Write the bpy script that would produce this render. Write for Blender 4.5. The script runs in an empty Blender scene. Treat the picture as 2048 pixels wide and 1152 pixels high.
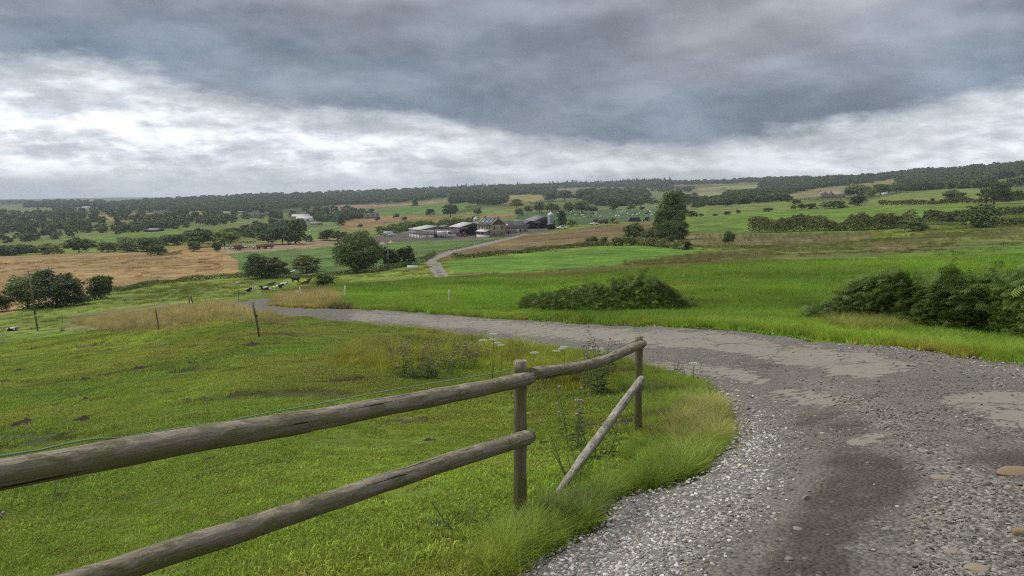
import bpy, math, random
import numpy as np
from mathutils import Vector, Matrix, geometry as mgeo

# ------------------------------------------------------------------ camera, sky, sun, exposure
SC = bpy.context.scene
COL = SC.collection
F = 1479.0                 # focal length in pixels of the 2048 wide photograph
PITCH = math.radians(7.55)
CZ = 1.6                   # eye height
cam_d = bpy.data.cameras.new("camera")
cam_d.sensor_width = 36.0
cam_d.lens = 36.0 * F / 2048.0
cam_d.clip_start = 0.1
cam_d.clip_end = 30000.0
cam = bpy.data.objects.new("camera", cam_d)
cam.location = (0, 0, CZ)
cam.rotation_euler = (math.radians(90) - PITCH, 0, 0)
COL.objects.link(cam)
SC.camera = cam

SUN_ELEV, SUN_AZ = math.radians(52), math.radians(-65)      # azimuth from +Y towards +X
SKY_STRENGTH = 0.1
sun_d = bpy.data.lights.new("sun", 'SUN')
sun_d.energy = 1.5
sun_d.angle = math.radians(14)
sun_d.color = (1.0, 0.95, 0.87)
sun = bpy.data.objects.new("sun", sun_d)
sdir = Vector((math.cos(SUN_ELEV) * math.sin(SUN_AZ), math.cos(SUN_ELEV) * math.cos(SUN_AZ), math.sin(SUN_ELEV)))
sun.rotation_euler = sdir.to_track_quat('Z', 'Y').to_euler()
sun.location = (0, 0, 50)
COL.objects.link(sun)
SC.view_settings.view_transform = 'Standard'
SC.view_settings.look = 'None'
SC.view_settings.gamma = 1.0
SC.view_settings.exposure = 0.72
SC.view_settings.use_curve_mapping = False
SC.render.engine = 'CYCLES'
SC.cycles.max_bounces = 6
SC.cycles.diffuse_bounces = 3
SC.cycles.glossy_bounces = 2
SC.cycles.transmission_bounces = 3
SC.cycles.volume_bounces = 0
SC.cycles.transparent_max_bounces = 6
SC.cycles.use_denoising = False
SC.cycles.denoiser = 'OPENIMAGEDENOISE'
SC.cycles.denoising_input_passes = 'RGB_ALBEDO_NORMAL'
SC.cycles.denoising_prefilter = 'NONE'
SC.cycles.pixel_filter_type = 'BLACKMAN_HARRIS'
SC.cycles.filter_width = 1.1


class NT:
    """a little helper to write node trees"""
    def __init__(self, tree):
        self.t = tree
        tree.nodes.clear()

    def n(self, typ, ins=None, **props):
        nd = self.t.nodes.new(typ)
        for k, v in props.items():
            setattr(nd, k, v)
        for k, v in (ins or {}).items():
            s = nd.inputs[k]
            if isinstance(v, bpy.types.NodeSocket):
                self.t.links.new(v, s)
            else:
                s.default_value = v
        return nd

    def m(self, op, a, b=None, c=None, clamp=False):
        nd = self.t.nodes.new('ShaderNodeMath')
        nd.operation = op
        nd.use_clamp = clamp
        for i, v in enumerate((a, b, c)):
            if v is None:
                continue
            if isinstance(v, bpy.types.NodeSocket):
                self.t.links.new(v, nd.inputs[i])
            else:
                nd.inputs[i].default_value = v
        return nd.outputs[0]

    def mix(self, fac, a, b, blend='MIX'):
        nd = self.t.nodes.new('ShaderNodeMix')
        nd.data_type = 'RGBA'
        nd.blend_type = blend
        for idx, v in ((0, fac), (6, a), (7, b)):
            if isinstance(v, bpy.types.NodeSocket):
                self.t.links.new(v, nd.inputs[idx])
            else:
                nd.inputs[idx].default_value = v if idx == 0 else (tuple(v) + (1,))[:4]
        return nd.outputs[2]

    def noise(self, vec, scale, detail=4, rough=0.5, dist=0.0):
        return self.n('ShaderNodeTexNoise', {'Vector': vec, 'Scale': scale, 'Detail': detail, 'Roughness': rough, 'Distortion': dist}).outputs[0]

    def smooth(self, x, lo, hi, to0=0.0, to1=1.0):
        nd = self.n('ShaderNodeMapRange', {'From Min': lo, 'From Max': hi, 'To Min': to0, 'To Max': to1}, interpolation_type='SMOOTHSTEP')
        self.t.links.new(x, nd.inputs['Value'])
        return nd.outputs[0]

    def scalevec(self, vec, s):
        nd = self.n('ShaderNodeVectorMath', {0: vec, 1: s}, operation='MULTIPLY')
        return nd.outputs[0]


def build_world():
    w = bpy.data.worlds.new("World")
    SC.world = w
    w.use_nodes = True
    T = NT(w.node_tree)
    tc = T.n('ShaderNodeTexCoord').outputs['Generated']
    sep = T.n('ShaderNodeSeparateXYZ', {0: tc})
    x, y, z = sep.outputs
    zc = T.m('MAXIMUM', z, 0.0)
    el = T.m('ARCSINE', z)                                   # elevation, radians
    az = T.m('ARCTAN2', x, y)                                # 0 straight ahead
    # edge of the dark cloud shelf against the bright far sky, as elevation over azimuth
    t = T.m('ADD', T.m('DIVIDE', az, 2 * math.pi), 0.5, clamp=True)
    fc = T.n('ShaderNodeFloatCurve', {'Factor': 1.0})
    T.t.links.new(t, fc.inputs['Value'])
    pts = [(-180, 7), (-120, 8), (-70, 10.2), (-50, 8.6), (-36, 7.2), (-27, 6.9), (-20, 6.3), (-12, 4.9), (-5, 4.1), (0, 3.4), (5, 2.8), (10, 2.2), (16, 2.5), (24, 3.6), (35, 5.6), (60, 7), (120, 7), (180, 7)]
    cv = fc.mapping.curves[0]
    cv.points[0].location = (0, 7 / 20)
    cv.points[1].location = (1, 7 / 20)
    for a, e in pts[1:-1]:
        cv.points.new(a / 360 + 0.5, e / 20)
    fc.mapping.update()
    edge = T.m('MULTIPLY', fc.outputs[0], math.radians(20))
    # positions on a flat cloud deck
    den = T.m('ADD', zc, 0.055)
    cx = T.m('DIVIDE', x, den)
    cy = T.m('DIVIDE', y, den)
    deck = T.n('ShaderNodeCombineXYZ', {0: cx, 1: cy, 2: 0.0}).outputs[0]
    deck2 = T.n('ShaderNodeCombineXYZ', {0: T.m('MULTIPLY', az, 1.0), 1: T.m('MULTIPLY', el, 2.6), 2: 3.7}).outputs[0]
    nA = T.noise(deck2, 3.2, 9, 0.58, 0.1)                  # ragged shelf edge
    nB = T.noise(deck, 0.5, 9, 0.62, 0.05)                  # streets of far cloud
    nC = T.noise(deck2, 9.0, 10, 0.62, 0.12)
    nD = T.noise(deck2, 2.3, 4, 0.5, 0.2)
    nW = T.noise(deck2, 26.0, 8, 0.65, 0.1)
    nE = T.noise(deck2, 4.4, 7, 0.56, 0.08)
    def shifted(sc, det, ro, dx, dy):
        v = T.n('ShaderNodeVectorMath', {0: deck2, 1: (dx, dy, 0.0)}, operation='ADD').outputs[0]
        return T.noise(v, sc, det, ro, 0.08)
    # cloud tops catch the light, bases stay dull
    rl1 = T.m('SUBTRACT', shifted(9.0, 8, 0.60, 0.0, 0.0), shifted(9.0, 8, 0.60, 0.012, 0.030))
    rl2 = T.m('SUBTRACT', shifted(4.6, 9, 0.60, 0.0, 0.0), shifted(4.6, 9, 0.60, 0.015, 0.045))
    rl3 = T.m('SUBTRACT', shifted(22.0, 7, 0.62, 0.0, 0.0), shifted(22.0, 7, 0.62, 0.005, 0.014))
    rl = T.m('ADD', T.m('ADD', rl1, T.m('MULTIPLY', rl2, 0.8)), T.m('MULTIPLY', rl3, 0.55))
    wob = T.m('ADD', T.m('MULTIPLY', T.m('SUBTRACT', nA, 0.5), 0.10), T.m('MULTIPLY', T.m('SUBTRACT', nW, 0.5), 0.035))
    rel = T.m('ADD', T.m('SUBTRACT', el, edge), wob)
    shelf = T.smooth(rel, -0.014, 0.026)
    # far bright sky
    f1 = T.smooth(T.m('ADD', T.m('MULTIPLY', nB, 0.36), T.m('MULTIPLY', nC, 0.64)), 0.41, 0.575)
    low = T.smooth(el, 0.0, 0.05)
    bright = T.mix(f1, (0.50, 0.54, 0.60), (0.85, 0.865, 0.89))
    belt = T.mix(T.smooth(nC, 0.36, 0.62), (0.58, 0.62, 0.68), (0.80, 0.83, 0.87))
    rightside = T.smooth(az, 0.0, 0.40)
    dull = T.m('MAXIMUM', T.m('SUBTRACT', 1.0, low), T.m('MULTIPLY', rightside, 0.85))
    bright = T.mix(T.m('MULTIPLY', dull, 0.85), bright, belt)
    gap = T.smooth(T.m('ADD', nB, T.m('MULTIPLY', nC, 0.25)), 0.71, 0.77)
    fade = T.m('MULTIPLY', T.smooth(rel, -0.075, -0.004), T.smooth(nD, 0.34, 0.60))
    bright = T.mix(T.m('MULTIPLY', fade, 0.7), bright, (0.50, 0.515, 0.54))
    # dark shelf: darkest just above its lower edge, paler higher up
    up = T.smooth(rel, 0.03, 0.20)
    sh_lo = T.mix(T.smooth(nC, 0.33, 0.66), (0.098, 0.135, 0.185), (0.155, 0.190, 0.24))
    sh_hi = T.mix(T.smooth(nD, 0.36, 0.64), (0.18, 0.20, 0.24), (0.37, 0.37, 0.405))
    sh = T.mix(up, sh_lo, sh_hi)
    dim = T.smooth(nA, 0.34, 0.64)
    sh = T.mix(T.m('MULTIPLY', dim, 0.30), sh, (0.26, 0.28, 0.32))
    lump = T.smooth(nE, 0.34, 0.66, 0.82, 1.22)
    sh = T.n('ShaderNodeVectorMath', {0: sh, 3: lump}, operation='SCALE').outputs[0]
    sh = T.mix(T.smooth(el, 0.22, 0.9), sh, (0.44, 0.455, 0.49))
    sh = T.n('ShaderNodeVectorMath', {0: sh, 3: T.smooth(rl2, -0.20, 0.20, 0.88, 1.14)}, operation='SCALE').outputs[0]
    bright = T.n('ShaderNodeVectorMath', {0: bright, 3: T.smooth(rl, -0.26, 0.26, 0.72, 1.18)}, operation='SCALE').outputs[0]
    fringe = T.m('MULTIPLY', shelf, T.m('SUBTRACT', 1.0, shelf))
    col = T.mix(shelf, bright, sh)
    col = T.mix(T.m('MULTIPLY', fringe, 1.0), col, (0.50, 0.53, 0.56))
    sky = T.n('ShaderNodeTexSky', sky_type='NISHITA', sun_disc=False, sun_elevation=SUN_ELEV, sun_rotation=SUN_AZ)
    up10 = T.scalevec(col, (1 / SKY_STRENGTH * 0.86,) * 3)
    final = T.mix(T.m('MULTIPLY', T.m('MULTIPLY', gap, T.m('SUBTRACT', 1.0, shelf)), 0.25), up10, sky.outputs[0])
    bg = T.n('ShaderNodeBackground', {'Color': final, 'Strength': SKY_STRENGTH})
    T.n('ShaderNodeOutputWorld', {'Surface': bg.outputs[0]})
    w.cycles.sampling_method = 'MANUAL'
    w.cycles.sample_map_resolution = 1024


build_world()

# ------------------------------------------------------------------ geometry helpers
rng = np.random.default_rng(7)
random.seed(7)


def py_slope(py):
    """tangent of the angle below the horizontal of picture row py (central column)"""
    return math.tan(math.atan((py - 576.0) / F) + PITCH)


def unproj(px, py, depth):
    """world point of a pixel at a distance along the optical axis"""
    xc = (px - 1024.0) / F * depth
    yc = (py - 576.0) / F * depth
    c, s = math.cos(PITCH), math.sin(PITCH)
    return Vector((xc, depth * c - yc * s, CZ - depth * s - yc * c))


def proj(X, Y, Z):
    c, s = math.cos(PITCH), math.sin(PITCH)
    h = CZ - Z
    dep = np.maximum(Y * c + h * s, 1e-3)
    return 1024 + F * X / dep, 576 + F * (h * c - Y * s) / dep, dep


def _hash(ix, iy, seed):
    h = (ix.astype(np.int64) * 374761393 + iy.astype(np.int64) * 668265263 + seed * 974711) & 0x7fffffff
    h = ((h ^ (h >> 13)) * 1274126177) & 0x7fffffff
    return ((h ^ (h >> 16)) & 0xffff) / 65535.0


def vnoise(x, y, seed=0):
    ix, iy = np.floor(x), np.floor(y)
    fx, fy = x - ix, y - iy
    fx = fx * fx * (3 - 2 * fx)
    fy = fy * fy * (3 - 2 * fy)
    a = _hash(ix, iy, seed)
    b = _hash(ix + 1, iy, seed)
    c = _hash(ix, iy + 1, seed)
    d = _hash(ix + 1, iy + 1, seed)
    return (a + (b - a) * fx) * (1 - fy) + (c + (d - c) * fx) * fy


def fbm(x, y, seed=0, octv=4, gain=0.5):
    x, y = np.asarray(x, float), np.asarray(y, float)
    s, a, t = 0.0, 1.0, 0.0
    for o in range(octv):
        s = s + a * vnoise(x * 2 ** o + 17.3 * o, y * 2 ** o - 9.1 * o, seed + o)
        t += a
        a *= gain
    return s / t - 0.5


def in_poly(px, py, poly):
    px, py = np.asarray(px, float), np.asarray(py, float)
    P = np.asarray(poly, float)
    out = np.zeros(px.shape, bool)
    bb = (px >= P[:, 0].min()) & (px <= P[:, 0].max()) & (py >= P[:, 1].min()) & (py <= P[:, 1].max())
    idx = np.nonzero(bb)[0]
    if len(idx) == 0:
        return out
    qx, qy = px[idx], py[idx]
    c = np.zeros(len(idx), bool)
    n = len(P)
    for i in range(n):
        x1, y1 = P[i]
        x2, y2 = P[(i + 1) % n]
        if y1 == y2:
            continue
        cond = ((y1 > qy) != (y2 > qy)) & (qx < (x2 - x1) * (qy - y1) / (y2 - y1) + x1)
        c ^= cond
    out[idx] = c
    return out


def dist_polyline(x, y, P):
    best = np.full(np.shape(x), 1e9)
    P = np.asarray(P, float)
    for i in range(len(P) - 1):
        ax, ay = P[i]
        bx, by = P[i + 1]
        dx, dy = bx - ax, by - ay
        L = dx * dx + dy * dy + 1e-12
        t = np.clip(((x - ax) * dx + (y - ay) * dy) / L, 0, 1)
        best = np.minimum(best, np.hypot(x - ax - t * dx, y - ay - t * dy))
    return best


def np_mesh(name, V, faces, smooth=False):
    """faces: list of int arrays (n, k)"""
    me = bpy.data.meshes.new(name)
    V = np.asarray(V, np.float32)
    me.vertices.add(len(V))
    me.vertices.foreach_set("co", V.ravel())
    faces = [np.asarray(f, np.int32) for f in faces if len(f)]
    nl = sum(f.size for f in faces)
    nf = sum(len(f) for f in faces)
    me.loops.add(nl)
    me.polygons.add(nf)
    me.loops.foreach_set("vertex_index", np.concatenate([f.ravel() for f in faces]) if faces else [])
    st, o = [], 0
    for f in faces:
        st.append(o + np.arange(len(f)) * f.shape[1])
        o += f.size
    me.polygons.foreach_set("loop_start", np.concatenate(st).astype(np.int32) if st else [])
    if smooth:
        me.polygons.foreach_set("use_smooth", np.ones(nf, bool))
    me.update(calc_edges=True)
    return me


def set_attr(me, name, typ, data, dom='POINT'):
    a = me.attributes.new(name, typ, dom)
    key = {'FLOAT': 'value', 'INT': 'value', 'FLOAT_VECTOR': 'vector', 'FLOAT_COLOR': 'color'}[typ]
    a.data.foreach_set(key, np.asarray(data, np.int32 if typ == 'INT' else np.float32).ravel())


def link(name, me, mat=None, parent=None, loc=None, rotz=0.0, **props):
    o = bpy.data.objects.new(name, me)
    COL.objects.link(o)
    if mat is not None and me is not None and not me.materials:
        me.materials.append(mat)
    if parent is not None:
        o.parent = parent
    if loc is not None:
        o.location = loc
    if rotz:
        o.rotation_euler = (0, 0, rotz)
    for k, v in props.items():
        o[k] = v
    return o


def empty(name, loc, rotz=0.0, **props):
    o = bpy.data.objects.new(name, None)
    o.empty_display_size = 0.2
    COL.objects.link(o)
    o.location = loc
    o.rotation_euler = (0, 0, rotz)
    for k, v in props.items():
        o[k] = v
    return o


class MB:
    """collects shapes into one mesh"""
    def __init__(self):
        self.V, self.Q, self.T, self.n = [], [], [], 0
        self.rest = []

    def add(self, V, Q=(), T=(), rest=None):
        V = np.asarray(V, float).reshape(-1, 3)
        self.V.append(V)
        if len(Q):
            self.Q.append(np.asarray(Q, int).reshape(-1, 4) + self.n)
        if len(T):
            self.T.append(np.asarray(T, int).reshape(-1, 3) + self.n)
        self.rest.append(V if rest is None else np.asarray(rest, float))
        self.n += len(V)
        return self

    def box(self, x0, x1, y0, y1, z0, z1):
        V = [(x, y, z) for z in (z0, z1) for y in (y0, y1) for x in (x0, x1)]
        return self.add(V, [(0, 2, 3, 1), (4, 5, 7, 6), (0, 1, 5, 4), (2, 6, 7, 3), (0, 4, 6, 2), (1, 3, 7, 5)])

    def obox(self, c, ax, ay, az):
        """box by centre and three half vectors"""
        c, ax, ay, az = (np.asarray(v, float) for v in (c, ax, ay, az))
        V = [c + i * ax + j * ay + k * az for k in (-1, 1) for j in (-1, 1) for i in (-1, 1)]
        return self.add(V, [(0, 2, 3, 1), (4, 5, 7, 6), (0, 1, 5, 4), (2, 6, 7, 3), (0, 4, 6, 2), (1, 3, 7, 5)])

    def bar(self, a, b, w, d=None):
        a, b = Vector(a), Vector(b)
        z = (b - a)
        q = z.to_track_quat('Z', 'Y')
        x, y = q @ Vector((1, 0, 0)), q @ Vector((0, 1, 0))
        return self.obox((a + b) / 2, x * w / 2, y * (d or w) / 2, z / 2)

    def tube(self, pts, rad, seg=10, cap=True, wob=0.0, seed=0):
        pts = [Vector(p) for p in pts]
        n = len(pts)
        rad = [rad] * n if not hasattr(rad, '__len__') else rad
        V, R = [], []
        s = 0.0
        prev = None
        ref = Vector((0, 0, 1))
        d0 = (pts[-1] - pts[0]).normalized()
        if abs(d0.z) > 0.8:
            ref = Vector((0, 1, 0))
        for i, p in enumerate(pts):
            d = (pts[min(i + 1, n - 1)] - pts[max(i - 1, 0)]).normalized()
            x = d.cross(ref).normalized()
            y = x.cross(d).normalized()
            if prev is not None:
                s += (p - prev).length
            prev = p
            for k in range(seg):
                a = 2 * math.pi * k / seg
                r = rad[i]
                if wob:
                    r *= 1 + wob * float(fbm(np.array([s * 3 + seed * 5.1]), np.array([2 + 1.3 * math.cos(a) + 1.3 * math.sin(a)]), seed, 3)[0] * 2)
                V.append(p + x * math.cos(a) * r + y * math.sin(a) * r)
                R.append((s, math.cos(a) * rad[i], math.sin(a) * rad[i]))
        Q = [(i * seg + k, i * seg + (k + 1) % seg, (i + 1) * seg + (k + 1) % seg, (i + 1) * seg + k) for i in range(n - 1) for k in range(seg)]
        T = []
        if cap:
            for e, base in ((0, 0), (1, (n - 1) * seg)):
                V.append(pts[0] if e == 0 else pts[-1])
                R.append((0 if e == 0 else s, 0, 0))
                c = len(V) - 1
                for k in range(seg):
                    a, b = base + k, base + (k + 1) % seg
                    T.append((c, b, a) if e == 0 else (c, a, b))
        return self.add([tuple(v) for v in V], Q, T, rest=R)

    def lathe(self, c, prof, seg=16):
        V = [(c[0] + r * math.cos(2 * math.pi * k / seg), c[1] + r * math.sin(2 * math.pi * k / seg), c[2] + z) for r, z in prof for k in range(seg)]
        Q = [(i * seg + k, i * seg + (k + 1) % seg, (i + 1) * seg + (k + 1) % seg, (i + 1) * seg + k) for i in range(len(prof) - 1) for k in range(seg)]
        return self.add(V, Q)

    def prism(self, poly, a, b):
        """polygon in (x,z) extruded along y from a to b"""
        n = len(poly)
        V = [(x, a, z) for x, z in poly] + [(x, b, z) for x, z in poly]
        Q = [(i, (i + 1) % n, n + (i + 1) % n, n + i) for i in range(n)]
        T = [(0, i + 1, i) for i in range(1, n - 1)] + [(n, n + i, n + i + 1) for i in range(1, n - 1)]
        return self.add(V, Q, T)

    def mesh(self, name, smooth=False, rest=False):
        me = np_mesh(name, np.concatenate(self.V), ([np.concatenate(self.Q)] if self.Q else []) + ([np.concatenate(self.T)] if self.T else []), smooth)
        if rest:
            set_attr(me, 'rest', 'FLOAT_VECTOR', np.concatenate(self.rest))
        return me

    def build(self, name, mat, parent=None, smooth=False, rest=False, loc=None, rotz=0.0, **props):
        return link(name, self.mesh(name, smooth, rest), mat, parent, loc, rotz, **props)


# ------------------------------------------------------------------ the lie of the land
def N(d, h):
    return (d, h)


def P(d, py):
    return (d, d * py_slope(py))


TAB = {
    -900: [N(0.5, 1.62), N(2, 1.95), N(4.2, 2.5), N(8, 3.4), N(15, 5.2), N(30, 8.5), P(55, 690), P(85, 655), P(130, 612), P(200, 570), P(300, 520), P(400, 505), P(480, 492), P(650, 470), P(900, 450), P(1300, 430), P(2000, 414), P(3500, 408), P(9000, 401)],
    0: [N(0.5, 1.61), N(2, 1.85), N(4.2, 2.3), N(8, 3.0), N(15, 4.3), N(30, 7.1), P(55, 665), P(85, 640), P(130, 600), P(200, 560), P(300, 512), P(400, 500), P(480, 488), P(650, 465), P(900, 445), P(1300, 425), P(2000, 412), P(3500, 406), P(9000, 399)],
    250: [N(0.5, 1.6), N(2, 1.8), N(4, 2.15), N(8, 2.8), N(15, 3.95), P(28, 699), P(42, 658), P(60, 635), P(90, 608), P(130, 584), P(150, 573), P(220, 536), P(300, 505), P(370, 492), P(480, 468), P(700, 442), P(1000, 427), P(1500, 414), P(2600, 401), P(3500, 403), P(9000, 394)],
    500: [N(0.5, 1.6), N(2, 1.75), N(3.6, 2.0), N(7, 2.5), N(14, 3.5), P(25, 675), P(34, 630), P(42, 606), P(60, 598), P(100, 584), P(125, 577), P(160, 561), P(200, 540), P(280, 506), P(330, 491), P(420, 472), P(550, 456), P(800, 437), P(1200, 420), P(2600, 391), P(3500, 395), P(9000, 396)],
    750: [N(0.5, 1.6), N(2, 1.72), N(3.3, 1.9), N(5, 2.25), N(9, 2.9), N(16, 3.75), P(25, 677), P(30.5, 651), P(37, 618), P(50, 598), P(70, 580), P(95, 568), P(150, 543), P(200, 522), P(300, 490), P(340, 481), P(420, 468), P(500, 460), P(700, 443), P(850, 431), P(1100, 416), P(1500, 404), P(2700, 386), P(3500, 391), P(9000, 398)],
    880: [N(0.5, 1.6), N(2, 1.7), N(3.3, 1.88), N(5, 2.2), N(9, 2.85), N(16, 3.8), P(22, 695), P(29, 662), P(35, 626), P(50, 597), P(72, 564), P(92, 559), P(112, 555), P(150, 532), P(180, 518), P(250, 497), P(335, 478), P(420, 462), P(520, 448), P(650, 434), P(850, 418), P(1200, 403), P(1800, 393), P(2800, 379), P(3500, 385), P(9000, 398)],
    1000: [N(0.5, 1.6), N(2, 1.7), N(3, 1.83), N(4.9, 2.2), N(8, 2.75), N(14, 3.5), P(21, 695), P(24, 684), P(31, 636), P(50, 597), P(80, 565), P(110, 547), P(170, 518), P(200, 508), P(270, 490), P(340, 473), P(450, 451), P(600, 433), P(800, 418), P(1000, 408), P(1600, 388), P(2900, 374), P(3500, 380), P(9000, 398)],
    1250: [N(0.5, 1.6), N(2, 1.66), N(3, 1.75), N(5.2, 2.2), N(8, 2.62), P(12.5, 728), P(20, 645), P(35, 598), P(60, 565), P(110, 532), P(180, 503), P(215, 490), P(300, 465), P(345, 452), P(420, 441), P(600, 426), P(900, 411), P(1200, 401), P(1800, 384), P(2400, 374), P(3000, 366), P(3600, 372), P(9000, 398)],
    1500: [N(0.5, 1.6), N(3, 1.66), N(5, 2.0), N(8, 2.45), N(12, 2.85), P(16.8, 658), P(35, 590), P(70, 545), P(120, 515), P(180, 495), P(230, 472), P(300, 452), P(360, 432), P(450, 418), P(600, 405), P(800, 398), P(1200, 386), P(2000, 369), P(2700, 359), P(3500, 368), P(9000, 398)],
    1800: [N(0.5, 1.6), N(3, 1.63), N(6, 1.88), N(9, 2.2), P(12.3, 694), P(20, 640), P(40, 580), P(80, 532), P(140, 498), P(200, 472), P(240, 455), P(290, 436), P(400, 412), P(500, 403), P(700, 390), P(1000, 376), P(1300, 364), P(1600, 352), P(2200, 350), P(3500, 360), P(9000, 395)],
    2048: [N(0.5, 1.6), N(2.9, 1.6), N(6, 1.78), P(9.5, 729), P(12, 712), P(16, 672), P(40, 580), P(80, 528), P(140, 488), P(200, 456), P(260, 432), P(350, 410), P(450, 395), P(600, 378), P(800, 356), P(1100, 342), P(1400, 333), P(2000, 340), P(3500, 366), P(9000, 394)],
    2900: [N(0.5, 1.6), N(2.9, 1.55), N(6, 1.6), N(9.5, 1.8), N(16, 2.2), P(40, 570), P(80, 515), P(140, 470), P(200, 440), P(260, 415), P(350, 395), P(450, 378), P(600, 360), P(800, 338), P(1100, 322), P(1400, 316), P(2000, 330), P(3500, 366), P(9000, 392)],
}
LD0, LD1, NLD, NU = math.log(0.5), math.log(9000.0), 700, 360
U0, U1 = -1.3, 1.3
_ld = np.linspace(LD0, LD1, NLD)
_us = np.linspace(U0, U1, NU)
_keys = sorted(TAB)
_cols = np.array([np.interp(_ld, [math.log(d) for d, h in TAB[k]], [h for d, h in TAB[k]]) for k in _keys])
_ku = np.array([(k - 1024) / F for k in _keys])
_HT = np.array([np.interp(_us, _ku, _cols[:, j]) for j in range(NLD)])      # (NLD, NU)


def _gauss(A, sig, axis):
    r = int(3 * sig) + 1
    k = np.exp(-0.5 * (np.arange(-r, r + 1) / sig) ** 2)
    k /= k.sum()
    pad = [(0, 0), (0, 0)]
    pad[axis] = (r, r)
    B = np.pad(A, pad, mode='edge')
    return sum(k[i] * (B[i:i + A.shape[0], :] if axis == 0 else B[:, i:i + A.shape[1]]) for i in range(2 * r + 1))


_S = _HT / np.exp(_ld)[:, None]                 # smooth the slope so that nothing kinks
_S = _gauss(_gauss(_S, 3.2, 0), 5.0, 1)
_HT = _S * np.exp(_ld)[:, None]


def H0(X, Y):
    X, Y = np.asarray(X, float), np.asarray(Y, float)
    Ye = np.maximum(Y, 1.6)
    u = np.clip(X / Ye, U0, U1 - 1e-6)
    l = np.clip(np.log(Ye), LD0, LD1 - 1e-6)
    fu = (u - U0) / (U1 - U0) * (NU - 1)
    fl = (l - LD0) / (LD1 - LD0) * (NLD - 1)
    iu, il = np.minimum(fu.astype(int), NU - 2), np.minimum(fl.astype(int), NLD - 2)
    tu, tl = fu - iu, fl - il
    A = _HT
    h = (A[il, iu] * (1 - tu) + A[il, iu + 1] * tu) * (1 - tl) + (A[il + 1, iu] * (1 - tu) + A[il + 1, iu + 1] * tu) * tl
    return CZ - h


ROAD_PX = [(1004, 1230), (1022, 1165), (1040, 1134), (1092, 1110), (1142, 1074), (1196, 1050), (1214, 1006), (1262, 986), (1345, 978), (1392, 950), (1436, 905), (1466, 872), (1458, 826), (1432, 792), (1400, 764), (1344, 748), (1290, 736), (1240, 716), (1140, 702), (1050, 692), (1000, 687), (960, 680), (900, 668), (830, 658), (760, 652), (694, 646), (645, 640), (609, 636), (572, 632), (517, 625), (480, 619), (452, 611),
           (452, 607), (493, 602), (535, 597), (560, 594), (545, 605), (536, 611), (596, 616), (700, 618), (825, 622), (867, 627), (992, 636), (1100, 640), (1200, 645), (1290, 651), (1400, 654), (1480, 658), (1560, 667), (1640, 681), (1720, 688), (1800, 695), (1900, 711), (2000, 723), (2048, 730), (2300, 760), (2700, 790), (2900, 1000), (2900, 1600), (1000, 1600)]


def ground_hit(px, py, smooth_only=True):
    """first point of the land under picture points"""
    px, py = np.atleast_1d(np.asarray(px, float)), np.atleast_1d(np.asarray(py, float))
    c, s = math.cos(PITCH), math.sin(PITCH)
    xc, yc = (px - 1024) / F, (py - 576) / F
    dy, dz = c - yc * s, -s - yc * c
    ls = np.linspace(math.log(0.8), math.log(8900), 1500)
    out = np.zeros((len(px), 3))
    for a in range(0, len(px), 2000):
        sl = slice(a, a + 2000)
        Yv = np.exp(ls)[None, :]
        k = Yv / dy[sl][:, None]
        X = xc[sl][:, None] * k
        Z = CZ + dz[sl][:, None] * k
        G = H0(X, np.broadcast_to(Yv, X.shape))
        below = Z < G
        first = np.where(below.any(1), below.argmax(1), len(ls) - 1)
        first = np.maximum(first, 1)
        r = np.arange(len(first))
        d1 = (Z - G)[r, first]
        d0 = (Z - G)[r, first - 1]
        t = np.clip(d0 / np.where(np.abs(d0 - d1) < 1e-9, 1, d0 - d1), 0, 1)
        lY = ls[first - 1] + (ls[first] - ls[first - 1]) * t
        YY = np.exp(lY)
        XX = xc[sl] * YY / dy[sl]
        out[sl] = np.stack([XX, YY, H0(XX, YY)], 1)
    return out


def hit(px, py):
    return Vector(ground_hit([px], [py])[0])


def resample(poly, step, closed=True):
    out = []
    n = len(poly)
    for i in range(n if closed else n - 1):
        a, b = np.array(poly[i], float), np.array(poly[(i + 1) % n], float)
        L = np.hypot(*(b - a))
        m = max(1, int(L / step))
        for k in range(m):
            out.append(a + (b - a) * k / m)
    if not closed:
        out.append(np.array(poly[-1], float))
    return np.array(out)


# the track's outline on the ground; the part right of and behind the camera is given directly in metres
_rp = resample(ROAD_PX[:-4], 9, closed=False)
_rp = _rp[:, :] + np.stack([fbm(_rp[:, 0] / 14, _rp[:, 1] / 9, 31, 3) * 9, fbm(_rp[:, 0] / 14, _rp[:, 1] / 9, 35, 3) * 5], 1)
_rw = ground_hit(_rp[:, 0], _rp[:, 1])[:, :2]
ROAD_XY = np.concatenate([_rw, np.array([[14, 9.0], [18, 6], [18, -8], [-1.2, -8], [-1.0, -3], [-0.25, 0.8]])])
ROAD_EDGE = np.concatenate([ROAD_XY[-2:], _rw, ROAD_XY[len(_rw):len(_rw) + 1]])


def road_side(X, Y):
    """signed distance to the edge of the track, positive on the grass"""
    X, Y = np.asarray(X, float), np.asarray(Y, float)
    d = dist_polyline(X, Y, ROAD_EDGE)
    return np.where(in_poly(X, Y, ROAD_XY), -d, d)


def relief(X, Y):
    """small unevenness of the ground"""
    d = np.hypot(X, Y)
    w = np.clip(1 - d / 70, 0, 1)
    a = fbm(X * 0.9, Y * 0.9, 3, 4) * 0.10 * w + fbm(X * 3.4, Y * 3.4, 5, 3) * 0.035 * np.clip(1 - d / 40, 0, 1)
    b = fbm(X / 25, Y / 25, 9, 4) * np.clip((d - 60) / 300, 0, 1) * 1.2
    return a + b


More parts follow.
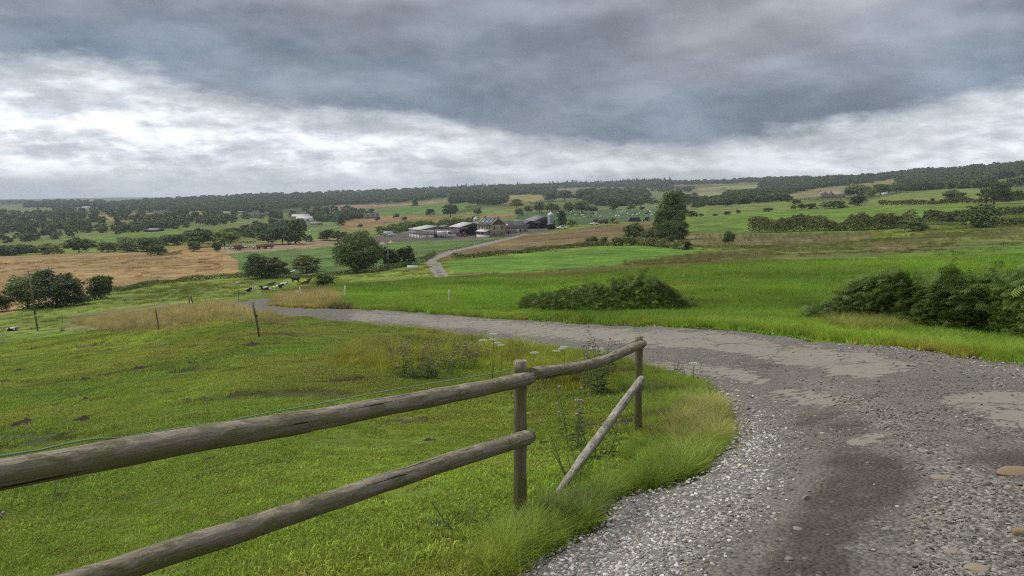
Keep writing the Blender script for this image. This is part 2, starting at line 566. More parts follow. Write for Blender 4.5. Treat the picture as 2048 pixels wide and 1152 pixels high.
def HG(X, Y, side=None):
    """height of the grassland (sunk under the track)"""
    X, Y = np.asarray(X, float), np.asarray(Y, float)
    near = (np.hypot(X, Y) < 75)
    z = H0(X, Y) + relief(X, Y)
    if side is None:
        side = np.full(X.shape, 99.0)
        if near.any():
            side[near] = road_side(X[near], Y[near])
    k = np.clip(side / 0.5, 0, 1)
    z = np.where(side < 0.5, H0(X, Y) + relief(X, Y) * k + 0.03 * k, z)
    z = z - np.clip(-side / 0.25, 0, 1) * 0.15
    return z


def HR(X, Y):
    """height of the track's surface"""
    return H0(X, Y) + 0.012 + fbm(X * 1.2, Y * 1.2, 41, 4) * 0.05 + fbm(X * 9, Y * 9, 45, 3) * 0.012

# ------------------------------------------------------------------ materials
def new_mat(name):
    m = bpy.data.materials.new(name)
    m.use_nodes = True
    return m, NT(m.node_tree)


def finish(T, col, rough=0.9, bump=None, bstr=0.3, bdist=0.05, spec=0.3, transl=None, metal=0.0, alpha=None):
    ins = {'Base Color': col if isinstance(col, bpy.types.NodeSocket) else tuple(col) + (1,), 'Roughness': rough, 'Specular IOR Level': spec, 'Metallic': metal}
    p = T.n('ShaderNodeBsdfPrincipled', ins)
    if bump is not None:
        b = T.n('ShaderNodeBump', {'Height': bump, 'Strength': bstr, 'Distance': bdist})
        T.t.links.new(b.outputs[0], p.inputs['Normal'])
    out = p.outputs[0]
    if transl:
        tr = T.n('ShaderNodeBsdfTranslucent', {'Color': ins['Base Color']})
        mx = T.n('ShaderNodeMixShader', {0: transl, 1: out, 2: tr.outputs[0]})
        out = mx.outputs[0]
    T.n('ShaderNodeOutputMaterial', {'Surface': out})


def plain(name, col, rough=0.8, var=0.25, scale=3.0, spec=0.3, metal=0.0, bstr=0.2, bdist=0.01):
    m, T = new_mat(name)
    tc = T.n('ShaderNodeTexCoord').outputs['Object']
    n1 = T.noise(tc, scale, 5, 0.6)
    n2 = T.noise(tc, scale * 9, 3, 0.6)
    k = T.m('ADD', T.m('MULTIPLY', n1, 1.2 * var), T.m('MULTIPLY', n2, 0.8 * var))
    k = T.m('ADD', k, 1 - var)
    c = T.n('ShaderNodeVectorMath', {0: tuple(col), 3: k}, operation='SCALE').outputs[0]
    finish(T, c, rough, n2, bstr, bdist, spec, metal=metal)
    return m


def ground_mat(name, kind='grass'):
    """the painted field colour, broken up by noise at many sizes"""
    m, T = new_mat(name)
    pos = T.n('ShaderNodeNewGeometry').outputs['Position']
    base = T.n('ShaderNodeAttribute', attribute_name='col').outputs['Color']
    wet = T.n('ShaderNodeAttribute', attribute_name='wild').outputs['Fac']
    n0 = T.noise(pos, 0.018, 5, 0.6)
    n1 = T.noise(pos, 0.16, 6, 0.62)
    n2 = T.noise(pos, 1.3, 6, 0.65, 0.3)
    n3 = T.noise(pos, 14.0, 5, 0.7)
    nf = T.noise(pos, 90.0, 3, 0.7)
    k = T.m('MULTIPLY', T.smooth(n1, 0.3, 0.7, 0.66, 1.34), T.smooth(n2, 0.25, 0.75, 0.70, 1.30))
    k = T.m('MULTIPLY', k, T.smooth(n3, 0.3, 0.7, 0.72, 1.30))
    k = T.m('MULTIPLY', k, T.smooth(nf, 0.3, 0.7, 0.7, 1.32))
    c = T.n('ShaderNodeVectorMath', {0: base, 3: k}, operation='SCALE').outputs[0]
    # dry straw-coloured patches and dark weeds where the ground is rough
    straw = T.n('ShaderNodeVectorMath', {0: base, 1: (1.45, 1.08, 1.1)}, operation='MULTIPLY').outputs[0]
    c = T.mix(T.m('MULTIPLY', T.smooth(T.noise(pos, 0.45, 7, 0.68), 0.47, 0.66), 0.45), c, straw)
    dark = T.n('ShaderNodeVectorMath', {0: base, 1: (0.42, 0.55, 0.55)}, operation='MULTIPLY').outputs[0]
    spots = T.smooth(T.noise(T.scalevec(pos, (0.5, 0.9, 0.5)), 1.1, 8, 0.72, 0.4), 0.56, 0.66)
    c = T.mix(T.m('MULTIPLY', spots, T.m('ADD', T.m('MULTIPLY', wet, 0.7), 0.12)), c, dark)
    h = T.m('ADD', T.m('MULTIPLY', n3, 0.5), T.m('MULTIPLY', n2, 1.0))
    h = T.m('ADD', h, T.m('MULTIPLY', nf, 0.14))
    finish(T, c, 0.95, h, 0.6, 0.16, 0.15)
    return m


M_GROUND = ground_mat("field_ground")


def road_mat():
    m, T = new_mat("track_gravel_and_worn_tar")
    pos = T.n('ShaderNodeNewGeometry').outputs['Position']
    at = T.n('ShaderNodeAttribute', attribute_name='patch').outputs['Fac']       # 1 = smooth tar, 0 = loose stone
    dk = T.n('ShaderNodeAttribute', attribute_name='dark').outputs['Fac']
    n1 = T.noise(pos, 1.1, 8, 0.66, 0.5)
    n2 = T.noise(pos, 5.0, 7, 0.68, 0.3)
    sel = T.smooth(T.m('ADD', at, T.m('MULTIPLY', T.m('SUBTRACT', T.m('ADD', T.m('MULTIPLY', n1, 0.5), T.m('MULTIPLY', n2, 0.5)), 0.5), 4.2)), 0.38, 0.66)
    vo = T.n('ShaderNodeTexVoronoi', {'Vector': T.scalevec(pos, (1, 1, 1)), 'Scale': 34.0, 'Randomness': 1.0}, feature='F1')
    vo2 = T.n('ShaderNodeTexVoronoi', {'Vector': pos, 'Scale': 90.0}, feature='F1')
    vo3 = T.n('ShaderNodeTexVoronoi', {'Vector': pos, 'Scale': 15.0}, feature='F1')
    v1 = T.n('ShaderNodeSeparateColor', {0: vo.outputs['Color']}).outputs[0]
    v2 = T.n('ShaderNodeSeparateColor', {0: vo2.outputs['Color']}).outputs[0]
    v3 = T.n('ShaderNodeSeparateColor', {0: vo3.outputs['Color']}).outputs[0]
    stone = T.mix(T.smooth(v1, 0.1, 0.95), (0.11, 0.105, 0.105), (0.36, 0.35, 0.345))
    stone = T.mix(0.35, stone, T.mix(v2, (0.085, 0.08, 0.078), (0.45, 0.43, 0.42)))
    stone = T.mix(T.smooth(v3, 0.86, 0.9, 0, 0.55), stone, (0.40, 0.385, 0.37))
    stone = T.mix(T.smooth(vo.outputs['Distance'], 0.45, 0.8, 0, 0.55), stone, (0.05, 0.045, 0.042))
    stone = T.n('ShaderNodeVectorMath', {0: stone, 3: T.m('ADD', 1.0, T.m('MULTIPLY', T.n('ShaderNodeAttribute', attribute_name='grav').outputs['Fac'], 0.3))}, operation='SCALE').outputs[0]
    dirt = T.mix(T.smooth(n2, 0.35, 0.65), (0.130, 0.118, 0.105), (0.225, 0.207, 0.187))
    grv = T.n('ShaderNodeAttribute', attribute_name='grav').outputs['Fac']
    loose = T.mix(T.m('SUBTRACT', T.smooth(T.m('ADD', n2, T.m('MULTIPLY', n1, 0.6)), 0.50, 0.92, 0.30, 0.95), T.m('MULTIPLY', grv, 0.42), clamp=True), stone, dirt)
    earth = T.mix(T.smooth(n2, 0.3, 0.7), (0.052, 0.044, 0.038), (0.11, 0.094, 0.08))
    dsel = T.smooth(T.m('ADD', dk, T.m('MULTIPLY', T.m('SUBTRACT', T.m('ADD', T.m('MULTIPLY', n1, 0.55), T.m('MULTIPLY', n2, 0.45)), 0.5), 2.8)), 0.30, 0.80)
    loose = T.mix(T.m('MULTIPLY', dsel, 0.86), loose, earth)
    nf = T.noise(pos, 60.0, 5, 0.75)
    tar = T.mix(T.smooth(nf, 0.3, 0.7), (0.206, 0.190, 0.170), (0.274, 0.255, 0.230))
    tar = T.mix(T.smooth(n1, 0.35, 0.7, 0.0, 0.55), tar, (0.232, 0.216, 0.182))
    tar = T.mix(T.smooth(v3, 0.9, 0.93, 0, 0.5), tar, (0.12, 0.11, 0.1))
    crack = T.smooth(T.n('ShaderNodeTexVoronoi', {'Vector': T.n('ShaderNodeVectorMath', {0: pos, 1: T.n('ShaderNodeVectorMath', {0: T.n('ShaderNodeTexNoise', {'Vector': pos, 'Scale': 2.2, 'Detail': 5.0}).outputs['Color'], 3: 0.9}, operation='SCALE').outputs[0]}, operation='ADD').outputs[0], 'Scale': 0.8}, feature='DISTANCE_TO_EDGE').outputs['Distance'], 0.004, 0.022, 0.65, 0.0)
    tar = T.mix(crack, tar, (0.05, 0.045, 0.042))
    c = T.mix(sel, loose, tar)
    c = T.n('ShaderNodeVectorMath', {0: c, 1: (1.02, 1.0, 0.93)}, operation='MULTIPLY').outputs[0]
    hl = T.m('ADD', T.m('MULTIPLY', vo.outputs['Distance'], -0.030), T.m('MULTIPLY', v1, 0.014))
    hl = T.m('ADD', hl, T.m('MULTIPLY', n2, 0.05))
    ht = T.m('ADD', T.m('MULTIPLY', nf, 0.003), T.m('MULTIPLY', n2, 0.010))
    h = T.m('ADD', T.m('MULTIPLY', sel, T.m('ADD', ht, 0.022)), T.m('MULTIPLY', T.m('SUBTRACT', 1.0, sel), hl))
    finish(T, c, 0.9, h, 1.0, 1.0, 0.25)
    return m


def leaf_mat(name, base, vary=0.35, transl=0.25, rough=0.55, inst=False):
    m, T = new_mat(name)
    rnd = T.n('ShaderNodeAttribute', attribute_name='lr').outputs['Fac']
    oi = T.n('ShaderNodeObjectInfo').outputs['Random']
    pos = T.n('ShaderNodeNewGeometry').outputs['Position']
    n = T.noise(pos, 0.35, 3, 0.6)
    a = tuple(v * (1 - vary) for v in base)
    b = tuple(min(1, v * (1 + vary) * w) for v, w in zip(base, (1.25, 1.08, 0.9)))
    c = T.mix(rnd, a, b)
    c = T.mix(T.m('MULTIPLY', T.smooth(n, 0.35, 0.65), 0.35), c, tuple(v * w for v, w in zip(base, (1.5, 1.25, 0.9))))
    k = T.m('ADD', T.m('MULTIPLY', oi, 0.62), 0.70)
    oj = T.m('FRACT', T.m('MULTIPLY', oi, 17.3))
    c = T.mix(T.m('MULTIPLY', oj, 0.5), c, tuple(v * w for v, w in zip(base, (1.45, 1.12, 0.8))))
    c = T.n('ShaderNodeVectorMath', {0: c, 3: k}, operation='SCALE').outputs[0]
    finish(T, c, rough, spec=0.25, transl=transl)
    return m


def blade_mat(name, dom='INSTANCER'):
    m, T = new_mat(name)
    base = T.n('ShaderNodeAttribute', attribute_name='tcol', attribute_type=dom).outputs['Color']
    rnd = T.n('ShaderNodeAttribute', attribute_name='lr').outputs['Fac']
    k = T.m('ADD', T.m('MULTIPLY', rnd, 0.9), 0.6)
    c = T.n('ShaderNodeVectorMath', {0: base, 3: k}, operation='SCALE').outputs[0]
    dry = T.n('ShaderNodeVectorMath', {0: base, 1: (1.3, 1.08, 1.15)}, operation='MULTIPLY').outputs[0]
    c = T.mix(T.smooth(rnd, 0.8, 0.95, 0, 0.6), c, dry)
    finish(T, c, 0.5, spec=0.25, transl=0.35)
    return m


M_BLADE = blade_mat("grass_blades")
M_TREE = leaf_mat("tree_leaves", (0.108, 0.176, 0.046))
M_TREE_L = leaf_mat("pale_tree_leaves", (0.14, 0.20, 0.055))
M_TREE_D = leaf_mat("dark_tree_leaves", (0.072, 0.122, 0.038))
M_WOOD_FAR = leaf_mat("far_wood_leaves", (0.074, 0.124, 0.050))
M_HEDGE = leaf_mat("hedge_leaves", (0.110, 0.145, 0.048))
M_FERN = leaf_mat("bracken_fronds", (0.10, 0.185, 0.040), 0.62, 0.35, 0.5)
M_WEED = leaf_mat("weed_leaves", (0.075, 0.12, 0.05), 0.35, 0.3)
M_BARK = plain("bark", (0.085, 0.07, 0.055), 0.95, 0.4, 4.0, bstr=0.6, bdist=0.03)
M_SOIL = plain("dark_soil", (0.045, 0.036, 0.028), 0.95, 0.5, 6.0, bstr=0.8, bdist=0.03)


def timber_mat(name, grey=(0.235, 0.205, 0.158), brown=(0.105, 0.080, 0.050), algae=(0.125, 0.125, 0.045), age=0.5):
    m, T = new_mat(name)
    r = T.n('ShaderNodeAttribute', attribute_name='rest').outputs['Vector']
    rv = T.n('ShaderNodeVectorMath', {0: r, 1: T.scalevec(T.n('ShaderNodeObjectInfo').outputs['Location'], (3.1, 3.1, 3.1))}, operation='ADD').outputs[0]
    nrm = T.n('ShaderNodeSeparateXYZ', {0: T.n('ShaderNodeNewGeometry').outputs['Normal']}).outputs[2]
    grain = T.noise(T.scalevec(rv, (2.2, 75, 75)), 1.0, 7, 0.68, 0.6)
    fine = T.noise(T.scalevec(rv, (9, 260, 260)), 1.0, 4, 0.6)
    blot = T.noise(T.scalevec(rv, (4, 14, 14)), 1.0, 7, 0.65, 0.4)
    blot2 = T.noise(T.scalevec(rv, (7, 22, 22)), 1.3, 7, 0.7, 0.8)
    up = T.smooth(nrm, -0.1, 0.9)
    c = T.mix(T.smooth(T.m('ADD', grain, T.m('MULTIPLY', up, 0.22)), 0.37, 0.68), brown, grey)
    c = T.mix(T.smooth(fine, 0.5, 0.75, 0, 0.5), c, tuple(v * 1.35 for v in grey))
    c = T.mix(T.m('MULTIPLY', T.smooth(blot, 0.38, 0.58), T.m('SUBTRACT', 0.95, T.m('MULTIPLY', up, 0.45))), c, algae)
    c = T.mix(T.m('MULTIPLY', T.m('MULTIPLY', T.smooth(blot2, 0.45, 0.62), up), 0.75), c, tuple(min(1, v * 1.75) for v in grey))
    c = T.mix(T.smooth(blot2, 0.30, 0.40, 0.6, 0.0), c, (0.05, 0.042, 0.03))
    kn = T.n('ShaderNodeTexVoronoi', {'Vector': T.scalevec(rv, (3.0, 11, 11)), 'Scale': 1.0}, feature='F1').outputs['Distance']
    c = T.mix(T.smooth(T.m('ABSOLUTE', T.m('SUBTRACT', kn, 0.13)), 0.01, 0.05, 0.32, 0), c, (0.045, 0.035, 0.024))
    li = T.n('ShaderNodeTexVoronoi', {'Vector': T.scalevec(rv, (1, 1, 1)), 'Scale': 26.0}, feature='F1')
    lic = T.m('MULTIPLY', T.smooth(T.m('ADD', li.outputs['Distance'], T.m('MULTIPLY', blot2, 0.5)), 0.28, 0.44, 1, 0), T.smooth(blot, 0.5, 0.6))
    c = T.mix(T.m('MULTIPLY', lic, 0.5), c, (0.36, 0.36, 0.27))
    split = T.smooth(T.noise(T.scalevec(rv, (0.8, 48, 48)), 1.0, 5, 0.6, 0.5), 0.31, 0.365, 1, 0)
    c = T.mix(T.m('MULTIPLY', split, 0.9), c, (0.022, 0.017, 0.012))
    h = T.m('SUBTRACT', T.m('ADD', T.m('MULTIPLY', grain, 0.6), T.m('MULTIPLY', fine, 0.2)), T.m('MULTIPLY', split, 1.0))
    finish(T, c, 0.88, h, 1.0, 0.016, 0.2)
    return m


M_TIMBER = timber_mat("weathered_timber")
M_TIMBER_B = timber_mat("pale_weathered_timber", (0.30, 0.28, 0.235), (0.16, 0.14, 0.105), (0.17, 0.165, 0.08))
M_WHITE_POST = plain("chalky_white_post", (0.62, 0.62, 0.52), 0.8, 0.3, 5)

# ------------------------------------------------------------------ fields
G_NEAR = (0.148, 0.200, 0.032)
G_MEADOW = (0.104, 0.192, 0.020)
G_BRIGHT = (0.100, 0.205, 0.022)
TAN = (0.235, 0.165, 0.070)
REGIONS = [
    # name, polygon in the photograph, colour, wildness
    ("woodland_floor", [(-900, 470), (-900, 392), (20, 397), (420, 389), (900, 372), (1340, 360), (1345, 374), (1000, 379), (880, 398), (620, 425), (430, 428), (200, 424), (0, 440)], (0.05, 0.07, 0.03), .5),
    ("hay_field", [(-900, 545), (-900, 530), (0, 512), (150, 507), (300, 502), (375, 492), (430, 489), (450, 502), (475, 522), (484, 550), (400, 558), (312, 567), (225, 583), (162, 600), (60, 616), (0, 632), (-500, 700), (-900, 700)], (0.265, 0.185, 0.078), .45),
    ("stubble_field", [(440, 495), (450, 491), (540, 486), (625, 480), (737, 474), (800, 470), (800, 480), (742, 488), (675, 491), (612, 497), (520, 502), (455, 508), (446, 503)], (0.255, 0.200, 0.115), .35),
    ("farm_yard", [(735, 474), (790, 466), (960, 460), (1060, 452), (1100, 452), (1103, 462), (1043, 471), (955, 477), (842, 482), (744, 488)], (0.105, 0.092, 0.08), .6),
    ("grass_field", [(455, 508), (520, 502), (612, 497), (675, 491), (742, 488), (842, 482), (955, 477), (1043, 471), (986, 482), (925, 497), (850, 518), (846, 530), (760, 541), (600, 556), (480, 552), (475, 522)], (0.088, 0.148, 0.034), .35),
    ("seeded_field", [(862, 518), (905, 505), (986, 485), (1054, 471), (1110, 464), (1160, 458), (1242, 449), (1320, 440), (1340, 470), (1240, 484), (1167, 489), (1055, 503), (925, 517), (890, 520)], (0.150, 0.113, 0.048), .3),
    ("bright_meadow", [(892, 526), (920, 520), (1005, 513), (1155, 500), (1242, 492), (1300, 493), (1375, 497), (1400, 500), (1380, 506), (1230, 530), (1105, 539), (992, 547), (905, 543)], G_BRIGHT, .4),
    ("rough_pasture", [(905, 543), (992, 547), (1105, 539), (1230, 530), (1380, 506), (1400, 500), (1500, 498), (1640, 488), (1744, 480), (2048, 452), (2900, 400), (2900, 470), (2048, 487), (1840, 505), (1560, 522), (1300, 545), (1100, 560), (930, 560)], (0.118, 0.142, 0.036), .9),
    ("brown_rough", [(1368, 467), (1500, 465), (1664, 464), (1770, 466), (1744, 478), (1640, 486), (1560, 494), (1430, 496), (1362, 488)], (0.150, 0.145, 0.055), .8),
    ("pale_rough", [(1740, 492), (1790, 488), (1836, 489), (1830, 499), (1780, 502), (1745, 501)], (0.190, 0.168, 0.080), .4),
    ("reddish_rough", [(1240, 530), (1300, 516), (1400, 509), (1500, 504), (1565, 510), (1540, 524), (1400, 526), (1300, 536)], (0.135, 0.142, 0.044), .7),
    ("upper_meadow", [(1376, 431), (1467, 429), (1561, 421), (1664, 416), (1840, 411), (2048, 406), (2900, 380), (2900, 420), (2048, 430), (1860, 447), (1700, 466), (1500, 466), (1378, 467), (1370, 450)], (0.115, 0.190, 0.026), .15),
    ("far_pasture", [(1390, 414), (1439, 409), (1557, 400), (1647, 401), (1644, 411), (1572, 420), (1467, 429), (1376, 432), (1372, 425)], (0.135, 0.175, 0.042), .1),
    ("far_pasture", [(1732, 404), (1800, 387), (1960, 376), (2013, 372), (2048, 384), (2300, 370), (2300, 395), (2048, 400), (1860, 409), (1756, 412)], (0.150, 0.190, 0.040), .1),
    ("hill_pasture", [(1967, 366), (2048, 346), (2400, 310), (2400, 330), (2048, 357), (2013, 369)], (0.11, 0.155, 0.035), .1),
    ("pale_hillside", [(1600, 386), (1640, 377), (1740, 365), (1786, 354), (1800, 356), (1782, 368), (1700, 378), (1640, 392), (1567, 400), (1560, 392)], (0.20, 0.185, 0.085), .3),
    ("moor_strip", [(1329, 366), (1524, 360), (1664, 350), (1800, 346), (1800, 352), (1664, 358), (1530, 364), (1439, 369), (1329, 373)], (0.185, 0.150, 0.085), .3),
    ("green_strip", [(1323, 382), (1380, 378), (1450, 372), (1520, 369), (1523, 376), (1440, 379), (1330, 384)], (0.20, 0.23, 0.085), .1),
    ("brown_strip", [(1323, 384), (1440, 379), (1460, 384), (1380, 387), (1330, 388)], (0.19, 0.16, 0.085), .1),
    ("pale_strip", [(1385, 387), (1440, 383), (1496, 388), (1480, 392), (1400, 395)], (0.20, 0.215, 0.085), .1),
    ("moor_field", [(1005, 375), (1180, 370), (1330, 366), (1395, 366), (1395, 373), (1200, 379), (1130, 382), (1005, 378)], (0.170, 0.142, 0.08), .3),
    ("mixed_pasture", [(1180, 380), (1330, 373), (1395, 373), (1400, 400), (1330, 405), (1310, 395), (1200, 385)], (0.135, 0.155, 0.06), .4),
    ("yellow_field", [(1015, 391), (1060, 389), (1095, 390), (1088, 400), (1065, 408), (1005, 413)], (0.235, 0.205, 0.065), .2),
    ("round_hill_pasture", [(750, 429), (762, 424), (825, 411), (880, 403), (962, 401), (968, 414), (930, 424), (912, 428), (800, 433)], (0.095, 0.165, 0.030), .1),
    ("green_strip", [(915, 427), (960, 419), (1040, 416), (1036, 426), (960, 429)], (0.13, 0.19, 0.04), .1),
    ("brown_field", [(682, 456), (700, 437), (757, 432), (887, 431), (960, 430), (1022, 427), (1030, 431), (955, 437), (912, 433), (825, 442), (740, 452), (700, 458)], (0.215, 0.150, 0.065), .2),
    ("olive_field", [(672, 462), (700, 458), (740, 452), (825, 442), (912, 433), (955, 437), (1000, 434), (990, 445), (900, 452), (800, 462), (700, 472), (660, 470)], (0.165, 0.165, 0.052), .3),
    ("herd_pasture", [(1035, 428), (1180, 419), (1305, 417), (1340, 415), (1330, 440), (1240, 446), (1130, 452), (1060, 450), (1030, 440)], (0.062, 0.110, 0.036), .1),
    ("olive_slope", [(1192, 418), (1260, 412), (1327, 401), (1330, 409), (1310, 417), (1240, 418)], (0.14, 0.155, 0.055), .2),
    ("sheep_pasture", [(608, 452), (672, 441), (682, 456), (672, 470), (625, 478), (612, 466)], (0.105, 0.165, 0.040), .1),
    ("valley_pasture", [(-300, 520), (20, 497), (125, 482), (250, 467), (370, 457), (374, 467), (300, 478), (237, 489), (120, 500), (0, 505)], (0.115, 0.180, 0.032), .1),
    ("valley_stubble", [(192, 443), (197, 430), (290, 427), (360, 425), (362, 431), (320, 436), (250, 442)], (0.25, 0.175, 0.085), .1),
    ("valley_stubble", [(372, 424), (375, 420), (485, 418), (484, 424), (432, 427), (380, 431)], (0.24, 0.18, 0.095), .1),
    ("valley_stubble", [(662, 419), (670, 411), (760, 409), (830, 406), (905, 398), (915, 401), (850, 409), (760, 414), (700, 418)], (0.24, 0.165, 0.09), .1),
    ("valley_strip", [(0, 436), (125, 432), (128, 440), (0, 441)], (0.15, 0.15, 0.075), .1),
    ("valley_strip", [(330, 458), (400, 448), (450, 440), (520, 434), (535, 440), (470, 447), (445, 452), (380, 458)], (0.12, 0.17, 0.045), .1),
    ("valley_strip", [(445, 462), (500, 456), (505, 461), (470, 468), (446, 474)], (0.14, 0.18, 0.05), .1),
    ("valley_strip", [(330, 496), (400, 485), (460, 480), (515, 470), (520, 486), (450, 490), (375, 493)], (0.15, 0.165, 0.045), .2),
    ("far_hillside", [(-300, 415), (0, 412), (60, 408), (200, 412), (205, 420), (100, 424), (0, 424)], (0.13, 0.145, 0.065), .2),
    ("verge_tongue", [(120, 660), (150, 632), (240, 613), (330, 606), (420, 603), (470, 612), (520, 628), (600, 640), (560, 655), (480, 640), (330, 662), (200, 664)], (0.150, 0.155, 0.052), .4),
    ("verge_tongue", [(536, 612), (545, 600), (600, 578), (655, 570), (668, 590), (690, 612), (640, 616)], (0.148, 0.152, 0.052), .3),
]
FAR_TRACK_PX = [(1056, 468), (1047, 471), (986, 487), (940, 497), (916, 503), (890, 512), (877, 518), (876, 524), (890, 541), (902, 557), (874, 560), (861, 540), (849, 525), (848, 519), (858, 512), (900, 500), (945, 489), (1000, 478), (1046, 468)]

REG_NAMES = ["pasture"] + [r[0] for r in REGIONS]
REG_COL = np.array([G_NEAR] + [r[2] for r in REGIONS])
REG_WILD = np.array([0.45] + [r[3] for r in REGIONS])
MEADOW_PX = [(560, 594), (600, 578), (700, 572), (860, 560), (905, 555), (1100, 548), (1560, 515), (1840, 500), (2048, 480), (2900, 440), (2900, 900), (2048, 730), (1800, 694), (1290, 651), (1000, 637), (700, 618), (545, 608)]


def classify(px, py, side=None):
    wx = fbm(px / 30, py / 12, 21, 3)
    wy = fbm(px / 26, py / 14, 23, 3)
    amp = np.clip((py - 380) / 120, 0.25, 1.6)
    qx, qy = px + wx * 10 * amp, py + wy * 4.5 * amp
    reg = np.zeros(len(px), int)
    for i, (nm, poly, c, w) in enumerate(REGIONS):
        reg[in_poly(qx, qy, poly)] = i + 1
    return reg


def paint(X, Y, reg, px, py):
    c = REG_COL[reg].copy()
    wild = REG_WILD[reg].copy()
    qx, qy = px + fbm(px / 40, py / 20, 51, 3) * 30, py + fbm(px / 40, py / 20, 52, 3) * 8
    mead = (reg == 0) & in_poly(qx, qy, MEADOW_PX)
    c[mead] = np.array(G_MEADOW)
    wild[mead] = 0.3
    dv = (reg == 0) & (fbm(X / 1.5, Y / 0.9, 81, 4) > .14) & ~mead & (np.hypot(X, Y) < 90)
    wild[dv] = 1.0
    c[dv] = np.array([0.078, 0.080, 0.032])
    # larger drifts of yellower and darker growth, the same wherever one stands
    a = fbm(X / 3.0, Y / 3.0, 61, 4)[:, None]
    b = fbm(X / 14.0, Y / 14.0, 63, 4)[:, None]
    near = np.clip(1 - np.hypot(X, Y) / 160, 0, 1)[:, None]
    c = c * (1 + 0.9 * a * near + 0.9 * b)
    g = np.clip(fbm(X / 5.0, Y / 5.0, 65, 4)[:, None] * 3.0, 0, 1) * (reg == 0)[:, None] * near
    c = c * (1 - g * 0.75) + np.array([0.075, 0.175, 0.020]) * g * 0.75
    y = np.clip(fbm(X / 4.0 + 50, Y / 4.0, 67, 4)[:, None] * 3.2 - 0.15, 0, 1) * (reg == 0)[:, None]
    c = c * (1 - y * 0.4) + np.array([0.185, 0.175, 0.045]) * y * 0.4
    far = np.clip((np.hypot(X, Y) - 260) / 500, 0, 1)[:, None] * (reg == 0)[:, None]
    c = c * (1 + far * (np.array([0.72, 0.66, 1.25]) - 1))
    return np.clip(c, 0.005, 1), wild


print("ground ...")
lds = np.linspace(math.log(1.0), math.log(8900), 640)
us = np.concatenate([np.linspace(-1.25, -0.745, 34), np.linspace(-0.73, 0.73, 640), np.linspace(0.745, 1.25, 34)])
UU, LL = np.meshgrid(us, lds)
GY = np.exp(LL).ravel()
GX = (UU.ravel() * GY)
near = np.hypot(GX, GY) < 75
side = np.full(GX.shape, 99.0)
side[near] = road_side(GX[near], GY[near])
GZ = HG(GX, GY, side)
gpx, gpy, _ = proj(GX, GY, H0(GX, GY))
reg = classify(gpx, gpy)
reg[(np.hypot(GX, GY) < 20)] = 0
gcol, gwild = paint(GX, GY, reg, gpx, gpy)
edge = np.clip(1 - np.abs(side - 0.05) / 0.45, 0, 1)[:, None] * np.clip(0.5 + fbm(GX * 1.5, GY * 1.5, 71, 3) * 3, 0, 1)[:, None]
gcol = gcol * (1 - edge) + np.array([0.105, 0.085, 0.055]) * edge
# bare poached mud by the track and the trodden corner
mud = in_poly(gpx + fbm(gpx / 9, gpy / 5, 73, 3) * 26, gpy + fbm(gpx / 9, gpy / 5, 75, 3) * 14, [(530, 670), (570, 654), (625, 645), (650, 652), (620, 662), (560, 674)])
gcol[mud] = (0.10, 0.088, 0.074)
NR, NC = len(lds), len(us)
idx = np.arange(NR * NC).reshape(NR, NC)
Q = np.stack([idx[:-1, :-1], idx[:-1, 1:], idx[1:, 1:], idx[1:, :-1]], -1).reshape(-1, 4)
freg = reg[Q[:, 0]]
names = {}
for i in sorted(set(freg)):
    names.setdefault(REG_NAMES[i] if i else "pasture", []).append(i)
for i in sorted(set(freg)):
    f = Q[freg == i]
    if len(f) < 4:
        continue
    use, inv = np.unique(f, return_inverse=True)
    V = np.stack([GX[use], GY[use], GZ[use]], 1)
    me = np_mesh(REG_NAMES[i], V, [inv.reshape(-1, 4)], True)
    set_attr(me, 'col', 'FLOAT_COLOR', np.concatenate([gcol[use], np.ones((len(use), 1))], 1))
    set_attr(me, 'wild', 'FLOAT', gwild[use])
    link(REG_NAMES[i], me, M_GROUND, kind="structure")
# the ground under and behind the camera
bx, by = np.meshgrid(np.linspace(-60, 60, 121), np.linspace(-60, 1.0, 62))
BX, BY = bx.ravel(), by.ravel()
bz = H0(BX, BY) - 0.10
bz = np.where(np.abs(BY - 1.0) < 1e-6, bz + 0.0, bz)
bi = np.arange(BX.size).reshape(bx.shape)
me = np_mesh("ground", np.stack([BX, BY, bz], 1), [np.stack([bi[:-1, :-1], bi[:-1, 1:], bi[1:, 1:], bi[1:, :-1]], -1).reshape(-1, 4)], True)
set_attr(me, 'col', 'FLOAT_COLOR', np.tile(np.array([*G_NEAR, 1.0]), (BX.size, 1)))
set_attr(me, 'wild', 'FLOAT', np.full(BX.size, 0.4))
link("ground", me, M_GROUND, kind="structure")


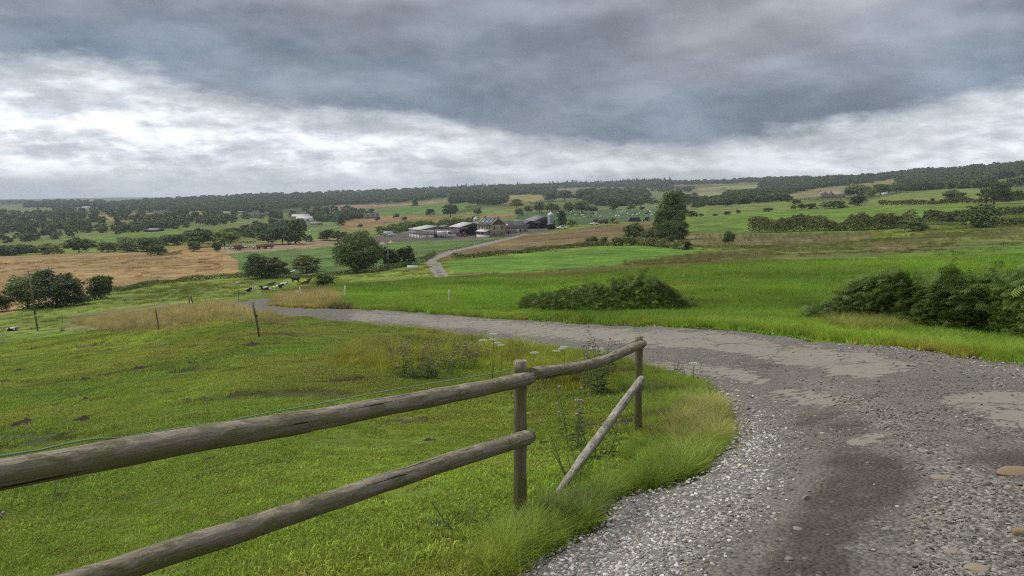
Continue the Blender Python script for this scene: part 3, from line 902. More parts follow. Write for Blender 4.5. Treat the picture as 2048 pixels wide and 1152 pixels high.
# ------------------------------------------------------------------ the tracks
def sheet(name, poly_xy, zfun, spacing, mat, attrs):
    """a flat-edged sheet over the land inside an outline, fine triangles throughout"""
    poly = resample(poly_xy, 1.0) if spacing is None else np.asarray(poly_xy)
    # work in (x/y', log y') so that triangles keep an even size in depth
    def enc(X, Y):
        Ye = np.maximum(Y, 1.2) if spacing else Y
        return X, Y
    bb0, bb1 = poly.min(0), poly.max(0)
    pts = []
    for (y0, y1, s) in ((bb0[1], 6, 0.12), (6, 14, 0.2), (14, 60, 0.45), (60, 140, 1.2), (140, 500, 2.5)):
        y0, y1 = max(y0, bb0[1]), min(y1, bb1[1])
        if y1 <= y0:
            continue
        gx, gy = np.meshgrid(np.arange(bb0[0], bb1[0], s), np.arange(y0, y1, s))
        gx = gx.ravel() + rng.uniform(-0.3, 0.3, gx.size) * s
        gy = gy.ravel() + rng.uniform(-0.3, 0.3, gy.size) * s
        k = in_poly(gx, gy, poly) & (gx < 12 + gy * 0.2) & (gy > -2.5)
        gx, gy = gx[k], gy[k]
        k = dist_polyline(gx, gy, np.concatenate([poly, poly[:1]])) > s * 0.35
        pts.append(np.stack([gx[k], gy[k]], 1))
    pts = np.concatenate(pts)
    allp = np.concatenate([poly, pts])
    edges = [(i, (i + 1) % len(poly)) for i in range(len(poly))]
    r = mgeo.delaunay_2d_cdt([Vector(p) for p in allp], edges, [], 1, 1e-5)
    V2 = np.array([tuple(v) for v in r[0]])
    T3 = np.array([f for f in r[2] if len(f) == 3])
    # outline vertices dip into the ground so that the rim shows no gap
    z = zfun(V2[:, 0], V2[:, 1])
    rim = dist_polyline(V2[:, 0], V2[:, 1], np.concatenate([poly, poly[:1]])) < 1e-3
    z[rim] -= 0.09
    cen = V2[T3].mean(1)
    T3 = T3[in_poly(cen[:, 0], cen[:, 1], poly)]
    a, b, c = V2[T3[:, 0]], V2[T3[:, 1]], V2[T3[:, 2]]
    cr = (b[:, 0] - a[:, 0]) * (c[:, 1] - a[:, 1]) - (b[:, 1] - a[:, 1]) * (c[:, 0] - a[:, 0])
    T3[cr < 0] = T3[cr < 0][:, ::-1]
    me = np_mesh(name, np.concatenate([V2, z[:, None]], 1), [T3], True)
    for k, fn in attrs.items():
        set_attr(me, k, 'FLOAT', fn(V2[:, 0], V2[:, 1], z))
    return link(name, me, mat, kind="structure")


M_ROAD = road_mat()
TAR = [  # worn smooth patches of the near track, picture outlines
    [(700, 620), (1000, 640), (1290, 662), (1290, 690), (1120, 680), (900, 655), (700, 640)],
    [(1290, 655), (1480, 668), (1560, 690), (1720, 700), (1850, 740), (1740, 762), (1560, 725), (1420, 700), (1290, 700)],
    [(1290, 722), (1400, 725), (1500, 742), (1560, 775), (1500, 770), (1380, 750), (1290, 735)],
    [(1500, 780), (1620, 782), (1690, 800), (1640, 812), (1530, 806)],
    [(1870, 790), (1950, 780), (2048, 778), (2200, 800), (2200, 880), (2048, 858), (1960, 838), (1890, 815)],
    [(1690, 885), (1740, 865), (1775, 878), (1770, 890), (1700, 892)],
    [(1600, 690), (1700, 700), (1800, 720), (1900, 730), (1700, 722)],
    [(1650, 715), (1720, 718), (1760, 735), (1680, 740)],
]
DARK = [
    [(1560, 835), (1640, 815), (1760, 840), (1740, 870), (1600, 875)],
    [(1640, 890), (1760, 885), (1840, 920), (1850, 960), (1780, 1060), (1700, 1160), (1500, 1170), (1560, 1080), (1620, 980), (1650, 930)],
    [(1860, 885), (1960, 900), (2100, 900), (2100, 950), (1960, 940)],
    [(1300, 728), (1420, 752), (1470, 790), (1400, 780), (1330, 745)],
    [(1040, 668), (1250, 690), (1290, 705), (1120, 692)],
    [(1420, 700), (1560, 722), (1700, 752), (1560, 745), (1440, 722)],
    [(600, 612), (700, 616), (690, 624), (600, 620)],
]


GRAV = [
    [(1000, 1180), (1040, 1134), (1142, 1074), (1262, 986), (1392, 950), (1450, 905), (1462, 830), (1420, 775), (1500, 800), (1560, 900), (1530, 1000), (1420, 1100), (1330, 1200)],
    [(1810, 870), (1900, 905), (2060, 960), (2060, 1200), (1850, 1200), (1840, 1060), (1860, 960)],
    [(1280, 648), (1400, 650), (1560, 664), (1800, 692), (2000, 720), (2200, 750), (2200, 790), (1900, 730), (1700, 700), (1450, 672), (1280, 662)],
    [(700, 616), (1000, 634), (1280, 648), (1280, 656), (1000, 642), (700, 624)],
    [(1560, 740), (1760, 800), (1860, 870), (1780, 860), (1640, 790)],
]


def soft(polys, X, Y, z, blur):
    px, py, _ = proj(X, Y, z)
    s = np.zeros(len(px))
    for dx, dy in ((0, 0), (1, 0), (-1, 0), (0, .5), (0, -.5), (.7, .35), (-.7, .35), (.7, -.35), (-.7, -.35)):
        hit_ = np.zeros(len(px), bool)
        for p in polys:
            hit_ |= in_poly(px + dx * blur, py + dy * blur, p)
        s += hit_
    return s / 9


print("tracks ...")
sheet("gravel_track", ROAD_XY, HR, 1, M_ROAD, {
    'patch': lambda X, Y, z: 0.10 + 0.85 * soft(TAR, X, Y, z, 14),
    'grav': lambda X, Y, z: soft(GRAV, X, Y, z, 30),
    'dark': lambda X, Y, z: 0.05 + 0.68 * soft(DARK, X, Y, z, 36)})


def far_track_mat():
    m, T = new_mat("far_track_gravel")
    pos = T.n('ShaderNodeNewGeometry').outputs['Position']
    mid = T.n('ShaderNodeAttribute', attribute_name='mid').outputs['Fac']
    n = T.noise(pos, 0.9, 7, 0.65)
    n2 = T.noise(pos, 5, 4, 0.65)
    c = T.mix(T.smooth(n, 0.3, 0.7), (0.19, 0.17, 0.145), (0.34, 0.32, 0.29))
    c = T.mix(T.smooth(n2, 0.3, 0.7, 0, 0.4), c, (0.15, 0.13, 0.11))
    c = T.mix(T.smooth(T.m('ADD', mid, T.m('MULTIPLY', T.m('SUBTRACT', n, 0.5), 1.3)), 0.45, 0.8, 0, 0.8), c, (0.11, 0.12, 0.045))
    finish(T, c, 0.95, n2, 0.3, 0.1, 0.1)
    return m


_ft = resample(FAR_TRACK_PX, 4)
_fw = ground_hit(_ft[:, 0], _ft[:, 1])[:, :2]
_fmid = ground_hit(*np.array([(866, 521), (864, 524), (876, 541), (888, 558)]).T)[:, :2]
FAR_TRACK_XY = _fw
sheet("farm_track", _fw, lambda X, Y: HG(X, Y, np.full(X.shape, 9.0)) + 0.10, 1, far_track_mat(), {
    'mid': lambda X, Y, z: np.clip(1 - dist_polyline(X, Y, _fmid) / 0.9, 0, 1)})

# ------------------------------------------------------------------ scattering of stuff (geometry nodes)
def protos_to_gn(name, meshes, mats):
    """node group that puts the given prototype meshes on points carrying rot, scl, pick, tcol"""
    ng = bpy.data.node_groups.new(name, 'GeometryNodeTree')
    ng.interface.new_socket("Geometry", in_out='INPUT', socket_type='NodeSocketGeometry')
    ng.interface.new_socket("Geometry", in_out='OUTPUT', socket_type='NodeSocketGeometry')
    nd, lk = ng.nodes, ng.links
    gi, go = nd.new('NodeGroupInput'), nd.new('NodeGroupOutput')
    join = nd.new('GeometryNodeJoinGeometry')
    for me, mt in zip(meshes, mats):
        if not me.materials:
            me.materials.append(mt)
        ob = bpy.data.objects.new(me.name, me)          # not linked to the scene
        oi = nd.new('GeometryNodeObjectInfo')
        oi.inputs['Object'].default_value = ob
        g2i = nd.new('GeometryNodeGeometryToInstance')
        lk.new(oi.outputs['Geometry'], g2i.inputs[0])
        lk.new(g2i.outputs[0], join.inputs[0])

    def attr(nm, typ):
        a = nd.new('GeometryNodeInputNamedAttribute')
        a.data_type = typ
        a.inputs['Name'].default_value = nm
        return a.outputs['Attribute']
    iop = nd.new('GeometryNodeInstanceOnPoints')
    iop.inputs['Pick Instance'].default_value = True
    lk.new(gi.outputs[0], iop.inputs['Points'])
    lk.new(join.outputs[0], iop.inputs['Instance'])
    lk.new(attr('pick', 'INT'), iop.inputs['Instance Index'])
    lk.new(attr('rot', 'FLOAT_VECTOR'), iop.inputs['Rotation'])
    lk.new(attr('scl', 'FLOAT_VECTOR'), iop.inputs['Scale'])
    lk.new(iop.outputs[0], go.inputs[0])
    return ng


def scatter(name, group, pts, rot, scl, pick, tcol=None, **props):
    n = len(pts)
    me = bpy.data.meshes.new(name)
    me.vertices.add(n)
    me.vertices.foreach_set("co", np.asarray(pts, np.float32).ravel())
    set_attr(me, 'rot', 'FLOAT_VECTOR', rot)
    scl = np.asarray(scl, float)
    if scl.ndim == 1:
        scl = np.repeat(scl[:, None], 3, 1)
    set_attr(me, 'scl', 'FLOAT_VECTOR', scl)
    set_attr(me, 'pick', 'INT', pick)
    if tcol is not None:
        set_attr(me, 'tcol', 'FLOAT_COLOR', np.concatenate([tcol, np.ones((n, 1))], 1))
    o = link(name, me, None, None, None, 0.0, kind="stuff", **props)
    md = o.modifiers.new("scatter", 'NODES')
    md.node_group = group
    return o


# ------------------------------------------------------------------ crowns
def ell_points(r, n, c, rad, low=-0.35):
    """points and outward directions on an ellipsoid, biased to the top"""
    d = r.normal(size=(n, 3))
    d /= np.linalg.norm(d, axis=1)[:, None]
    flip = (d[:, 2] < low) & (r.random(n) < 0.7)
    d[flip, 2] *= -1
    return np.asarray(c) + d * np.asarray(rad), d


def leaf_quads(r, Pc, D, size, aspect=0.62):
    """leaf-spray faces at points Pc facing roughly along D"""
    n = len(Pc)
    nrm = D + r.normal(scale=0.55, size=(n, 3))
    nrm /= np.linalg.norm(nrm, axis=1)[:, None]
    t = np.cross(nrm, r.normal(size=(n, 3)))
    t /= np.linalg.norm(t, axis=1)[:, None] + 1e-9
    b = np.cross(nrm, t)
    s = size * r.uniform(0.55, 1.35, n)[:, None]
    w = s * aspect
    V = np.stack([Pc - t * s * 0.5, Pc + b * w * 0.5 - nrm * s * 0.12, Pc + t * s * 0.55, Pc - b * w * 0.5 - nrm * s * 0.12], 1)
    return V.reshape(-1, 3), np.arange(4 * n).reshape(-1, 4)


def crown_mesh(name, seed, lobes, n, size, inner=0.28):
    """crown in a unit box (height 1, half width 0.5); lobes = (x, y, z, rx, ry, rz)"""
    r = np.random.default_rng(seed)
    P_, D_ = [], []
    areas = np.array([l[3] * l[5] for l in lobes])
    for l, a in zip(lobes, areas / areas.sum()):
        m = int(n * a)
        # each lobe is itself a cluster of sprays with gaps between
        k = max(5, int(m / 22))
        cc, cd = ell_points(r, k, l[:3], l[3:])
        per = max(3, m // k)
        c = np.repeat(cc, per, 0) + r.normal(scale=0.23 * np.mean(l[3:]), size=(k * per, 3)) * np.array([1, 1, 0.55])
        d = np.repeat(cd, per, 0) + np.array([0, 0, 0.35])
        d /= np.linalg.norm(d, axis=1)[:, None]
        P_.append(c)
        D_.append(d)
        mi = int(m * inner)
        q = r.normal(size=(mi, 3))
        q = q / np.linalg.norm(q, axis=1)[:, None] * (r.random(mi)[:, None] ** 0.5) * 0.72
        P_.append(np.asarray(l[:3]) + q * np.asarray(l[3:]))
        D_.append(q + np.array([0, 0, 0.2]))
    Pc, D = np.concatenate(P_), np.concatenate(D_)
    V, Qd = leaf_quads(r, Pc, D, size)
    me = np_mesh(name, V, [Qd], False)
    set_attr(me, 'lr', 'FLOAT', r.random(len(Qd)), 'FACE')
    return me


def rand_lobes(seed, kind):
    r = np.random.default_rng(seed)
    L = []
    if kind == 'round':
        L.append((0, 0, 0.50, 0.36, 0.36, 0.38))
        for k in range(11):
            a = k * 2.4 + r.uniform(-.4, .4)
            z = r.uniform(0.20, 0.82)
            q = 0.34 * math.cos((z - 0.45) * 2.2)
            s = r.uniform(0.12, 0.19)
            L.append((math.cos(a) * q, math.sin(a) * q, z, s, s, s * 0.85))
    elif kind == 'bush':
        L.append((0, 0, 0.40, 0.38, 0.34, 0.38))
        for k in range(12):
            a = k * 2.4 + r.uniform(-.4, .4)
            z = r.uniform(0.12, 0.78)
            q = 0.36 * math.cos(z * 1.5) + 0.04
            s = r.uniform(0.12, 0.20)
            L.append((math.cos(a) * q, math.sin(a) * q, z, s, s, s * 0.95))
    elif kind == 'tall':
        for k in range(15):
            z = 0.12 + 0.80 * (k / 14)
            wv = 0.36 * (1 - (k / 14.5) ** 2.6) ** 0.6
            a = k * 2.4 + r.uniform(-.5, .5)
            s = r.uniform(0.14, 0.2)
            L.append((math.cos(a) * wv * 0.8, math.sin(a) * wv * 0.8, z, s, s, s * 0.62))
            L.append((math.cos(a + 3) * wv * 0.5, math.sin(a + 3) * wv * 0.5, z, s, s, s * 0.55))
    elif kind == 'conifer':
        for k in range(12):
            z = 0.10 + 0.84 * k / 11
            wv = 0.30 * (1 - (k / 11)) ** 0.7 + 0.03
            for j in range(3):
                a = r.uniform(0, 6.28)
                L.append((math.cos(a) * wv * 0.6, math.sin(a) * wv * 0.6, z, wv * .7 + .03, wv * .7 + .03, 0.08))
    elif kind == 'wide':
        for k in range(14):
            a = k * 2.4
            q = 0.36 * math.sqrt((k + .5) / 14)
            z = 0.34 + 0.36 * (1 - q / 0.36) + r.uniform(-.12, .12)
            s = r.uniform(0.13, 0.2)
            L.append((math.cos(a) * q, math.sin(a) * q, z, s, s, s * 0.95))
        L.append((0, 0, 0.42, 0.36, 0.36, 0.33))
    return L


print("trees ...")
# three sizes of detail for each habit: for trees near, middling and far
LOD = {0: (9000, 0.040), 1: (2600, 0.072), 2: (520, 0.15)}
CROWN = {}
for kind in ('round', 'bush', 'tall', 'wide', 'conifer'):
    for lod in (0, 1, 2):
        for var in range(2 if lod == 0 else 3):
            if lod == 0 and kind == 'conifer':
                continue
            n, s = LOD[lod]
            CROWN[kind, lod, var] = crown_mesh("crown", 100 + var * 7 + len(kind) * 31, rand_lobes(5 + var * 11 + len(kind), kind), n, s)


def trunk_mesh(seed, kind):
    r = random.Random(seed)
    b = MB()
    top = 0.62
    pts = [(r.uniform(-.012, .012) * k, r.uniform(-.012, .012) * k, -0.03 + k * (top + .03) / 5) for k in range(6)]
    b.tube(pts, [0.040, 0.030, 0.026, 0.022, 0.016, 0.008], 7, seed=seed)
    for k in range(7):
        a = k * 2.4 + r.uniform(-.3, .3)
        z = 0.17 + 0.06 * k
        q = r.uniform(0.18, 0.33)
        b.tube([(0, 0, z), (math.cos(a) * q * .5, math.sin(a) * q * .5, z + 0.10), (math.cos(a) * q, math.sin(a) * q, z + 0.26)], [0.016, 0.010, 0.003], 5, cap=False)
    return b.mesh("trunk")


TRUNK = [trunk_mesh(s, '') for s in range(3)]
MAT_OF = {'m': M_TREE, 'l': M_TREE_L, 'd': M_TREE_D, 'h': M_HEDGE}
_mesh_mat = {}


def crown_for(kind, lod, var, mat):
    key = (kind, lod, var, mat)
    if key not in _mesh_mat:
        me = CROWN[kind, lod, var % (2 if lod == 0 else 3)].copy()
        me.name = "crown"
        me.materials.clear()
        me.materials.append(MAT_OF[mat])
        _mesh_mat[key] = me
    return _mesh_mat[key]


TRUNK_ME = []
for t in TRUNK:
    t.materials.append(M_BARK)


def plant_tree(x0, x1, ytop, ybase, kind, mat, label, name="broadleaf_tree", cat="tree", group=None, lod=None, depth_k=1.0):
    """a tree filling a box of the photograph, standing on the land below it"""
    g = hit((x0 + x1) / 2, ybase)
    _, _, dep = proj(np.array(g.x), np.array(g.y), np.array(g.z))
    h = (ybase - ytop) / F * float(dep)
    w = (x1 - x0) / F * float(dep)
    if lod is None:
        lod = 0 if (ybase - ytop) > 52 else (1 if (ybase - ytop) > 19 else 2)
    if kind == 'conifer' and lod == 0:
        lod = 1
    var = plant_tree.k % 3
    plant_tree.k += 1
    rz = (plant_tree.k * 2.399) % 6.283
    sx = w / 0.95
    props = dict(label=label, category=cat)
    if group:
        props['group'] = group
    root = empty(name, (g.x, g.y, float(HG(np.array([g.x]), np.array([g.y]))[0]) - 0.05), 0.0, **props)
    c = link("crown", crown_for(kind, lod, var, mat), None, root)
    c.scale = (sx, sx * depth_k, h)
    c.rotation_euler = (0, 0, rz)
    if kind != 'bush':
        t = link("trunk", TRUNK[var], None, root)
        t.scale = (min(sx, h) * 0.9, min(sx, h) * 0.9, h)
        t.rotation_euler = (0, 0, rz)
    else:
        t = link("trunk", TRUNK[var], None, root)
        t.scale = (sx * 0.8, sx * 0.8, h * 0.7)
    return root


plant_tree.k = 0
NEARG = "bushy trees along the ditch below the cow pasture"
HAYG = "trees along the far side of the hay field"
MIDG = "trees standing in the fields behind the farm"
COPG = "trees of the copse behind the farm"
RG = "trees and bushes round the meadows on the right"
TREES = [
    (14, 100, 545, 618, 'bush', 'm', "broad pale-flecked bushy tree behind the leaning pole at the left, its left half"),
    (62, 166, 536, 615, 'bush', 'd', "dark wide bushy tree just right of the leaning pole beside the hay field"),
    (-70, 9, 568, 626, 'bush', 'd', "dark bush cut off by the left edge of the photo beside the hay field"),
    (176, 227, 546, 598, 'round', 'd', "small round dark tree with a short visible trunk standing alone below the hay field"),
    (486, 560, 504, 557, 'bush', 'd', "dark spreading thorn tree behind the lying cows"),
    (530, 577, 512, 556, 'bush', 'h', "lower right shoulder of thorn scrub beside the dark thorn tree behind the cows"),
    (583, 643, 510, 546, 'bush', 'h', "olive brown loose thorn bush left of the biggest tree in the pasture"),
    (666, 760, 461, 545, 'round', 'd', "biggest dark broadleaf tree in the middle left, just left of the thin pale pole"),
    (690, 765, 485, 545, 'bush', 'd', "dark lower growth at the right foot of the biggest middle tree"),
    (752, 800, 493, 536, 'bush', 'd', "dark bush right behind the thin pale pole"),
    (788, 833, 490, 532, 'bush', 'd', "dark rounded bush at the right end of the clump near the farm track bend"),
    (628, 672, 545, 576, 'bush', 'd', "low dark thorn bush at the right of the lying cows"),
    (1308, 1380, 383, 480, 'tall', 'd', "tallest dark tree right of the seeded field, its rear crown"),
    (1300, 1345, 420, 482, 'tall', 'd', "left flank crown of the tall dark tree pair beside the seeded field"),
    (1313, 1378, 436, 491, 'round', 'd', "lower front tree of the tall dark pair beside the seeded field"),
    (1243, 1290, 444, 482, 'bush', 'h', "rounded olive tree left of the tall dark pair"),
    (1280, 1325, 452, 488, 'bush', 'h', "low scrubby bush between the olive tree and the tall dark pair"),
    (1168, 1196, 470, 491, 'bush', 'h', "small ragged bush at the lower edge of the seeded field, left one of two"),
    (1199, 1218, 472, 491, 'bush', 'h', "small ragged bush at the lower edge of the seeded field, right one of two"),
    (1446, 1469, 459, 490, 'round', 'd', "little dark tree standing alone in the brown rough grass"),
    (1799, 1853, 433, 463, 'bush', 'm', "rounded clipped-looking bush in front of the long hedge at the right"),
    (1922, 1995, 407, 455, 'bush', 'd', "leaning dark bushy tree at the end of the hedge at the right"),
    (1960, 2014, 357, 408, 'round', 'd', "tall dark round tree in the upper right hedgerow"),
    (1886, 1931, 379, 403, 'bush', 'm', "round green tree in the upper right hedgerow left of the dark round tree"),
    (125, 191, 471, 506, 'wide', 'm', "wide tree behind the left part of the hay field", HAYG),
    (195, 238, 481, 504, 'bush', 'm', "rounded bright tree right of the wide tree behind the hay field", HAYG),
    (74, 122, 484, 507, 'bush', 'h', "olive bushy tree left of the wide tree behind the hay field", HAYG),
    (236, 275, 484, 504, 'bush', 'd', "low dark bush between the bright tree and the small round one behind the hay field", HAYG),
    (268, 325, 474, 503, 'bush', 'd', "dark mound of trees behind the small round tree at the hay field's edge", HAYG),
    (299, 331, 484, 511, 'bush', 'm', "small round tree at the top edge of the hay field", HAYG),
    (368, 430, 450, 494, 'wide', 'd', "left one of the two big oaks at the right end of the hay field", HAYG),
    (420, 478, 448, 492, 'wide', 'm', "right one of the two big oaks at the right end of the hay field", HAYG),
    (425, 443, 482, 504, 'round', 'm', "tiny tree with a thin trunk below the two big oaks", HAYG),
    (374, 401, 483, 504, 'bush', 'h', "scrub bush under the left big oak", HAYG),
    (325, 372, 468, 490, 'bush', 'd', "row of dark hedge trees left of the two big oaks", HAYG),
    (511, 562, 454, 489, 'wide', 'd', "left tree of the dark group behind the stubble strip", HAYG),
    (543, 588, 448, 488, 'round', 'd', "middle tree of the dark group behind the stubble strip", HAYG),
    (570, 613, 439, 488, 'tall', 'd', "tallest right-hand tree of the dark group behind the stubble strip", HAYG),
    (608, 626, 470, 484, 'bush', 'l', "small pale bush at the right foot of the dark group behind the stubble strip", HAYG),
    (636, 672, 458, 481, 'bush', 'm', "left tree of the green clump right of the sheep field", HAYG),
    (660, 700, 460, 481, 'bush', 'm', "middle tree of the green clump right of the sheep field", HAYG),
    (694, 743, 459, 482, 'bush', 'm', "right tree of the green clump above the biggest middle tree", HAYG),
    (671, 693, 427, 451, 'tall', 'd', "upright tree at the left end of the brown field behind the farm", MIDG),
    (786, 800, 425, 437, 'round', 'd', "small round tree in the brown field behind the sheds", MIDG),
    (803, 815, 432, 442, 'round', 'h', "thin brownish tree in the brown field behind the sheds", MIDG),
    (750, 760, 431, 442, 'round', 'd', "small tree right in front of the long stone house", MIDG),
    (715, 726, 446, 456, 'round', 'h', "tiny brown tree below the long stone house", MIDG),
    (851, 871, 416, 433, 'round', 'd', "pointed dark tree on the near edge of the round green hill", MIDG),
    (885, 917, 406, 434, 'round', 'd', "large round tree on the near edge of the round green hill", MIDG),
    (946, 963, 415, 431, 'round', 'd', "round tree above the farmhouse roof", MIDG),
    (822, 838, 396, 413, 'tall', 'd', "dark tree on the skyline of the round green hill", MIDG),
    (1020, 1046, 396, 416, 'round', 'm', "tree left of the copse at the foot of the yellow field", MIDG),
    (1028, 1047, 415, 433, 'round', 'm', "lone round tree between farmhouse and copse", MIDG),
    (1047, 1066, 411, 426, 'round', 'd', "small tree just left of the copse behind the farm", MIDG),
    (1066, 1092, 401, 426, 'wide', 'm', "leftmost tree of the copse behind the silo", COPG),
    (1088, 1120, 398, 427, 'wide', 'm', "second tree of the copse behind the silo", COPG),
    (1124, 1152, 400, 427, 'wide', 'm', "tree of the copse just right of the silo top", COPG),
    (1146, 1180, 400, 427, 'round', 'm', "rightmost big tree of the copse behind the silo", COPG),
    (1176, 1196, 410, 426, 'round', 'd', "small round tree at the right end of the copse", COPG),
    (1084, 1115, 382, 403, 'round', 'd', "dark tree above the left end of the copse", COPG),
    (1112, 1146, 379, 402, 'round', 'd', "dark tree above the middle of the copse", COPG),
    (1149, 1182, 376, 402, 'round', 'd', "dark high tree above the right end of the copse", COPG),
    (1219, 1236, 406, 422, 'round', 'd', "round tree at the left on the far side of the herd's pasture", MIDG),
    (1253, 1271, 407, 421, 'round', 'm', "round tree in the middle on the far side of the herd's pasture", MIDG),
    (1278, 1290, 412, 420, 'bush', 'd', "little bush on the far side of the herd's pasture", MIDG),
    (1110, 1136, 423, 456, 'tall', 'd', "dense dark pointed tree between the tall silo and the white pickup", MIDG),
    (1134, 1153, 439, 453, 'bush', 'm', "low spreading shrub behind the white pickup", MIDG),
    (1218, 1233, 434, 446, 'bush', 'h', "small shrub beside the yellow machine behind the seeded field", MIDG),
    (1377, 1396, 419, 433, 'bush', 'h', "brownish bush right of the tall dark pair", RG),
    (1396, 1408, 426, 432, 'bush', 'h', "low brown bush beside the brownish bush right of the tall pair", RG),
    (1425, 1436, 427, 432, 'bush', 'h', "lowest tiny bush on the brow of the meadow", RG),
    (1447, 1462, 421, 429, 'bush', 'd', "left one of the small bushes on the brow of the meadow", RG),
    (1470, 1481, 419, 427, 'bush', 'd', "second small bush on the brow of the meadow", RG),
    (1525, 1546, 415, 424, 'bush', 'm', "wider low bush on the brow of the meadow", RG),
    (1581, 1592, 411, 421, 'round', 'd', "small dark tree on the brow of the meadow", RG),
    (1594, 1612, 407, 419, 'bush', 'm', "ragged bush on the brow right of the small dark tree", RG),
    (1609, 1636, 405, 418, 'bush', 'd', "broad dark bush on the brow below the gabled stone farmhouse", RG),
    (1643, 1692, 399, 416, 'bush', 'm', "wide green bush on the brow below the stone farmhouse", RG),
    (1698, 1733, 390, 412, 'bush', 'd', "dark round bush on the brow right of the wide green bush", RG),
    (1688, 1742, 367, 394, 'round', 'm', "big tree right behind the stone farmhouse on the right", RG),
    (1732, 1752, 375, 395, 'round', 'l', "pale yellowish young tree at the left edge of the far pasture", RG),
    (1742, 1779, 366, 390, 'round', 'm', "tree in front of the pale hillside", RG),
    (1774, 1812, 364, 386, 'round', 'd', "dark tree at the left end of the wood edge", RG),
    (1841, 1851, 398, 408, 'round', 'd', "first small tree in the low hedge of the far pasture", RG),
    (1859, 1868, 394, 407, 'round', 'd', "thin small tree in the low hedge of the far pasture", RG),
    (1811, 1823, 400, 409, 'round', 'd', "small dark bush-tree in the low hedge left of the thin one", RG),
    (1583, 1600, 396, 409, 'bush', 'd', "round bush left of the gabled stone farmhouse", RG),
    (1566, 1586, 389, 404, 'bush', 'd', "round tree at the right end of the dark tree belt", RG),
    (2030, 2052, 352, 370, 'bush', 'd', "dark bush at the right edge on the hill pasture", RG),
    (1362, 1400, 386, 404, 'bush', 'd', "dark trees behind the top of the tallest dark tree", RG),
    (1290, 1320, 398, 408, 'bush', 'h', "low tree beside the tiny far farm behind the herd", RG),
    (1440, 1470, 390, 412, 'wide', 'd', "leftmost taller tree of the dark belt on the far side of the meadow", RG),
]
for t in TREES:
    plant_tree(*t[:7], group=t[7] if len(t) > 7 else None)


# ------------------------------------------------------------------ hedges
def hedge(px_line, hpx, label, mat=M_HEDGE, n=2200, width=2.2, name="hedge", size=None, jag=0.5, group=None, seed=0):
    """a hedge following a line of the photograph; hpx = height in its pixels"""
    L = resample(px_line, 3, closed=False)
    Wd = ground_hit(L[:, 0], L[:, 1])
    kk = np.ones(7) / 7
    if len(Wd) > 12:
        Wd[3:-3] = np.stack([np.convolve(Wd[:, j], kk, 'valid') for j in range(3)], 1)
    seg = np.hypot(*(Wd[1:, :2] - Wd[:-1, :2]).T)
    ok = seg < np.median(seg) * 40 + 5
    s = np.concatenate([[0], np.cumsum(np.where(ok, seg, 0))])
    r = np.random.default_rng(400 + seed + int(px_line[0][0]))
    u = r.random(n) * s[-1]
    X, Y = np.interp(u, s, Wd[:, 0]), np.interp(u, s, Wd[:, 1])
    Z = H0(X, Y) + relief(X, Y)
    _, _, dep = proj(X, Y, Z)
    Hh = hpx / F * dep * (1 + jag * 2.4 * fbm(u / 5.0, u * 0 + seed, 77, 4))
    wd = np.minimum(width, Hh * 1.5)
    a = r.random(n)
    hh = r.random(n) ** 0.6
    off = (r.random(n) - 0.5) * wd * np.sqrt(np.clip(1.15 - hh, 0.1, 1))
    nx, ny = np.gradient(np.interp(u, s, Wd[:, 1])), 0
    dirx = np.interp(u + 1, s, Wd[:, 0]) - np.interp(u - 1, s, Wd[:, 0])
    diry = np.interp(u + 1, s, Wd[:, 1]) - np.interp(u - 1, s, Wd[:, 1])
    dl = np.hypot(dirx, diry) + 1e-9
    px_, py_ = -diry / dl, dirx / dl
    X, Y = X + px_ * off, Y + py_ * off
    Zt = H0(X, Y) + relief(X, Y) + Hh * hh
    D = np.stack([px_ * np.sign(off), py_ * np.sign(off), hh * 1.4 + 0.1], 1)
    D /= np.linalg.norm(D, axis=1)[:, None]
    sz = size if size else np.median(Hh) * 0.34
    V, Qd = leaf_quads(r, np.stack([X, Y, Zt], 1), D, sz)
    o0 = V.mean(0)
    me = np_mesh(name, V - o0, [Qd])
    set_attr(me, 'lr', 'FLOAT', r.random(len(Qd)), 'FACE')
    props = dict(label=label, category="hedge")
    if group:
        props['group'] = group
    return link(name, me, mat, None, tuple(o0), **props)


hedge([(1500, 464), (1560, 464), (1600, 462), (1664, 461), (1740, 460), (1800, 456), (1822, 452)], 27, "long thick brown-green hedge at the right in front of the bright meadow", n=15000, width=6, jag=.7, size=.55)
hedge([(1852, 442), (1880, 443), (1932, 441)], 19, "separate piece of thick hedge just right of the rounded bush", n=2500, width=4)
hedge([(1990, 432), (2048, 428), (2120, 424)], 15, "hedge piece at the right edge above the scrubby bush", n=1800, width=4)
hedge([(1975, 450), (2012, 450), (2045, 448)], 14, "low scrub below the hedge piece at the right edge", n=1500, width=5)
hedge([(1852, 450), (1900, 452), (1985, 456)], 8, "low straggling bramble line under the leaning bushy tree", n=1200, width=3)
hedge([(1756, 411), (1860, 409), (1965, 406), (2048, 402)], 9, "low trimmed hedge along the near side of the far pasture", n=2600, width=2)
hedge([(2004, 404), (2048, 400), (2110, 396)], 17, "taller hedge right of the dark round tree", n=1400, width=4)
hedge([(2013, 375), (2048, 372), (2090, 368)], 16, "hedge below the hill pasture at the right edge", n=900, width=4)
hedge([(1380, 432), (1360, 430)], 8, "short scrub strip beside the tall dark pair", n=300)
hedge([(1225, 492), (1280, 490), (1330, 494), (1375, 500)], 15, "tangle of bramble and thistle under the tall dark pair", n=3600, width=6, mat=M_HEDGE)
hedge([(1364, 494), (1430, 497), (1500, 497), (1560, 494)], 6, "low weedy bank between brown rough grass and bright meadow", n=1800, width=3)
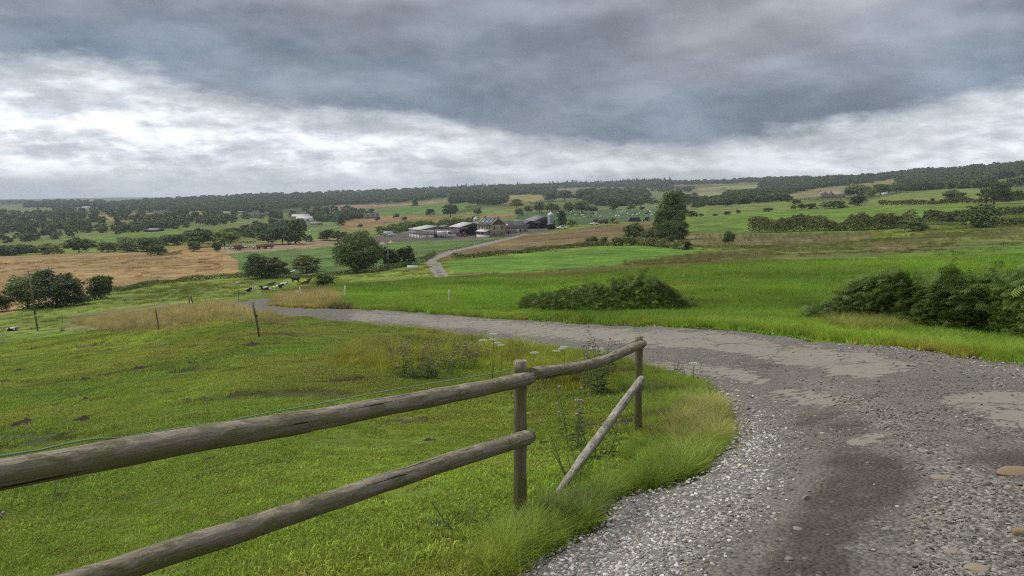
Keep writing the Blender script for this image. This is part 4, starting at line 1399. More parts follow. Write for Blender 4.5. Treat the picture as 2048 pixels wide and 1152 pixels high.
hedge([(905, 516), (930, 518), (1000, 511), (1055, 506), (1120, 498), (1170, 492), (1240, 491)], 9, "low hedge bank of weeds and pale stones between seeded field and bright meadow", n=4200, width=2.5)
hedge([(1092, 460), (1130, 457), (1100, 459)], 3, "weedy fringe at the top of the seeded field", n=300)
hedge([(756, 470), (790, 466), (822, 458)], 15, "dark bushes left of the white-panelled shed", n=1500, width=8, mat=M_TREE)
hedge([(800, 462), (850, 457), (900, 453), (955, 448)], 14, "long dark hedgerow behind the farm sheds", n=3600, width=8, mat=M_TREE)
hedge([(200, 584), (235, 584), (312, 569), (400, 560), (470, 556), (495, 553)], 9, "ragged dark bank of nettles along the lower edge of the hay field", n=4200, width=3, mat=M_TREE)
hedge([(480, 556), (560, 557), (640, 556), (700, 548), (760, 545)], 8, "weedy ditch bank below the thorn trees and the biggest middle tree", n=3200, width=3)
hedge([(760, 541), (800, 536), (850, 524), (868, 510)], 10, "rough bank of weeds along the bend of the farm track", n=1600, width=3)
hedge([(866, 512), (925, 496), (986, 482), (1043, 471)], 4, "weedy verge along the upper side of the farm track", n=2200, width=1.5)
hedge([(60, 622), (110, 616), (160, 606), (215, 594)], 11, "dark undergrowth at the foot of the bushy trees beside the leaning pole", n=1800, width=5, mat=M_TREE_D)
hedge([(0, 531), (110, 524), (225, 518), (300, 512), (362, 508)], 2.6, "thin dark ditch line across the upper hay field", n=1500, width=0.9)
hedge([(310, 511), (335, 512), (362, 508)], 6, "patch of weeds by the small round tree on the hay field", n=500)
hedge([(455, 507), (520, 501), (612, 496), (675, 490), (742, 487), (842, 481), (955, 476)], 2.2, "thin fence-line of weeds between stubble strip and green field", n=1300, width=0.8)
hedge([(682, 458), (740, 451), (825, 441), (912, 432)], 2.6, "dark hedge line slanting below the brown field", n=1300, width=1.5)
hedge([(0, 506), (40, 505), (76, 505)], 9, "hedge behind the far left of the hay field", n=700, width=5, mat=M_TREE)
hedge([(237, 491), (300, 490), (372, 478)], 13, "dark hedge behind the hay field below the valley pasture", n=1800, width=8, mat=M_TREE)
hedge([(375, 492), (440, 488), (512, 483)], 5, "weeds under the two big oaks", n=900, width=3)
hedge([(1005, 414), (1030, 412), (1090, 408)], 6, "hedge below the yellow field", n=900, width=4, mat=M_TREE)
hedge([(930, 418), (960, 414), (1005, 414)], 5, "hedge between the round green hill and the yellow field", n=700, width=4, mat=M_TREE)
hedge([(916, 428), (945, 422), (962, 419)], 6, "short dark hedge right of the large round tree on the green hill", n=500, width=4, mat=M_TREE)
hedge([(1240, 407), (1310, 403), (1330, 402)], 4, "hedge above the olive slope behind the herd", n=700, width=3, mat=M_TREE)
hedge([(1332, 378), (1400, 372), (1425, 370)], 4.5, "distant hedge under the moor strip", n=700, width=8, mat=M_WOOD_FAR)
hedge([(1440, 380), (1453, 379)], 4, "speck of a distant bush in the pale strips", n=80, width=8, mat=M_WOOD_FAR)
hedge([(1600, 402), (1700, 400), (1760, 396)], 5, "hedge in front of the stone farmhouse on the right", n=900, width=3, mat=M_TREE)
hedge([(1795, 394), (1820, 393), (1842, 393)], 1.8, "short dark line of rushes in the far pasture", n=200, width=1)
hedge([(1555, 404), (1600, 406), (1648, 402)], 3, "thin hedge at the top of the brow meadow", n=500, width=2)
hedge([(-60, 618), (0, 616), (12, 622)], 10, "dark undergrowth at the left edge beside the hay field", n=700, width=4, mat=M_TREE_D)


# ------------------------------------------------------------------ far woods, one mass each
WOOD_MESH = [crown_mesh("wood_crown", 900 + k, rand_lobes(60 + k, 'round'), 330, 0.19, 0.1) for k in range(4)] + \
            [crown_mesh("wood_fir", 950 + k, rand_lobes(80 + k, 'conifer'), 260, 0.14, 0.1) for k in range(2)]
GN_WOOD = protos_to_gn("wood_scatter", WOOD_MESH, [M_WOOD_FAR] * 6)


def wood(poly, n, hpx, label, fir=0.0, name="woodland", hmin=9.0, hmax=16.0, seed=0):
    r = np.random.default_rng(700 + seed)
    P_ = np.array(poly, float)
    px, py = [], []
    tot = 0
    while tot < n:
        a = r.uniform(P_[:, 0].min(), P_[:, 0].max(), n * 3)
        b = r.uniform(P_[:, 1].min(), P_[:, 1].max(), n * 3)
        k = in_poly(a, b, poly)
        px.append(a[k])
        py.append(b[k])
        tot += k.sum()
    px, py = np.concatenate(px)[:n], np.concatenate(py)[:n]
    G = ground_hit(px, py)
    ok = G[:, 1] < 6500
    G = G[ok]
    _, _, dep = proj(G[:, 0], G[:, 1], G[:, 2])
    h = np.clip(hpx / F * dep, hmin * 0.4, hmax) * r.uniform(0.75, 1.2, len(G))
    w = h * r.uniform(0.85, 1.35, len(G))
    isf = r.random(len(G)) < fir
    w = np.where(isf, h * 0.5, w)
    pick = np.where(isf, r.integers(0, 2, len(G)), r.integers(2, 6, len(G)))
    G[:, 2] -= h * 0.12
    rot = np.stack([np.zeros(len(G)), np.zeros(len(G)), r.uniform(0, 6.28, len(G))], 1)
    return scatter(name, GN_WOOD, G, rot, np.stack([w, w, h * (1 + 0.25 * isf)], 1), pick, label=label, category="wood")


# which end of the pick list is which depends on join order: firs were joined last, so they come first
wood([(195, 421), (205, 410), (290, 404), (420, 398), (520, 393), (620, 391), (700, 387), (760, 384), (880, 380), (905, 384), (890, 396), (800, 404), (720, 408), (620, 414), (540, 420), (430, 424), (330, 421)], 2600, 9, "long dark wooded ridge across the left and middle skyline", seed=1)
wood([(880, 381), (1000, 376), (1180, 371), (1290, 366), (1340, 368), (1345, 375), (1180, 375), (1005, 380), (905, 392)], 1000, 9, "far wooded ridge with fir tops along the middle skyline", fir=0.3, seed=2)
wood([(1240, 366), (1340, 364), (1345, 371), (1250, 370)], 160, 9, "clump of firs highest on the middle skyline", fir=0.9, seed=3)
wood([(1345, 367), (1440, 365), (1520, 360), (1600, 356), (1700, 350), (1790, 347), (1790, 351), (1680, 355), (1560, 362), (1450, 368), (1350, 370)], 520, 8, "thin line of distant trees on the right skyline", seed=4)
wood([(1790, 355), (1850, 348), (1920, 338), (1990, 334), (2060, 332), (2200, 325), (2200, 345), (2060, 350), (1990, 360), (1960, 376), (1880, 378), (1810, 384), (1800, 366)], 1500, 16, "dark wood covering the hill at the upper right", seed=5)
wood([(1520, 384), (1522, 366), (1600, 362), (1700, 360), (1788, 352), (1786, 357), (1740, 366), (1640, 376), (1600, 384), (1560, 391)], 620, 12, "dark band of wood below the right skyline", seed=6)
wood([(1440, 411), (1445, 396), (1480, 392), (1530, 388), (1567, 392), (1572, 402), (1520, 407)], 260, 15, "dark tree belt on the far side of the green meadow", seed=7)
wood([(1389, 416), (1392, 404), (1440, 402), (1442, 411)], 80, 13, "lower left end of the dark tree belt beside the tall tree", seed=8)
wood([(902, 409), (905, 389), (960, 387), (1013, 388), (1010, 404), (985, 412), (962, 410), (930, 404)], 420, 16, "rounded dark wood left of the yellow field", seed=9)
wood([(1005, 391), (1012, 382), (1108, 381), (1108, 391), (1060, 389)], 220, 11, "dark strip of wood behind the yellow field", seed=10)
wood([(1172, 404), (1176, 392), (1230, 390), (1290, 392), (1296, 404), (1280, 413), (1230, 413), (1195, 412)], 320, 17, "big rounded wood behind the herd's pasture", seed=11)
wood([(0, 428), (60, 428), (120, 422), (200, 424), (330, 424), (430, 430), (560, 424), (700, 422), (760, 430), (700, 436), (560, 438), (370, 446), (250, 446), (190, 452), (0, 470)], 200, 14, "scattered wooded patchwork on the valley side at the left", seed=12)
wood([(-200, 430), (0, 436), (190, 440), (200, 462), (120, 480), (0, 492), (-200, 505)], 190, 16, "dark wooded valley bottom at the left edge", seed=13)
wood([(0, 505), (60, 500), (75, 506), (0, 512)], 60, 13, "trees behind the far left end of the hay field", seed=14)
wood([(200, 462), (290, 450), (380, 440), (470, 437), (480, 446), (375, 456), (250, 468), (205, 474)], 90, 15, "rows of trees above the valley pasture", seed=15)
wood([(450, 470), (520, 452), (600, 448), (610, 462), (520, 474), (470, 478)], 110, 15, "trees between the far hamlet and the dark group", seed=16)
wood([(620, 436), (700, 432), (735, 428), (730, 436), (672, 445), (640, 444)], 90, 13, "trees round the far hamlet right of the white barn", seed=17)
wood([(1180, 380), (1240, 376), (1320, 374), (1392, 378), (1392, 384), (1300, 386), (1200, 386)], 60, 8, "scattered far trees on the mixed pasture", seed=18)
wood([(1335, 400), (1375, 396), (1395, 390), (1392, 410), (1345, 412)], 60, 10, "trees behind the left side of the tallest dark tree", seed=19)
wood([(0, 404), (50, 403), (52, 407), (0, 409)], 60, 8, "dark skyline wood at the far left", seed=20)
wood([(48, 416), (52, 408), (130, 405), (210, 406), (210, 414), (130, 416)], 240, 9, "dark wood block on the skyline at the left", seed=21)

# ------------------------------------------------------------------ the farm
print("farm ...")


def stone_wall_mat(name, a=(0.20, 0.165, 0.115), b=(0.32, 0.27, 0.20)):
    m, T = new_mat(name)
    tc = T.n('ShaderNodeTexCoord').outputs['Object']
    br = T.n('ShaderNodeTexVoronoi', {'Vector': T.scalevec(tc, (2.0, 2.0, 4.0)), 'Scale': 1.0}, feature='F1')
    v = T.n('ShaderNodeSeparateColor', {0: br.outputs['Color']}).outputs[0]
    c = T.mix(v, a, b)
    n = T.noise(tc, 0.7, 5, 0.6)
    c = T.mix(T.smooth(n, 0.35, 0.65, 0, 0.45), c, (0.17, 0.135, 0.10))
    finish(T, c, 0.95, br.outputs['Distance'], 0.3, 0.03, 0.1)
    return m


M_STONE = stone_wall_mat("house_stone", (0.27, 0.225, 0.165), (0.42, 0.36, 0.27))
M_STONE_L = stone_wall_mat("pale_house_stone", (0.30, 0.27, 0.20), (0.42, 0.38, 0.28))
M_SLATE = plain("dark_slate_roof", (0.085, 0.082, 0.085), 0.7, 0.3, 2)
M_SHEET = plain("grey_cement_roof_sheet", (0.56, 0.555, 0.53), 0.85, 0.25, 0.6)
M_SHEET_D = plain("old_dark_roof_sheet", (0.26, 0.255, 0.25), 0.85, 0.3, 0.6)
M_BOARD = plain("weathered_shed_boarding", (0.52, 0.48, 0.45), 0.9, 0.2, 1.5)
M_PANEL = plain("white_concrete_panel", (0.62, 0.61, 0.60), 0.85, 0.15, 1.5)
M_DARKIN = plain("barn_shade_and_dark_parts", (0.028, 0.028, 0.032), 0.95, 0.3, 1)  # near-black: painted shade inside the barns, also dark posts and fittings
M_GLASS = plain("dark_window_glass", (0.03, 0.035, 0.04), 0.15, 0.1, 1, spec=0.6)
M_WHITE = plain("white_paint", (0.74, 0.74, 0.72), 0.5, 0.1, 2)
M_FRAME = plain("pale_stone_coping", (0.42, 0.39, 0.32), 0.9, 0.2, 2)
M_STEEL = plain("galvanised_silo_steel", (0.50, 0.53, 0.56), 0.45, 0.2, 1.2, metal=0.35)
M_RED = plain("red_paint", (0.36, 0.07, 0.08), 0.7, 0.2, 2)
M_ORANGE = plain("rusty_orange_metal", (0.27, 0.155, 0.105), 0.85, 0.35, 2)
M_YELLOW = plain("ochre_yellow_paint", (0.55, 0.36, 0.10), 0.6, 0.25, 2)
M_BLACK = plain("black_rubber", (0.02, 0.02, 0.022), 0.7, 0.2, 2)
M_WRAP = plain("black_bale_wrap", (0.035, 0.038, 0.05), 0.3, 0.2, 1)
M_GREEN_P = plain("green_machine_paint", (0.06, 0.16, 0.12), 0.5, 0.2, 2)
M_SOLAR = plain("solar_panel_glass", (0.16, 0.18, 0.21), 0.25, 0.1, 1, spec=0.6)
M_BLUE = plain("blue_roof_sheet", (0.06, 0.09, 0.17), 0.6, 0.2, 1)
M_HEAP = plain("pale_sand_heap", (0.44, 0.33, 0.22), 0.95, 0.3, 1.5)
M_BROWN = plain("brown_rust", (0.15, 0.095, 0.07), 0.9, 0.35, 2)
M_GREYPOLE = plain("pale_pole", (0.34, 0.34, 0.30), 0.9, 0.2, 2)


def gz(x, y):
    return float(HG(np.array([x]), np.array([y]), np.array([9.0]))[0])


def site(px, py, alpha, name, label, cat, **kw):
    """an empty at the nearest corner; local +x runs along the right-hand wall, local +y along the left-hand wall"""
    g = hit(px, py)
    return empty(name, (g.x, g.y, gz(g.x, g.y) - 0.05), math.radians(alpha), label=label, category=cat, **kw)


def roof_gable_x(mb, x0, x1, y0, y1, ze, zr, over=0.3, th=0.12, yr=None):
    """two sloping slabs, ridge along local x at the middle of y"""
    ym = (y0 + y1) / 2 if yr is None else yr
    for (ya, s) in ((y0, -1), (y1, 1)):
        dy, dz = ya - ym, ze - zr
        k = 1 + over / abs(dy)
        a = (ym, zr)
        b = (ym + dy * k, zr + dz * k)
        V = [(x0 - over, a[0], a[1]), (x1 + over, a[0], a[1]), (x1 + over, b[0], b[1]), (x0 - over, b[0], b[1])]
        V += [(x, y, z + th) for x, y, z in V]
        mb.add(V, [(0, 1, 2, 3), (4, 7, 6, 5), (0, 4, 5, 1), (1, 5, 6, 2), (2, 6, 7, 3), (3, 7, 4, 0)])
    return mb


def gable_walls(mb, x0, x1, y0, y1, ze, zr, ends=(1, 1), t=0.3):
    """walls as solid slabs: two long ones along x, gable ends"""
    mb.box(x0, x1, y0, y0 + t, -1, ze)
    mb.box(x0, x1, y1 - t, y1, -1, ze)
    for e, (xa, xb) in zip(ends, ((x0, x0 + t), (x1 - t, x1))):
        if e:
            mb.box(xa, xb, y0 + t, y1 - t, -1, ze)
            ym = (y0 + y1) / 2
            V = [(xa, y0, ze), (xa, y1, ze), (xa, ym, zr), (xb, y0, ze), (xb, y1, ze), (xb, ym, zr)]
            mb.add(V, [(0, 3, 5, 2), (1, 2, 5, 4)], [(0, 2, 1), (3, 4, 5)])
    return mb


def window(root, x, y, z, w, h, axis, mat=None, depth=0.12, frame=True):
    """a window set into a wall: axis 'x' = wall runs along x at y; 'y' = wall runs along y at x"""
    f = MB()
    t, d = 0.10, depth
    def b(mb, a0, a1, z0, z1, o0, o1):
        if axis == 'x':
            mb.box(x + a0, x + a1, y - o1, y - o0, z0, z1)
        else:
            mb.box(x - o1, x - o0, y + a0, y + a1, z0, z1)
    b(f, -w / 2 - t, w / 2 + t, z - t, z, -0.02, 0.06)
    b(f, -w / 2 - t, w / 2 + t, z + h, z + h + t, -0.02, 0.06)
    b(f, -w / 2 - t, -w / 2, z, z + h, -0.02, 0.05)
    b(f, w / 2, w / 2 + t, z, z + h, -0.02, 0.05)
    fo = f.build("window", mat or M_FRAME, root)
    p = MB()
    b(p, -w / 2, w / 2, z, z + h, -0.02, 0.015)
    p.build("pane", M_GLASS, fo)
    return fo


# local axes at nearest corner with rotation a: x -> right/away, y -> left/away
# farmhouse: right-hand wall is the gable end (along x), left-hand wall the long front (along y)
hs = site(983, 474, 42, "farmhouse", "two-storey stone farmhouse with solar panels on its slate roof and a white porch", "house")
GW, FL, ZE, ZR = 8.2, 10.0, 5.5, 8.4
w = MB()
w.box(0, GW, 0, 0.35, -1, ZE)
w.box(0, GW, FL - .35, FL, -1, ZE)
w.box(0, .35, .35, FL - .35, -1, ZE)
w.box(GW - .35, GW, .35, FL - .35, -1, ZE)
for ya, yb in ((0, .35), (FL - .35, FL)):
    V = [(0, ya, ZE), (GW, ya, ZE), (GW / 2, ya, ZR), (0, yb, ZE), (GW, yb, ZE), (GW / 2, yb, ZR)]
    w.add(V, [(0, 3, 5, 2), (1, 2, 5, 4)], [(0, 1, 2), (3, 5, 4)])
w.build("wall", M_STONE, hs)
rf = MB()
for s in (0, 1):
    xe = -0.3 if s == 0 else GW + 0.3
    ze = ZE - 0.2
    V = [(GW / 2, -.02, ZR), (GW / 2, FL + .02, ZR), (xe, FL + .02, ze), (xe, -.02, ze)]
    V += [(x, y, z + .14) for x, y, z in V]
    rf.add(V, [(0, 1, 2, 3), (4, 7, 6, 5), (0, 4, 5, 1), (1, 5, 6, 2), (2, 6, 7, 3), (3, 7, 4, 0)])
rfo = rf.build("roof", M_SLATE, hs)
for yb in (0.15, FL - 0.15):
    k = MB()
    for xe in (-0.35, GW + 0.35):
        k.obox(((xe + GW / 2) / 2, yb, (ZE - .2 + ZR) / 2 + .24), ((GW / 2 - xe) / 2, 0, (ZR - ZE + .2) / 2), (0, .22, 0), (0, 0, .09))
    k.build("gable_coping", M_FRAME, hs)
for yb in (0.5, FL - 0.5):
    c = MB().box(GW / 2 - .45, GW / 2 + .45, yb - .45, yb + .45, ZR - .6, ZR + 1.1)
    co = c.build("chimney", M_STONE, rfo)
MB().lathe((GW / 2, 0.5, ZR + 1.1), [(.16, 0), (.13, .5), (.0, .5)], 8).build("chimney_pot", M_FRAME, hs)
for y in (1.5, 4.2, 6.9):
    nz = Vector((-(ZR - ZE), 0, GW / 2)).normalized()
    a = Vector((GW / 2, 0, ZR - (ZE - .2))).normalized()
    cx = (-.3 + GW / 2) / 2
    cz = (ZE - .2 + ZR) / 2 + .24
    MB().obox((cx, y + .9, cz), a * 1.9, (0, 1.05, 0), nz * .05).build("solar_panel", M_SOLAR, rfo)
for x in (1.7, 6.4):
    for z in (0.9, 3.6):
        window(hs, x, 0, z, 1.0, 1.35, 'x')
for y in (1.3, 2.9, 4.6, 6.6, 8.6):
    window(hs, 0, y, 3.7, 0.85, 1.2, 'y')
# porch
pw = MB()
pw.box(-2.5, 0, 1.0, 1.12, -1, 1.0)
pw.box(-2.5, 0, 7.5, 7.62, -1, 1.0)
pw.box(-2.5, -2.38, 1.12, 7.5, -1, 1.0)
pw.build("porch_wall", M_PANEL, hs)
for i in range(8):
    MB().box(-2.48, -2.38, 1.02 + i * .92, 1.14 + i * .92, 1.0, 2.4).build("porch_post", M_WHITE, hs)
for i in range(3):
    MB().box(-2.4 + i * .78, -2.28 + i * .78, .98, 1.08, 1.0, 2.4).build("porch_post", M_WHITE, hs)
MB().box(-2.42, -2.40, 1.14, 7.4, 1.0, 2.38).box(-2.4, 0, 1.04, 1.06, 1.0, 2.38).build("porch_glass", M_GLASS, hs)
MB().add([(-2.9, .7, 2.4), (0, .7, 3.2), (0, 7.9, 3.2), (-2.9, 7.9, 2.4), (-2.9, .7, 2.52), (0, .7, 3.32), (0, 7.9, 3.32), (-2.9, 7.9, 2.52)], [(0, 3, 2, 1), (4, 5, 6, 7), (0, 1, 5, 4), (1, 2, 6, 5), (2, 3, 7, 6), (3, 0, 4, 7)]).build("porch_roof", M_PANEL, hs)

# two lower wings running back to the right (ridge along local x)
for nm, px, py, L, D, ze, zr, lab in (("cottage", 1009, 468, 7.4, 7.0, 3.0, 6.2, "lower stone wing with dark slate roof joined to the right of the farmhouse"),
                                     ("cottage", 1024.5, 466, 10.5, 7.5, 2.6, 5.8, "lowest stone wing with hipped-looking slate roof, right of the first wing")):
    r = site(px, py, 42, nm, lab, "building")
    gable_walls(MB(), 0, L, 0, D, ze, zr).build("wall", M_STONE, r)
    roof_gable_x(MB(), 0, L, 0, D, ze, zr, 0.2).build("roof", M_SLATE, r)
    MB().obox((0.0, D / 4, (ze + zr) / 2 + .25), (.2, 0, 0), (0, D / 4, (zr - ze) / 2), (0, 0, .08)).build("gable_coping", M_FRAME, r)
    for i in range(3):
        window(r, L * (.2 + .3 * i), 0, .8, .9, 1.2, 'x')
    MB().box(L * .35 - .45, L * .35 + .45, -.03, .02, 0, 2.0).build("door", M_WHITE if L > 9 else M_DARKIN, r)
    if L < 9:
        MB().obox((3.0, 1.5, (ze + zr) / 2 - .1), (.5, 0, 0), (0, .35, .32), (0, -.04, .05)).build("roof_window", M_WHITE, r)


def shed(px, py, alpha, gx, ly, ze, zr, label, wall, roofm, bays=0, open_x=False, open_y=False, name="farm_shed"):
    """barn whose gable end runs along local x (width gx) and long side along local y (length ly)"""
    r = site(px, py, alpha, name, label, "barn")
    t = .18
    b = MB()
    lo = 1.7 if bays else -1
    if not open_y:
        b.box(0, t, 0, ly, lo, ze)
    b.box(gx - t, gx, 0, ly, -1, ze)
    b.box(t, gx - t, ly - t, ly, -1, ze)
    if not open_x:
        b.box(t, gx - t, 0, t, 1.6, ze - .01)
    else:
        b.box(t, gx * .3, 0, t, ze - 1.0, ze)
    for ya, yb in ((0, t), (ly - t, ly)):
        V = [(0, ya, ze), (gx, ya, ze), (gx / 2, ya, zr), (0, yb, ze), (gx, yb, ze), (gx / 2, yb, zr)]
        b.add(V, [(0, 3, 5, 2), (1, 2, 5, 4)], [(0, 1, 2), (3, 5, 4)])
    b.build("boarded_wall", wall, r)
    MB().box(t, gx - t, ly * .55, ly * .56, -1, ze - .1).box(gx * .55, gx * .56, t, ly * .54, -1, ze - .1).build("inside_shade_sheet", M_DARKIN, r)  # near-black sheets put in to stand for the shade inside the shed
    for k in range(2):
        o = .35
        xe = -o if k == 0 else gx + o
        zz = ze - (zr - ze) * o / (gx / 2)
        V = [(gx / 2, -o, zr), (gx / 2, ly + o, zr), (xe, ly + o, zz), (xe, -o, zz)]
        V += [(x, y, z + .1) for x, y, z in V]
        ro = MB().add(V, [(0, 1, 2, 3), (4, 7, 6, 5), (0, 4, 5, 1), (1, 5, 6, 2), (2, 6, 7, 3), (3, 7, 4, 0)]).build("roof", roofm, r)
        nb = max(3, int(ly / 2.2))
        for i in range(1, nb):
            y = ly * i / nb
            a = Vector((xe - gx / 2, 0, zz - zr))
            cst = MB().obox(((xe + gx / 2) / 2, y, (zz + zr) / 2 + .115), a / 2 * .98, (0, .06, 0), (0, 0, .02))
            cst.build("roof_sheet_joint", M_SHEET_D if roofm is M_SHEET else M_DARKIN, ro)
    n = bays if bays else max(3, int(ly / 3.5))
    for i in range(n + 1):
        y = ly * i / n
        MB().box(-.06, .14 if open_y else -.002, max(y - .12, .0), min(y + .12, ly), -1, ze - .02).build("steel_post", M_DARKIN, r)
    if bays:
        for i in range(n):
            MB().box(.02, .14, ly * i / n + .16, ly * (i + 1) / n - .16, -1, 1.65).build("concrete_panel", M_PANEL, r)
    for i in range(1, 5):
        x = gx * i / 5
        MB().box(x - .1, x + .1, -.06, -.002, -1, ze - .02 + (zr - ze) * (1 - abs(x - gx / 2) / (gx / 2)) * .9).build("steel_post", M_DARKIN, r)
    if bays:
        for i in range(5):
            if i != 2:
                MB().box(gx * i / 5 + .15, gx * (i + 1) / 5 - .15, .03, .15, -1, 1.5).build("concrete_panel", M_PANEL, r)
    return r


shed(839, 477.5, 30, 19, 12.6, 3.9, 5.5, "long pale cattle shed with seven white lower panels and a grey sheet roof", M_BOARD, M_SHEET, bays=7)
shed(919, 472.5, 30, 15, 10.8, 4.0, 6.0, "open dark-fronted barn with grey sheet roof between the cattle shed and farmhouse", M_SHEET_D, M_SHEET, open_x=True)
shed(951, 470, 30, 12, 12, 4.0, 5.9, "rear open barn bay with darker grey roof just left of the farmhouse", M_SHEET_D, M_SHEET_D, open_x=True, open_y=True)
shed(882, 467, 30, 9, 6, 3.2, 4.2, "low grey lean-to between the cattle shed and the open barn", M_BOARD, M_SHEET_D)
shed(1068, 459, 14, 11.5, 17, 4.3, 6.6, "dark open-gabled barn beside the tall silo", M_SHEET_D, M_SHEET_D, open_x=True, open_y=True)
shed(1048, 459.5, 40, 9, 12, 2.8, 4.6, "low grey-roofed outbuilding between the stone wings and the dark open barn", M_STONE, M_SHEET_D)
shed(1097, 460, 5, 3.4, 4, 2.6, 2.9, "small dark lean-to with grey door under the tall silo", M_DARKIN, M_SHEET_D)

# silos
for px, py, dia, hh, lab in ((1101.5, 459, 3.2, 8.3, "tall galvanised feed silo with cone roof right of the dark open barn"),
                             (951, 462, 2.8, 7.2, "shorter galvanised silo with cone roof peeping over the rear barn left of the farmhouse")):
    g = hit(px, py)
    k = 1.03
    x, y = g.x * k, g.y * k + 6 * (px < 1000)
    r = empty("feed_silo", (x, y, gz(x, y)), 0, label=lab, category="silo")
    R = dia / 2
    prof = [(R, 2.0)]
    n = 9
    for i in range(n):
        z = 2 + (hh - 3.4) * i / n
        dz = (hh - 3.4) / n
        prof += [(R, z + dz * .2), (R + .05, z + dz * .5), (R, z + dz * .8), (R, z + dz)]
    MB().lathe((0, 0, 0), prof, 22).build("drum", M_STEEL, r, smooth=True)
    MB().lathe((0, 0, 0), [(R + .06, hh - 1.4), (.35, hh - .25), (.35, hh - .05), (.0, hh)], 22).build("cone_roof", M_STEEL, r)
    MB().lathe((0, 0, 0), [(.25, .5), (R, 2.0)], 22).build("hopper", M_STEEL, r)
    for a in range(6):
        an = a * math.pi / 3
        MB().bar((math.cos(an) * R * .97, math.sin(an) * R * .97, -.3), (math.cos(an) * R * .97, math.sin(an) * R * .97, 2.4), .14).build("leg", M_STEEL, r)
    la = MB()
    for s in (-.2, .2):
        la.bar((s, -R - .15, .3), (s, -R - .15, hh - 1.3), .05)
    for i in range(16):
        la.bar((-.2, -R - .15, .6 + i * .4), (.2, -R - .15, .6 + i * .4), .04)
    la.build("ladder", M_DARKIN, r)


# vehicles and machines
def wheel(root, x, y, r, w=.28, mat=None):
    m = MB()
    seg = 14
    prof = [(0, -w / 2), (r * .9, -w / 2), (r, -w / 3), (r, w / 3), (r * .9, w / 2), (0, w / 2)]
    V = [(x + q * math.cos(2 * math.pi * k / seg), y + o, r + q * math.sin(2 * math.pi * k / seg)) for q, o in prof for k in range(seg)]
    Q_ = [(i * seg + k, i * seg + (k + 1) % seg, (i + 1) * seg + (k + 1) % seg, (i + 1) * seg + k) for i in range(5) for k in range(seg)]
    m.add(V, Q_)
    wo = m.build("wheel", M_BLACK, root)
    V = [(x + q * math.cos(2 * math.pi * k / seg), y + s * (w / 2 + .01), r + q * math.sin(2 * math.pi * k / seg)) for s in (-1, 1) for q in (0.01, r * .5) for k in range(seg)]
    Q_ = [(i * seg + k, i * seg + (k + 1) % seg, (i + 1) * seg + (k + 1) % seg, (i + 1) * seg + k) for i in (0, 2) for k in range(seg)]
    MB().add(V, Q_).build("rim", mat or M_SHEET, wo)


def put(px, py, alpha, name, label, cat, **kw):
    g = hit(px, py)
    return empty(name, (g.x, g.y, gz(g.x, g.y)), math.radians(alpha), label=label, category=cat, **kw)


def car(px, py, alpha, label, mat, pickup=True):
    r = put(px, py, alpha, "pickup_truck" if pickup else "parked_car", label, "pickup" if pickup else "car")
    L = 2.55 if pickup else 2.15
    if pickup:
        low = [(-L, .55), (-L, .95), (-L + .15, 1.05), (-1.25, 1.15), (-.35, 1.2), (1.0, 1.2), (1.0, 1.15), (L, 1.12), (L, .5)]
        cabp = [(-1.25, 1.15), (-.6, 1.72), (.55, 1.76), (.95, 1.2)]
    else:
        low = [(-L, .5), (-L, .85), (-L + .2, .95), (-1.2, 1.05), (1.7, 1.08), (L, .95), (L, .5)]
        cabp = [(-1.2, 1.05), (-.5, 1.5), (.9, 1.5), (1.7, 1.08)]
    body = MB().prism(low, -.85, .85)
    if pickup:
        body = MB().prism([(-L, .55), (-L, .95), (-L + .15, 1.05), (-1.25, 1.15), (1.0, 1.2), (1.0, .55)], -.85, .85)
        body.box(1.0, L, -.85, -.75, .55, 1.15).box(1.0, L, .75, .85, .55, 1.15).box(L - .1, L, -.75, .75, .55, 1.15).box(1.0, L - .1, -.75, .75, .55, .7)
    body.build("body", mat, r)
    MB().prism(cabp, -.74, .74).build("cab", mat, r)
    gl = [(p[0] * .9 - .02, 1.2 + (p[1] - 1.2) * .82 + .03 if pickup else 1.05 + (p[1] - 1.05) * .85) for p in cabp]
    MB().prism(gl, -.75, .75).build("side_window", M_GLASS, r)
    for sx in (-L + .85, L - 1.0):
        for sy in (-.78, .78):
            wheel(r, sx, sy, .36)
    for sy in (-.6, .6):
        MB().box(-L - .03, -L + .02, sy - .16, sy + .16, .7, .88).build("headlight", M_WHITE, r)
    return r


car(1124, 459, 12, "white pickup truck parked by the dark pointed tree near the tall silo", M_WHITE)
car(1189, 451, 8, "white car parked in front of the orange machine above the seeded field", M_WHITE, False)
car(785, 473.5, 10, "pale car parked left of the long cattle shed", M_PANEL, False)


